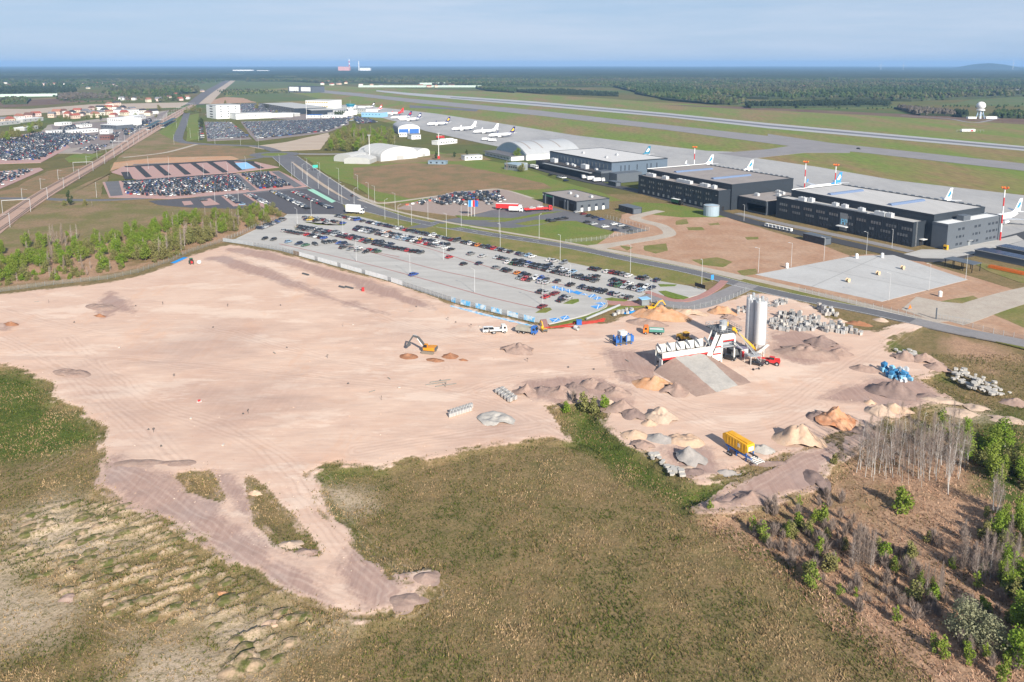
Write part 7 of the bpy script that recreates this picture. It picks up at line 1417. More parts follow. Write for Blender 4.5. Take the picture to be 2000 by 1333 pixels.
# white blocks, red formwork and pipes by the car park corner
for i in range(9):
    x, y = G(1200 + i * 4.2 + (i % 2) * 3, 613 - (i % 3) * 3.2 + (4 if i < 3 else 0)); o = ob('white_block', bme[2 if i % 2 else 0]); o.scale = (1.3, 1.0, .9); o.location = (x, y, .1); o.rotation_euler = (0, 0, .5 + i * .2); tag(o, 'white grey concrete block beside the blue tarpaulin near the entrance', 'block', 'blocks beside the entrance tarpaulin')
redd = M('red_oxide', (.42, .05, .035), .6, .15)
rf = [((1082, 641), 8, 12, .35, 'red steel beam lying by the grass strip, left end'), ((1098, 638), 9, 25, .3, 'red steel beam lying beside the blue box'), ((1112, 640), 6, -5, .4, 'red steel frame on the sand below the blue box'), ((1140, 632), 7, 8, .5, 'red formwork panel right of the blue box'), ((1152, 633), 6, 20, .4, 'red formwork panel second right of the blue box'), ((1165, 630), 6, 12, .6, 'red formwork panel third right of the blue box'), ((1175, 627), 4, 40, .6, 'red formwork panel at the right end of the stack')]
for i, (p, l, rz, h, lab) in enumerate(rf):
    t = thing('formwork_beam', lab, 'formwork', (*G(*p), .05), R(rz), 'red formwork by the car park corner')
    for y in (0, .8): MB().box(-l / 2, l / 2, y - .07, y + .07, .05, .05 + h * .6).build('flange', redd, t)
    for j in range(4): MB().box(-l / 2 + j * l / 3.2, -l / 2 + j * l / 3.2 + .15, .1, .7, .1, h * .5).build('web', redd, t)
tag(MB().box(-.9, .9, -.7, .7, 0, 1.5).box(-.95, .95, -.75, .75, 1.5, 1.62).build('tool_box', blupt), 'blue tool box among the red formwork', 'box').location = (*G(1131, 634), 0)
o = MB().tube((0, -.8, .75), (0, .8, .75), .75, n=16, caps=False).tube((0, -.8, .75), (0, .8, .75), .62, n=16, caps=False).build('concrete_pipe', M('pipe_white', (.6, .6, .58), .8)); o.location = (*G(1126, 645), 0); o.rotation_euler = (0, 0, .6); tag(o, 'white concrete pipe ring below the red formwork', 'pipe')
for i in range(4):
    o = MB().tube((-6, 0, .4), (6, 0, .4), .4, n=10).build('grey_pipe', M('pipe_grey', (.36, .37, .38), .7)); x, y = G(1165 + i * 9, 618 - i * 4); o.location = (x, y, .12); o.rotation_euler = (0, 0, ang(G(1150, 625), G(1205, 603))); tag(o, 'grey concrete pipe, %s from the left along the loop grass strip' % nth(i), 'pipe', 'pipes along the grass strip')
for i, (p, l, rz) in enumerate((((597, 537), 4.2, -38), ((682, 563), 4.6, -36), ((668, 562), 3.4, -36))):
    o = MB().box(-l / 2, l / 2, -.4, .4, 0, .5).box(-l / 2, l / 2, -.1, .1, .5, .65).build('dark_beam', dsteel); o.location = (*G(*p), 0); o.rotation_euler = (0, 0, R(rz)); tag(o, ['dark beam lying on sand near the fence, left one', 'dark beam pair on sand, longer one near the red barrel', 'dark beam pair on sand, shorter one near the red barrel'][i], 'beam')
tag(MB().lathe([(.55, 0), (.6, .1), (.55, 1.4), (.6, 1.5), (.2, 1.55)], 14).build('barrel', redpt), 'red barrel standing on the sand below the fence', 'barrel').location = (*G(709, 569), 0)
t = thing('marker_box', 'red box on white board lying on the open sand', 'box', (*G(389, 785), 0), .4); MB().box(-.6, .6, -.45, .45, .02, .12).build('board', wht, t); MB().box(-.35, .35, -.3, .3, .12, .5).build('box', redpt, t)
# survey stakes, stones and odd timbers across the plain
stk = [(265,598),(318,596),(145,630),(72,590),(95,592),(233,680),(416,640),(445,600),(548,597),(536,690),(340,738),(373,818),(560,680),(485,808),(475,809),(727,765),(745,782),(780,758),(860,744),(870,756),(680,750),(760,740),(920,640),(937,638),(890,630),(875,626),(813,600),(803,609),(670,638),(690,635),(1110,718),(1030,707),(1160,722),(1225,705),(640,700),(436,870),(290,840),(300,845),(315,872)]
sm_ = [MB().add([(-.3, -.2, 0), (.3, -.25, 0), (.25, .25, 0), (-.28, .22, 0), (-.1, -.1, .35), (.15, -.05, .4), (.1, .12, .3), (-.12, .1, .33)], [(0, 1, 5, 4), (1, 2, 6, 5), (2, 3, 7, 6), (3, 0, 4, 7), (4, 5, 6, 7)]).mesh('rock', M('dark_stone', (.10, .09, .085), .9)), MB().box(-.04, .04, -.04, .04, 0, 1.3).box(-.3, .3, -.03, .03, .9, 1.15).mesh('stake', M('stake_dark', (.13, .11, .10), .9)), MB().box(-.9, .9, -.12, .12, 0, .16).mesh('timber', M('timber_grey', (.26, .24, .21), .9)), MB().box(-.35, .35, -.25, .25, 0, .25).mesh('rubble', M('rubble_pale', (.48, .42, .37), .9))]
nm_ = ['stone', 'survey_stake', 'timber', 'pale_stone']; lb_ = ['dark stone lying on the open sand plain', 'dark survey stake with board on the open sand plain', 'grey timber offcut lying on the open sand plain', 'pale stone lying on the open sand plain']
for i, (px, py) in enumerate(stk):
    k = (0, 1, 0, 2, 1, 3)[i % 6]; o = ob(nm_[k], sm_[k]); o.location = (*G(px, py), 0.02); o.rotation_euler = (0, 0, i * 1.3); o.scale = (1.0,) * 3; tag(o, lb_[k], nm_[k].split('_')[-1], nm_[k].replace('_', ' ') + 's strewn on the sand plain')
for i, p in enumerate(((852, 750), (860, 745), (871, 753))):
    o = ob('plank', sm_[2]); o.location = (*G(*p), .02); o.scale = (3.4, 1.6, 1); o.rotation_euler = (0, 0, R(20)); tag(o, 'long grey plank below the brown heaps, %s from the left' % nth(i), 'plank')
# cable drums on the pad, markers, kiosk, signs
for i, p in enumerate(((1656, 552), (1715, 538), (1763, 527))):
    t = thing('cable_drum', 'pale wooden cable drum, %s from the left on the concrete pad' % nth(i), 'cable drum', (*G(*p), .12), .5); 
    for y in (-.6, .5): MB().tube((0, y, .9), (0, y + .1, .9), .9, n=14).build('flange', M('drum_wood', (.55, .42, .27), .8), t)
    MB().tube((0, -.5, .9), (0, .5, .9), .5, n=12).build('barrel', M('drum_core', (.42, .32, .22), .8), t)
for i, p in enumerate(((1537, 524), (1673, 505), (1723, 504), (1836, 580))):
    o = MB().lathe([(.7, 0), (.7, 2.0), (.3, 2.3)], 12).build('concrete_bollard', whitec); o.location = (*G(*p), .1); tag(o, 'white cylindrical post, %s from the left round the concrete pad' % nth(i), 'post')
t = thing('kiosk', 'glazed entrance kiosk with pale blue roof at the car park barrier', 'kiosk', (*G(1258, 596), .1), R(20)); MB().box(-1.6, 1.6, -1.1, 1.1, 0, 2.4).build('glazing', glassl, t); MB().box(-2, 2, -1.5, 1.5, 2.4, 2.65).build('roof', bluel, t)
t = thing('barrier', 'red and white entrance barrier beside the kiosk', 'barrier', (*G(1282, 594), .1), R(30)); MB().box(-.2, .2, -.2, .2, 0, 1.1).build('post', clad2, t)
for i in range(6): MB().box(.2 + i * .6, .8 + i * .6, -.05, .05, .9, 1.0).build('boom_section', redpt if i % 2 else wht, t)
t = thing('hoarding', 'dark advertising hoarding beside the car park exit', 'sign', (*G(1367, 566), .1), ang(G(1358, 563), G(1378, 569))); MB().box(-2.6, 2.6, -.1, .1, .8, 2.3).build('board', black, t)
for x in (-2, 2): MB().box(x - .08, x + .08, -.08, .08, 0, .8).build('post', steel, t)
t = thing('road_sign', 'blue road sign at the junction beside the car park exit', 'sign', (*G(1391, 551), 0), .4); MB().tube((0, 0, 0), (0, 0, 1.2), .06).build('post', steel, t); MB().box(-.7, .7, -.05, .05, 1.0, 3.0).build('plate', bluep, t)
t = thing('road_sign', 'orange warning sign by the gravel gate road', 'sign', (*G(1777, 606), 0), .4); MB().tube((0, 0, 0), (0, 0, .8), .06).build('post', steel, t); MB().extr([(-.8, .6), (.8, .6), (0, 2.1)], -.05, .05).build('plate', orpt, t)
t = thing('road_sign', 'green direction sign over the path by the main road', 'sign', (*G(616, 334), 0), .4)
for x in (-1.4, 1.4): MB().tube((x, 0, 0), (x, 0, 3), .1).build('post', steel, t)
MB().box(-2.2, 2.2, -.06, .06, 2.6, 5).build('plate', M('sign_mint', (.05, .40, .33)), t)
t = thing('generator', 'yellow generator box at the corner of the black hangar', 'generator', (*G(1847, 489), .15), A_ROT); MB().box(-.9, .9, -.7, .7, .2, 2.4).build('housing', yelpt, t); MB().box(-.8, .8, -.72, -.7, .6, 1.6).build('grille', black, t)
t = thing('crane_parts', 'orange crane sections lying in the grass by the sheds', 'machinery', (*G(1965, 532), .1), A_ROT)
for i in range(4):
    for z in (.3, 1.1): MB().bar((-8, i * .9, z), (8, i * .9 + .4, z), .22).build('chord', orpt, t)
    for j in range(8): MB().bar((-8 + j * 2, i * .9, .3), (-7 + j * 2, i * .9 + .2, 1.1), .12).build('lacing', orpt, t)
for i in range(14):
    o = ob('dirt_barrier', MB().box(-1, 1, -.35, .35, 0, .9).mesh('barrier_block', whitec if i % 2 else M('barrier_red', (.5, .12, .08)))); o.location = (*G(795 + i * 11, 401.5 - i * 2.0), .1); o.rotation_euler = (0, 0, .5); tag(o, 'red or white barrier block along the upper overflow car park edge', 'barrier', 'barrier blocks round the overflow car park'); o.name = 'barrier_block'
# ================================================================== trees, shrubs, grass, far forest, haze
def leafmat(name, c1, c2, c3, tr=.3):
    m, t, b = newmat(name); oi = N(t, 'ShaderNodeObjectInfo'); n = noise(t, pos(t), .9, 3)
    c = mix(t, remap(t, n, .3, .7), c1, c2); c = mix(t, remap(t, oi.outputs['Random'], 0, 1, 0, .55), c, c3)
    b.inputs['Roughness'].default_value = .8; b.inputs['Specular IOR Level'].default_value = .15; t.links.new(c, b.inputs['Base Color'])
    tl = N(t, 'ShaderNodeBsdfTranslucent'); t.links.new(c, tl.inputs[0]); ms = N(t, 'ShaderNodeMixShader'); ms.inputs[0].default_value = tr
    t.links.new(b.outputs[0], ms.inputs[1]); t.links.new(tl.outputs[0], ms.inputs[2]); t.links.new(ms.outputs[0], t.nodes['Material Output'].inputs[0]); return m
L_green = leafmat('leaf_fresh', (.155, .26, .025), (.22, .30, .04), (.24, .26, .06)); L_olive = leafmat('leaf_olive', (.19, .21, .06), (.27, .26, .10), (.26, .22, .09)); L_lime = leafmat('leaf_lime', (.20, .28, .03), (.25, .30, .05), (.18, .22, .06))
L_dark = leafmat('leaf_dark', (.04, .07, .03), (.065, .10, .038), (.07, .085, .045), .1); L_grey = leafmat('leaf_willow', (.25, .26, .15), (.33, .32, .19), (.28, .28, .18)); L_twig = leafmat('twig_haze', (.30, .235, .20), (.38, .31, .27), (.25, .19, .15), .1)
barkw = M('birch_bark', (.52, .49, .455), .8, .2, 3.0, second=(.22, .19, .17), sc2=2.2, lo=.58, hi=.66); barkg = M('grey_bark', (.36, .33, .30), .8, .2, 3.0); barkd = M('brown_bark', (.14, .11, .085), .9, .2, 2.0)
def trunk_mesh(h, r, seed, mat, limbs=6, lean=.04, start=.45, spread=.28):
    q = random.Random(seed); mb = MB(); p = Vector((0, 0, -.3)); d = Vector((q.uniform(-lean, lean), q.uniform(-lean, lean), 1)); pts = [p]; n = 5
    for i in range(n): p = p + Vector((d.x * h / n + q.uniform(-.05, .05), d.y * h / n + q.uniform(-.05, .05), h / n)); pts.append(p)
    for i in range(n): mb.tube(pts[i], pts[i + 1], r * (1 - .85 * i / n), r * (1 - .85 * (i + 1) / n), 5, caps=False)
    for i in range(limbs):
        f = q.uniform(start, .92) * n; k = int(f); b0 = pts[k].lerp(pts[min(k + 1, n)], f - k); a = q.uniform(0, 6.28); l = h * spread * q.uniform(.5, 1) * (1.2 - f / n)
        mb.tube(b0, b0 + Vector((math.cos(a) * l, math.sin(a) * l, l * q.uniform(.6, 1.3))), r * .32, r * .06, 4, caps=False)
    return mb.mesh('trunk', mat)
def crown_mesh(seed, n, clumps, size, mat, up=.0):
    """many leaf-sized faces gathered in clumps; clump = (x, y, z, rx, rz)"""
    g = np.random.default_rng(seed); w = np.array([c[3] ** 2 * c[4] for c in clumps]); ci = g.choice(len(clumps), n, p=w / w.sum()); C = np.array(clumps)[ci]
    u = g.normal(size=(n, 3)); u /= np.linalg.norm(u, axis=1)[:, None]; rr = g.uniform(.35, 1, n)[:, None] ** .6
    P = C[:, :3] + u * rr * np.stack([C[:, 3], C[:, 3], C[:, 4]], 1)
    s = size * g.uniform(.6, 1.4, n)[:, None]; a = g.normal(size=(n, 3)); a /= np.linalg.norm(a, axis=1)[:, None]; a[:, 2] *= .7; b = np.cross(a, u + g.normal(size=(n, 3)) * .6); b /= np.linalg.norm(b, axis=1)[:, None] + 1e-9
    V = np.stack([P - a * s * .6, P + b * s * .5, P + a * s * .6, P - b * s * .45], 1).reshape(-1, 3); return npmesh('crown', V, np.arange(4 * n).reshape(-1, 4), mat)
def twig_mesh(seed, n, h, rad, mat, z0=.45, th=.045):
    g = np.random.default_rng(seed); z = h * g.uniform(z0, .98, n); a = g.uniform(0, 6.28, n); rr = rad * g.uniform(.05, 1, n) * np.clip((1.05 - z / h) * 2.2, .15, 1); P = np.stack([np.cos(a) * rr * .4, np.sin(a) * rr * .4, z], 1)
    Q = np.stack([np.cos(a) * rr + g.normal(size=n) * .15, np.sin(a) * rr + g.normal(size=n) * .15, z + g.uniform(.5, 1.5, n)], 1); d = Q - P; sd = np.cross(d, g.normal(size=(n, 3))); sd /= np.linalg.norm(sd, axis=1)[:, None] + 1e-9
    V = np.stack([P - sd * th, P + sd * th, Q + sd * th * .4], 1).reshape(-1, 3); return npmesh('twigs', V, np.arange(3 * n).reshape(-1, 3), mat)
def clumps(seed, h, r, z0, k):
    q = random.Random(seed); out = []
    for i in range(k):
        f = i / max(1, k - 1); a = q.uniform(0, 6.28); d = r * q.uniform(.15, .75) * math.sin(math.pi * min(.95, f * .8 + .15)); out.append((d * math.cos(a), d * math.sin(a), z0 + (h - z0) * (.12 + .8 * f), r * q.uniform(.38, .66) * (1.1 - .45 * f), r * q.uniform(.38, .6)))
    return out
TK = {}
def kinds(key, n, fn): TK[key] = [fn(i) for i in range(n)]
kinds('birch', 7, lambda i: (trunk_mesh(8 + i * .75, .075 + .008 * (i % 3), i, barkw if i % 3 else barkg, 12, .12, .35, .2), twig_mesh(i, 260, 8.2 + i * .75, 1.9, L_twig, .4, .014)))
kinds('leafy', 6, lambda i: (trunk_mesh(6.2 + i * .5, .12, 20 + i, barkw if i % 2 else barkd, 6), crown_mesh(i, 1300, clumps(i, 7.5 + i * .5, 3.1, 1.2, 12), .42, L_green)))
kinds('olive', 6, lambda i: (trunk_mesh(4.4 + i * .4, .13, 40 + i, barkd, 7, .1, .25), crown_mesh(30 + i, 1200, clumps(30 + i, 5.6 + i * .4, 3.5, .6, 12), .42, L_olive)))
kinds('bare', 5, lambda i: (trunk_mesh(6.5 + i * .6, .09, 60 + i, barkw if i % 2 else barkd, 10, .06, .25, .2), twig_mesh(60 + i, 330, 7.5 + i * .6, 1.3, L_twig, .15, .025)))
kinds('sapling', 5, lambda i: (trunk_mesh(2.6 + i * .3, .05, 80 + i, barkd, 4), crown_mesh(80 + i, 420, clumps(80 + i, 3.2 + i * .25, 1.15, .35, 8), .25, L_lime)))
kinds('shrub', 5, lambda i: (trunk_mesh(1.6, .06, 100 + i, barkd, 8, .2, .1, .6), crown_mesh(100 + i, 600, clumps(100 + i, 2.6, 1.5, .3, 7), .28, (L_green, L_olive, L_olive, L_olive, L_green)[i])))
kinds('willow', 3, lambda i: (trunk_mesh(4, .2, 120 + i, barkd, 10, .2, .15, .5), crown_mesh(120 + i, 2600, clumps(120 + i, 6.2, 3.6, .8, 16), .3, L_grey)))
kinds('pine', 4, lambda i: (trunk_mesh(7 + i, .18, 140 + i, barkd, 4), crown_mesh(140 + i, 900, clumps(140 + i, 8 + i, 2.4, 1.2, 10), .5, L_dark)))
kinds('heather', 4, lambda i: (trunk_mesh(1.0, .04, 160 + i, barkd, 8, .2, .1, .7), twig_mesh(160 + i, 260, 1.5, .9, L_twig, .02, .03)))
PN = {'birch': ('birch_tree', 'tree'), 'leafy': ('leafy_tree', 'tree'), 'olive': ('budding_tree', 'tree'), 'bare': ('bare_tree', 'tree'), 'sapling': ('lime_sapling', 'sapling'), 'shrub': ('shrub', 'shrub'), 'willow': ('willow_bush', 'bush'), 'pine': ('pine_tree', 'tree'), 'heather': ('bare_shrub', 'shrub')}
TR = random.Random(3); tcount = {}
def plant(kind, x, y, label, group, sc=1.0, z=None):
    nm, cat = PN[kind]; tr, cr = TR.choice(TK[kind]); t = thing(nm, label, cat, (x, y, (hz1(x, y) if y < 350 else -.05) if z is None else z), TR.uniform(0, 6.28), group); s = sc * (TR.uniform(.6, 1.18) if kind == 'birch' else TR.uniform(.82, 1.18)); t.scale = (s, s, s * TR.uniform(.92, 1.08)); tcount[kind] = tcount.get(kind, 0) + 1
    ob('trunk', tr, t); ob('crown', cr, t)
def wood(poly, n, mixk, label, group, sc=1.0, mind=1.6):
    P = GP(poly); xs = [p[0] for p in P]; ys = [p[1] for p in P]; A = np.stack([np.random.default_rng(len(poly) + n).uniform(min(xs), max(xs), 6000), np.random.default_rng(n).uniform(min(ys), max(ys), 6000)], 1)
    A = A[sdf(P, A[:, 0], A[:, 1], 2) > 0]; out = []
    for x, y in A:
        if len(out) >= n: break
        if all((x - a) ** 2 + (y - b) ** 2 > mind ** 2 for a, b in out): out.append((x, y))
    for x, y in out:
        k = TR.choices([m[0] for m in mixk], [m[1] for m in mixk])[0]; plant(k, x, y, label[k] if isinstance(label, dict) else label, group, sc * dict((m[0], m[2] if len(m) > 2 else 1) for m in mixk)[k])
lw_ = {'leafy': 'fresh green tree in the strip of wood left of the sand', 'olive': 'olive budding tree in the strip of wood left of the sand', 'bare': 'bare grey tree in the strip of wood left of the sand', 'shrub': 'low shrub in the strip of wood left of the sand'}
gw = 'trees in the wood left of the sand'
wood([(100,505),(180,475),(260,455),(360,432),(405,425),(400,440),(300,470),(250,520),(190,535),(110,530)], 96, (('leafy', 8), ('olive', 2), ('bare', 1.2)), lw_, gw, .76)
wood([(385,428),(470,415),(540,408),(548,425),(480,455),(400,462)], 76, (('olive', 7, .75), ('leafy', 2, .7), ('bare', 3, .75)), lw_, gw, 1)
wood([(255,505),(330,470),(400,460),(440,462),(400,478),(350,495),(290,520)], 44, (('olive', 6), ('bare', 4), ('leafy', 1)), lw_, gw, 1)
wood([(-60,500),(0,490),(60,470),(110,480),(110,530),(40,550),(-60,560)], 50, (('leafy', 6), ('bare', 3), ('olive', 3)), lw_, gw, .76)
wood([(-60,560),(100,530),(250,520),(350,495),(430,470),(420,476),(340,506),(200,540),(0,562),(-60,570)], 46, (('shrub', 6), ('bare', 1, .5)), lw_, gw, 1)
wood([(60,470),(140,450),(180,470),(110,490)], 12, (('bare', 5), ('shrub', 3)), lw_, gw)
# birch grove on the right
gb = 'birches in the grove at right'
wood([(1650,930),(1690,880),(1760,870),(1860,880),(1905,900),(1895,930),(1850,955),(1760,945),(1700,940)], 92, (('birch', 1),), 'slender bare white-stemmed birch in the grove beside the dirt track', gb, 1, .9)
wood([(1840,945),(1870,950),(1860,970),(1845,975)], 8, (('birch', 1),), 'bare birch at the right front corner of the grove', gb, 1, .7)
wood([(1925,985),(1965,990),(1970,1010),(1930,1008)], 13, (('birch', 1),), 'bare birch in the small clump right of the grove', gb, .75, .6)
wood([(1650,1080),(1720,1085),(1720,1110),(1655,1105)], 16, (('bare', 1, .7),), 'grey bare sapling in the clump below the birch grove', 'bare saplings below the grove', 1, .5)
wood([(1850,1090),(2020,1060),(2040,1150),(1900,1160)], 30, (('bare', 5, .75), ('birch', 1, .6)), 'grey bare tree in the thicket at the right edge', 'thicket at the right edge', 1, .8)
wood([(1760,1120),(1850,1130),(1860,1170),(1780,1165)], 14, (('bare', 1, .5),), 'small grey bare tree left of the right-edge thicket', 'thicket at the right edge', 1, .6)
rw_ = {'leafy': 'green tree on the slope right of the birch grove', 'shrub': 'green shrub on the slope right of the birch grove', 'sapling': 'lime green sapling on the slope right of the birch grove', 'bare': 'bare tree on the slope right of the birch grove', 'olive': 'olive tree on the slope right of the birch grove'}
wood([(1850,880),(1900,850),(2010,860),(2030,960),(1960,955),(1900,920)], 24, (('leafy', 3, .7), ('shrub', 3, 1.2), ('olive', 2, .7)), rw_, 'trees right of the birch grove')
wood([(1930,1030),(2010,1000),(2030,1080),(1950,1080)], 9, (('leafy', 3, .6), ('shrub', 3, 1.1)), rw_, 'trees right of the birch grove')
wood([(1940,1100),(2030,1110),(2040,1200),(1950,1160)], 8, (('leafy', 2, .6), ('shrub', 4, 1.2)), rw_, 'trees right of the birch grove')
for k, (px, py, s) in enumerate(((1470,1035,.9),(1492,1048,1.25),(1540,1045,.8),(1583,1040,.75),(1600,1078,1.0),(1585,1140,1.15),(1640,1155,.7),(1672,1158,.55),(1748,1110,.8),(1778,1112,.75),(1592,1015,.7),(1800,1145,.8),(1820,1145,.7),(1908,1145,.9),(1750,1210,.7),(1825,1265,.9),(1845,1275,1.1),(1890,1262,.8),(1892,1290,.9),(1960,1325,1.0),(1925,1280,.7),(1560,985,.6),(1386,995,.6),(1630,1092,.6))):
    plant('sapling', *G(px, py), 'bright lime sapling, %s of those dotted over the brown heath' % nth(k), 'lime saplings on the heath', s * 1.05)
for k, (px, py, kd, s, lab) in enumerate(((1890,1238,'willow',1.15,'large grey-green willow bush in the lower right corner'),(1935,1262,'willow',.75,'smaller willow bush right of the large one'),(1757,990,'shrub',1.5,'round green bush on the heath below the grove'),(1610,1012,'shrub',1.1,'round olive bush left on the heath'),(1730,845,'olive',.5,'thin budding tree behind the dark heap'),(1842,842,'sapling',1.6,'tall lime sapling on the slope behind the birches'),(1800,860,'olive',.7,'pale budding tree on the slope behind the birches'),(1630,905,'shrub',.9,'small green bush by the dark track bend'),(1985,1290,'leafy',.8,'dark green tree in the bottom right corner'),(1990,1230,'leafy',.75,'green tree at the right edge above the corner'),(2030,1260,'pine',.9,'dark tree just at the right edge'),(2050,1300,'pine',1.0,'dark tree at the lower right edge'),(2010,1200,'pine',.9,'dark pine behind the willow bushes'),(1140,795,'shrub',1.5,'green bush at the head of the ditch'),(1162,800,'shrub',1.3,'dark green bush beside the ditch head'),(1105,800,'shrub',1.1,'yellow green bush left at the ditch head'),(1180,795,'shrub',1.2,'leafy bush right at the ditch head'),(1120,785,'heather',1.6,'bare bush above the ditch head'),(136,402,'pine',.85,'round dark pine alone beside the railway road'),(165,402,'shrub',1.5,'low shrub right of the lone dark pine'),(125,402,'shrub',1.2,'small dark shrub touching the lone pine'),(180,405,'bare',.5,'bare bush group right of the lone pine'),(852,312,'pine',.8,'small dark pine before the white tents field'),(888,308,'pine',.75,'dark pine left of the arched hangar path'),(911,309,'pine',.75,'dark pine right of its twin by the arched hangar'),(1011,313,'leafy',1.3,'bright green poplar at the arched hangar corner'),(990,337,'bare',1.1,'bare tree beside the glass-roofed house'),(1020,336,'olive',1.0,'round olive tree beside the white bungalow'),(393,250,'pine',2.0,'dark round tree at the far car park corner'),(365,222,'olive',1.8,'brown olive tree left of the road end'),(378,218,'olive',2.0,'brown olive tree at the road end'),(390,220,'olive',1.9,'brown olive tree right of the road end'))):
    plant(kd, *G(px, py), lab, None, s)
wood([(640,282),(660,262),(700,256),(770,268),(775,285),(760,298),(690,300),(640,296)], 60, (('leafy', 4, 1.5), ('olive', 5, 1.6), ('bare', 1, 1.5)), 'leafy tree in the round clump behind the tents', 'trees in the clump behind the tents', 1, 4)
wood([(-30,280),(0,270),(60,250),(85,240),(92,246),(60,262),(0,285),(-30,292)], 26, (('olive', 4, 1.3), ('leafy', 1, 1.3)), 'olive tree in the hedge line above the left car park', 'hedge above the left car park', 1, 4)
wood([(110,232),(200,212),(300,215),(310,232),(220,240),(120,240)], 26, (('olive', 3, .9), ('leafy', 1, .9), ('pine', 1, .8)), 'garden tree among the village houses by the railway', 'village garden trees', 1, 6)
wood([(660,225),(690,222),(670,230),(650,232)], 12, (('pine', 1, 1.1),), 'dark conifer before the control tower', 'conifers before the control tower', 1, 4)
for k, (px, py) in enumerate(((600,222),(605,224),(540,228),(503,213),(310,216),(440,206))): plant('olive', *G(px, py), 'round tree standing in the terminal car parks, %s listed outward' % nth(k), 'trees in the terminal car parks', 1.6)
# ---------------------------------------------------------------- grass and heath stuff
def tufts(name, label, n, cond, pal, h, w, seed, blades=2, yr=(82, 232), cat='grass', tint=(.80, .81, .64)):
    g = np.random.default_rng(seed); ys = yr[0] + (yr[1] - yr[0]) * g.random(n) ** 1.35; xs = (g.random(n) * 2 - 1) * (ys * .8 + 14)
    m = cond(xs, ys); xs, ys = xs[m], ys[m]; n = len(xs); zs = height(xs, ys); sz = (.55 + .9 * fbm(xs * .25, ys * .25, seed, 3)) * g.uniform(.6, 1.3, n)
    V = np.empty((n, blades, 3, 3)); 
    for b in range(blades):
        a = g.uniform(0, 6.28, n); ca, sa = np.cos(a), np.sin(a); ww = w * sz; hh = h * sz * g.uniform(.6, 1.2, n); ox, oy = g.normal(size=n) * w * .5, g.normal(size=n) * w * .5
        V[:, b, 0] = np.stack([xs + ox - ca * ww, ys + oy - sa * ww, zs - .03], 1); V[:, b, 1] = np.stack([xs + ox + ca * ww, ys + oy + sa * ww, zs - .03], 1); V[:, b, 2] = np.stack([xs + ox + g.normal(size=n) * hh * .5, ys + oy + g.normal(size=n) * hh * .5, zs + hh], 1)
    pal = np.array(pal); f = np.clip(fbm(xs * .11, ys * .11, seed + 1, 4) * 1.8 - .4 + g.normal(size=n) * .22, 0, .999) * len(pal); c = pal[f.astype(int)] * g.uniform(.8, 1.2, n)[:, None]
    C = np.repeat(c[:, None, None, :] * np.array(tint), blades, 1).repeat(3, 2)
    V = V.reshape(-1, 3); return tag(ob(name, npmesh(name, V, np.arange(len(V)).reshape(-1, 3), grassm, False, C.reshape(-1, 3))), label, cat, None, 'stuff')
grassm = attr_mat('grass_blades', rough=.9, var=.15, spec=.05)
def zone(polys, x, y, m=0): return zmax(polys, x, y, 6) + wig(x, y, .12, 2, 3) > m
def c_dry(x, y): d, w = site(x, y); return (d < -.5 + 1.6 * np.random.default_rng(6).random(len(x)) ** 2) & ~zone(Z_HEATH[:1], x, y, 2) & (zone(Z_PALE, x, y, 1) <= (np.random.default_rng(5).random(len(x)) < .25))
def c_heath(x, y): d, w = site(x, y); return (d < -.5) & zone(Z_HEATH[:1], x, y, -3)
def c_green(x, y): return zone(Z_GREEN[:3], x, y, -1) & (site(x, y)[0] < 0)
tufts('dry_grass', 'tufts of dry brown and green grass over the foreground field', 240000, c_dry, [(.075, .095, .025), (.125, .135, .042), (.19, .16, .072), (.27, .19, .115), (.37, .25, .17), (.44, .31, .225)], .33, .085, 1)
tufts('heath_grass', 'dead reddish brown grass and bracken on the right slope', 120000, c_heath, [(.14, .11, .05), (.25, .155, .10), (.35, .22, .15), (.43, .28, .20), (.50, .35, .25)], .42, .085, 2, tint=(.98, .92, .88))
tufts('ditch_grass', 'lush green grass in the ditch and left edge', 60000, c_green, [(.045, .07, .018), (.075, .115, .03), (.11, .15, .04), (.17, .18, .06)], .42, .09, 3)
# clods and pebbles left by the machines
g_ = np.random.default_rng(77); n = 15000; ys = 90 + 280 * g_.random(n) ** 1.2; xs = (g_.random(n) * 2 - 1) * (ys * .8 + 20); dd, ww = site(xs, ys); mvv = zmax(Z_MAUVE, xs, ys, 8); pr_ = np.where(mvv > 0, .8, np.where(dd < 4, .6, .12)); mk_ = (dd > .3) & (g_.random(n) < pr_ * np.clip(fbm(xs * .1, ys * .1, 91, 3) * 3 - .9, .05, 1)); xs, ys = xs[mk_], ys[mk_]; n = len(xs); zs = height(xs, ys); sz = g_.uniform(.07, .26, n) ** 1.0
tv_ = np.array([(-1, -.8, -.2), (1, -.9, -.2), (.2, 1, -.2), (.1, -.1, .8)]); a_ = g_.uniform(0, 6.28, n); V = np.empty((n, 4, 3)); jit = g_.uniform(.7, 1.3, (n, 4)); V[:, :, 0] = xs[:, None] + (tv_[None, :, 0] * np.cos(a_)[:, None] - tv_[None, :, 1] * np.sin(a_)[:, None]) * sz[:, None] * jit; V[:, :, 1] = ys[:, None] + (tv_[None, :, 0] * np.sin(a_)[:, None] + tv_[None, :, 1] * np.cos(a_)[:, None]) * sz[:, None] * jit; V[:, :, 2] = zs[:, None] + tv_[None, :, 2] * sz[:, None] * .8
Fk = (np.array([(0, 1, 3), (1, 2, 3), (2, 0, 3)])[None] + (np.arange(n) * 4)[:, None, None]).reshape(-1, 3); cl_ = np.array([(.46, .33, .25), (.36, .25, .19), (.28, .20, .16), (.52, .42, .34)])[g_.integers(0, 4, n)]
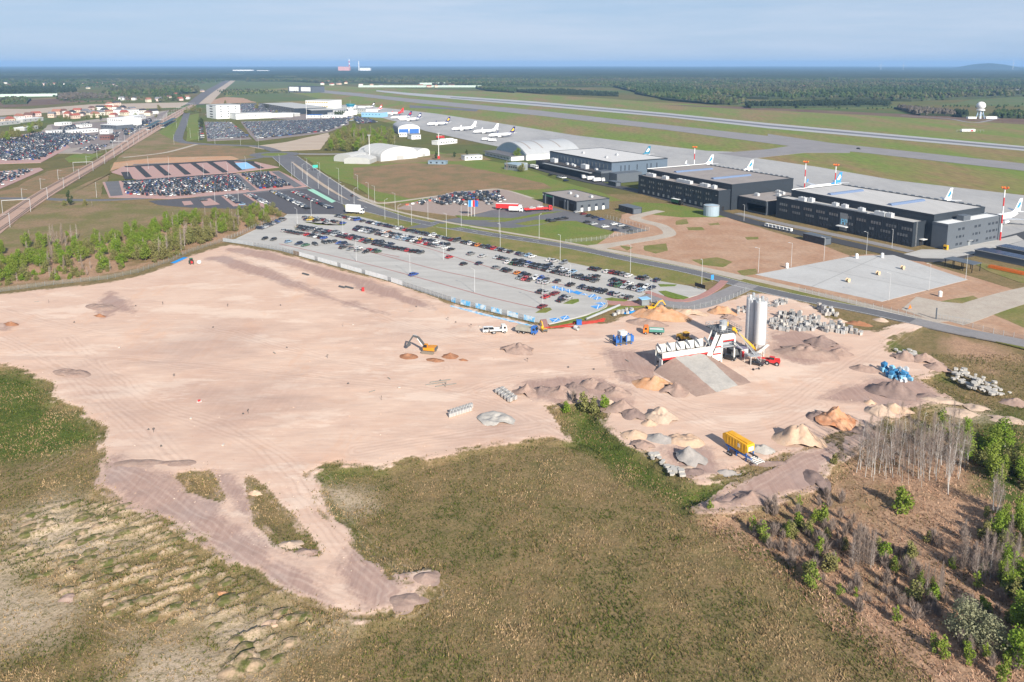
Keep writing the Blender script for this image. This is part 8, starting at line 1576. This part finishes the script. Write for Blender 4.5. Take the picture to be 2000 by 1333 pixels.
tag(ob('clods', npmesh('clods', V.reshape(-1, 3), Fk, grassm, False, np.repeat(cl_[:, None], 4, 1).reshape(-1, 3))), 'clods and pebbles scattered over the worked sand', 'clods', None, 'stuff')
# low bare shrubs over the heath
hp = GP([(1440,1010),(1600,955),(1660,950),(1850,980),(2000,1010),(2000,1300),(1850,1333),(1700,1240),(1560,1120)]); hx = [p[0] for p in hp]; hy = [p[1] for p in hp]; hr = random.Random(8); hcount = 0
while hcount < 230:
    x, y = hr.uniform(min(hx), max(hx)), hr.uniform(min(hy), max(hy))
    if inside(hp, x, y) and float(fbm(x * .09, y * .09, 77, 2)) > .45: plant('heather' if hr.random() < .88 else 'shrub', x, y, 'low twiggy shrub among the dead bracken of the right slope', 'low shrubs on the right slope', hr.uniform(.6, 1.25)); hcount += 1
# ---------------------------------------------------------------- far woods: trees beyond counting
FOR = [([(720,152),(1000,151),(1400,156),(2080,158),(2080,186),(1900,194),(1780,199),(1650,196),(1500,195),(1330,188),(1240,181),(1200,171),(940,171),(900,167),(720,163)], 13, 0, 17000), ([(1005,180),(1100,179),(1208,186),(1208,189),(1060,184)], 9, 1, 900), ([(930,173),(1010,178),(1005,182),(950,178)], 10, 0, 500), ([(1455,207),(1600,203),(1735,203),(1740,209),(1600,211),(1460,212)], 9, 1, 1500), ([(1240,184),(1350,188),(1460,200),(1440,206),(1390,205),(1300,195)], 11, 0, 900), ([(1750,213),(1860,222),(1870,228),(1790,226)], 9, 2, 420), ([(1860,222),(1890,224),(1890,229),(1868,229)], 9, 1, 120), ([(1940,222),(2080,227),(2080,235),(1945,231)], 9, 0, 420),
       ([(-120,153),(330,150),(480,151),(480,146),(-120,146)], 13, 0, 5200), ([(0,185),(60,186),(145,184),(150,178),(60,176),(0,178)], 14, 1, 1100), ([(195,190),(300,189),(385,182),(388,176),(330,173),(260,174),(215,180)], 14, 0, 1100), ([(115,197),(160,197),(215,196),(215,190),(150,188),(115,190)], 11, 2, 420), ([(5,205),(50,204),(58,196),(30,195),(5,197)], 10, 0, 240), ([(480,160),(560,160),(640,163),(720,163),(720,153),(480,151)], 12, 0, 3000), ([(420,178),(480,176),(600,180),(560,184),(440,188)], 6, 0, 240), ([(-60,175),(330,172),(440,160),(440,154),(-60,157)], 11, 0, 1700), ([(300,190),(355,188),(370,196),(310,200)], 9, 0, 120), ([(1545,206),(1580,213),(1560,214)], 6, 0, 12), ([(1560,215),(1740,212),(2000,206),(1990,212),(1760,220)], 5, 0, 60), ([(100,190),(330,184),(330,200),(120,203)], 6, 0, 120)]
fv = []; fcx = []; ff = []; base = 0; nseg = 5
pal = [np.array([(.035, .055, .022), (.045, .068, .026), (.06, .08, .03), (.085, .085, .045), (.055, .06, .035)]), np.array([(.022, .034, .02), (.028, .04, .022), (.03, .042, .026)]), np.array([(.10, .085, .07), (.085, .075, .06), (.075, .075, .045)])]
for k, (poly, h, kd, n) in enumerate(FOR):
    P = GP(poly); pp = np.array(P); g = np.random.default_rng(100 + k); xs = g.uniform(pp[:, 0].min(), pp[:, 0].max(), n * 4); ys = g.uniform(pp[:, 1].min(), pp[:, 1].max(), n * 4)
    # more trees where they can be seen singly
    m = (sdf(P, xs, ys, 5) > 0) & (g.random(n * 4) < np.clip((2600 / ys) ** 1.3, .12, 1)); xs, ys = xs[m][:n], ys[m][:n]; n = len(xs)
    if n == 0: continue
    hh = h * g.uniform(.7, 1.2, n) * (.85 + .4 * fbm(xs / 180, ys / 180, 9, 2)); rad = hh * (.30 if kd == 1 else .38) * g.uniform(.8, 1.25, n) * np.clip(ys / 2600, 1, 2.2)
    V = np.empty((n, 2 * nseg + 1, 3)); a0 = g.uniform(0, 6.28, n)
    for j, (rr, zz) in enumerate(((1.0, .28), (.8, .68))):
        for i in range(nseg):
            a = a0 + 2 * math.pi * i / nseg + j * .6; q = rad * rr * g.uniform(.75, 1.2, n); V[:, j * nseg + i] = np.stack([xs + np.cos(a) * q, ys + np.sin(a) * q, hh * zz * g.uniform(.85, 1.15, n)], 1)
    V[:, -1] = np.stack([xs, ys, hh], 1); t_ = []
    for i in range(nseg): i2 = (i + 1) % nseg; t_ += [(i, i2, nseg + i2), (i, nseg + i2, nseg + i), (nseg + i, nseg + i2, 2 * nseg)]
    ff.append((np.array(t_)[None] + (base + np.arange(n) * (2 * nseg + 1))[:, None, None]).reshape(-1, 3)); base += n * (2 * nseg + 1); fv.append(V.reshape(-1, 3))
    f = np.clip(fbm(xs / 260, ys / 260, 15, 4) * 2.2 - .6 + g.normal(size=n) * .22, 0, .999) * len(pal[kd]); c = pal[kd][f.astype(int)] * g.uniform(.75, 1.25, n)[:, None]; fcx.append(np.repeat(c[:, None, :], 2 * nseg + 1, 1).reshape(-1, 3))
    if k not in (17, 18, 19, 16, 14, 15): sheet('forest_gap_fill', rough(P, 25, 60, k), h * .42, M('forest_gloom', (.035, .05, .022), 1, .3, .02, second=(.055, .065, .032), sc2=.004), h * .45)  # added sheet at mid-tree height, its dark green fills gaps as deep foliage
tag(ob('far_woods', npmesh('far_woods', np.concatenate(fv), np.concatenate(ff), attr_mat('far_leaves', rough=.95, var=.3, scale=.12, spec=.02), False, np.concatenate(fcx))), 'distant woods beyond the airfield and the villages', 'forest', None, 'stuff')
# canopy running to the horizon
mf, tf2, bf = newmat('far_canopy'); _q = noise(tf2, pos(tf2), .0012, 6, .7); _w = noise(tf2, pos(tf2), .012, 4, .7)
_cc = mix(tf2, remap(tf2, _q, .35, .65), (.028, .045, .02), (.05, .068, .03)); _cc = mix(tf2, remap(tf2, _w, .4, .75), _cc, (.07, .075, .04)); tf2.links.new(_cc, bf.inputs['Base Color']); bf.inputs['Roughness'].default_value = 1; bf.inputs['Specular IOR Level'].default_value = 0
nx, ny = 260, 90; Yc = 4300 * (RB * .98 / 4300) ** np.linspace(0, 1, ny); tx_ = np.linspace(-1, 1, nx); Yg, Tg = np.meshgrid(Yc, tx_, indexing='ij'); Xg = Tg * Yg * 1.05; Yg = Yg + (fbm(Xg / 500, Yg / 500, 8, 3) - .5) * 500
Zg = 9 + 7 * fbm(Xg / 120, Yg / 300, 5, 3) + 26 * np.clip(fbm(Xg / 2600, Yg / 4200, 6, 3) - .45, 0, 1) * sstep(6000, 12000, Yg); Zg[0] = -1; idx = np.arange(nx * ny).reshape(ny, nx); Fc2 = np.stack([idx[:-1, :-1], idx[:-1, 1:], idx[1:, 1:], idx[1:, :-1]], -1).reshape(-1, 4)
tag(ob('far_canopy', npmesh('far_canopy', np.stack([Xg.ravel(), Yg.ravel(), Zg.ravel()], 1), Fc2, mf, True)), 'forest canopy reaching to the horizon', 'forest', None, 'stuff')
hx_, hy_ = gfar(1928, 12500); V = []; F = []; ns, nr = 40, 10
for j in range(nr + 1):
    for i in range(ns): a = 2 * math.pi * i / ns; f = j / nr; V.append((hx_ + 560 * f * math.cos(a), hy_ + 900 * f * math.sin(a), 100 * (math.cos(math.pi * f) * .5 + .5) ** .8 * (1 + .12 * (float(fbm(math.cos(a) * 3 + 9, math.sin(a) * 3 + f * 4, 4, 2)) - .5))))
for j in range(nr):
    for i in range(ns): F.append((j * ns + i, j * ns + (i + 1) % ns, (j + 1) * ns + (i + 1) % ns, (j + 1) * ns + i))
tag(MB().add(V, F).build('wooded_hill', mf, None, True), None, None, None, 'structure')
# ---------------------------------------------------------------- the air
HZ = M_h = bpy.data.materials.new('haze_air'); HZ.use_nodes = True; th = HZ.node_tree; th.nodes.remove(th.nodes['Principled BSDF']); pv = N(th, 'ShaderNodeVolumePrincipled'); pv.inputs['Color'].default_value = (.36, .62, 1.0, 1); pv.inputs['Density'].default_value = HAZE_D; pv.inputs['Anisotropy'].default_value = 0.0
th.links.new(pv.outputs[0], th.nodes['Material Output'].inputs['Volume'])
o = MB().box(-RB * 1.05, RB * 1.05, -2100, RB * 1.05, -2.5, 165).build('haze', HZ); o['kind'] = 'stuff'; tag(o, 'thin blue haze over the plain', 'haze')
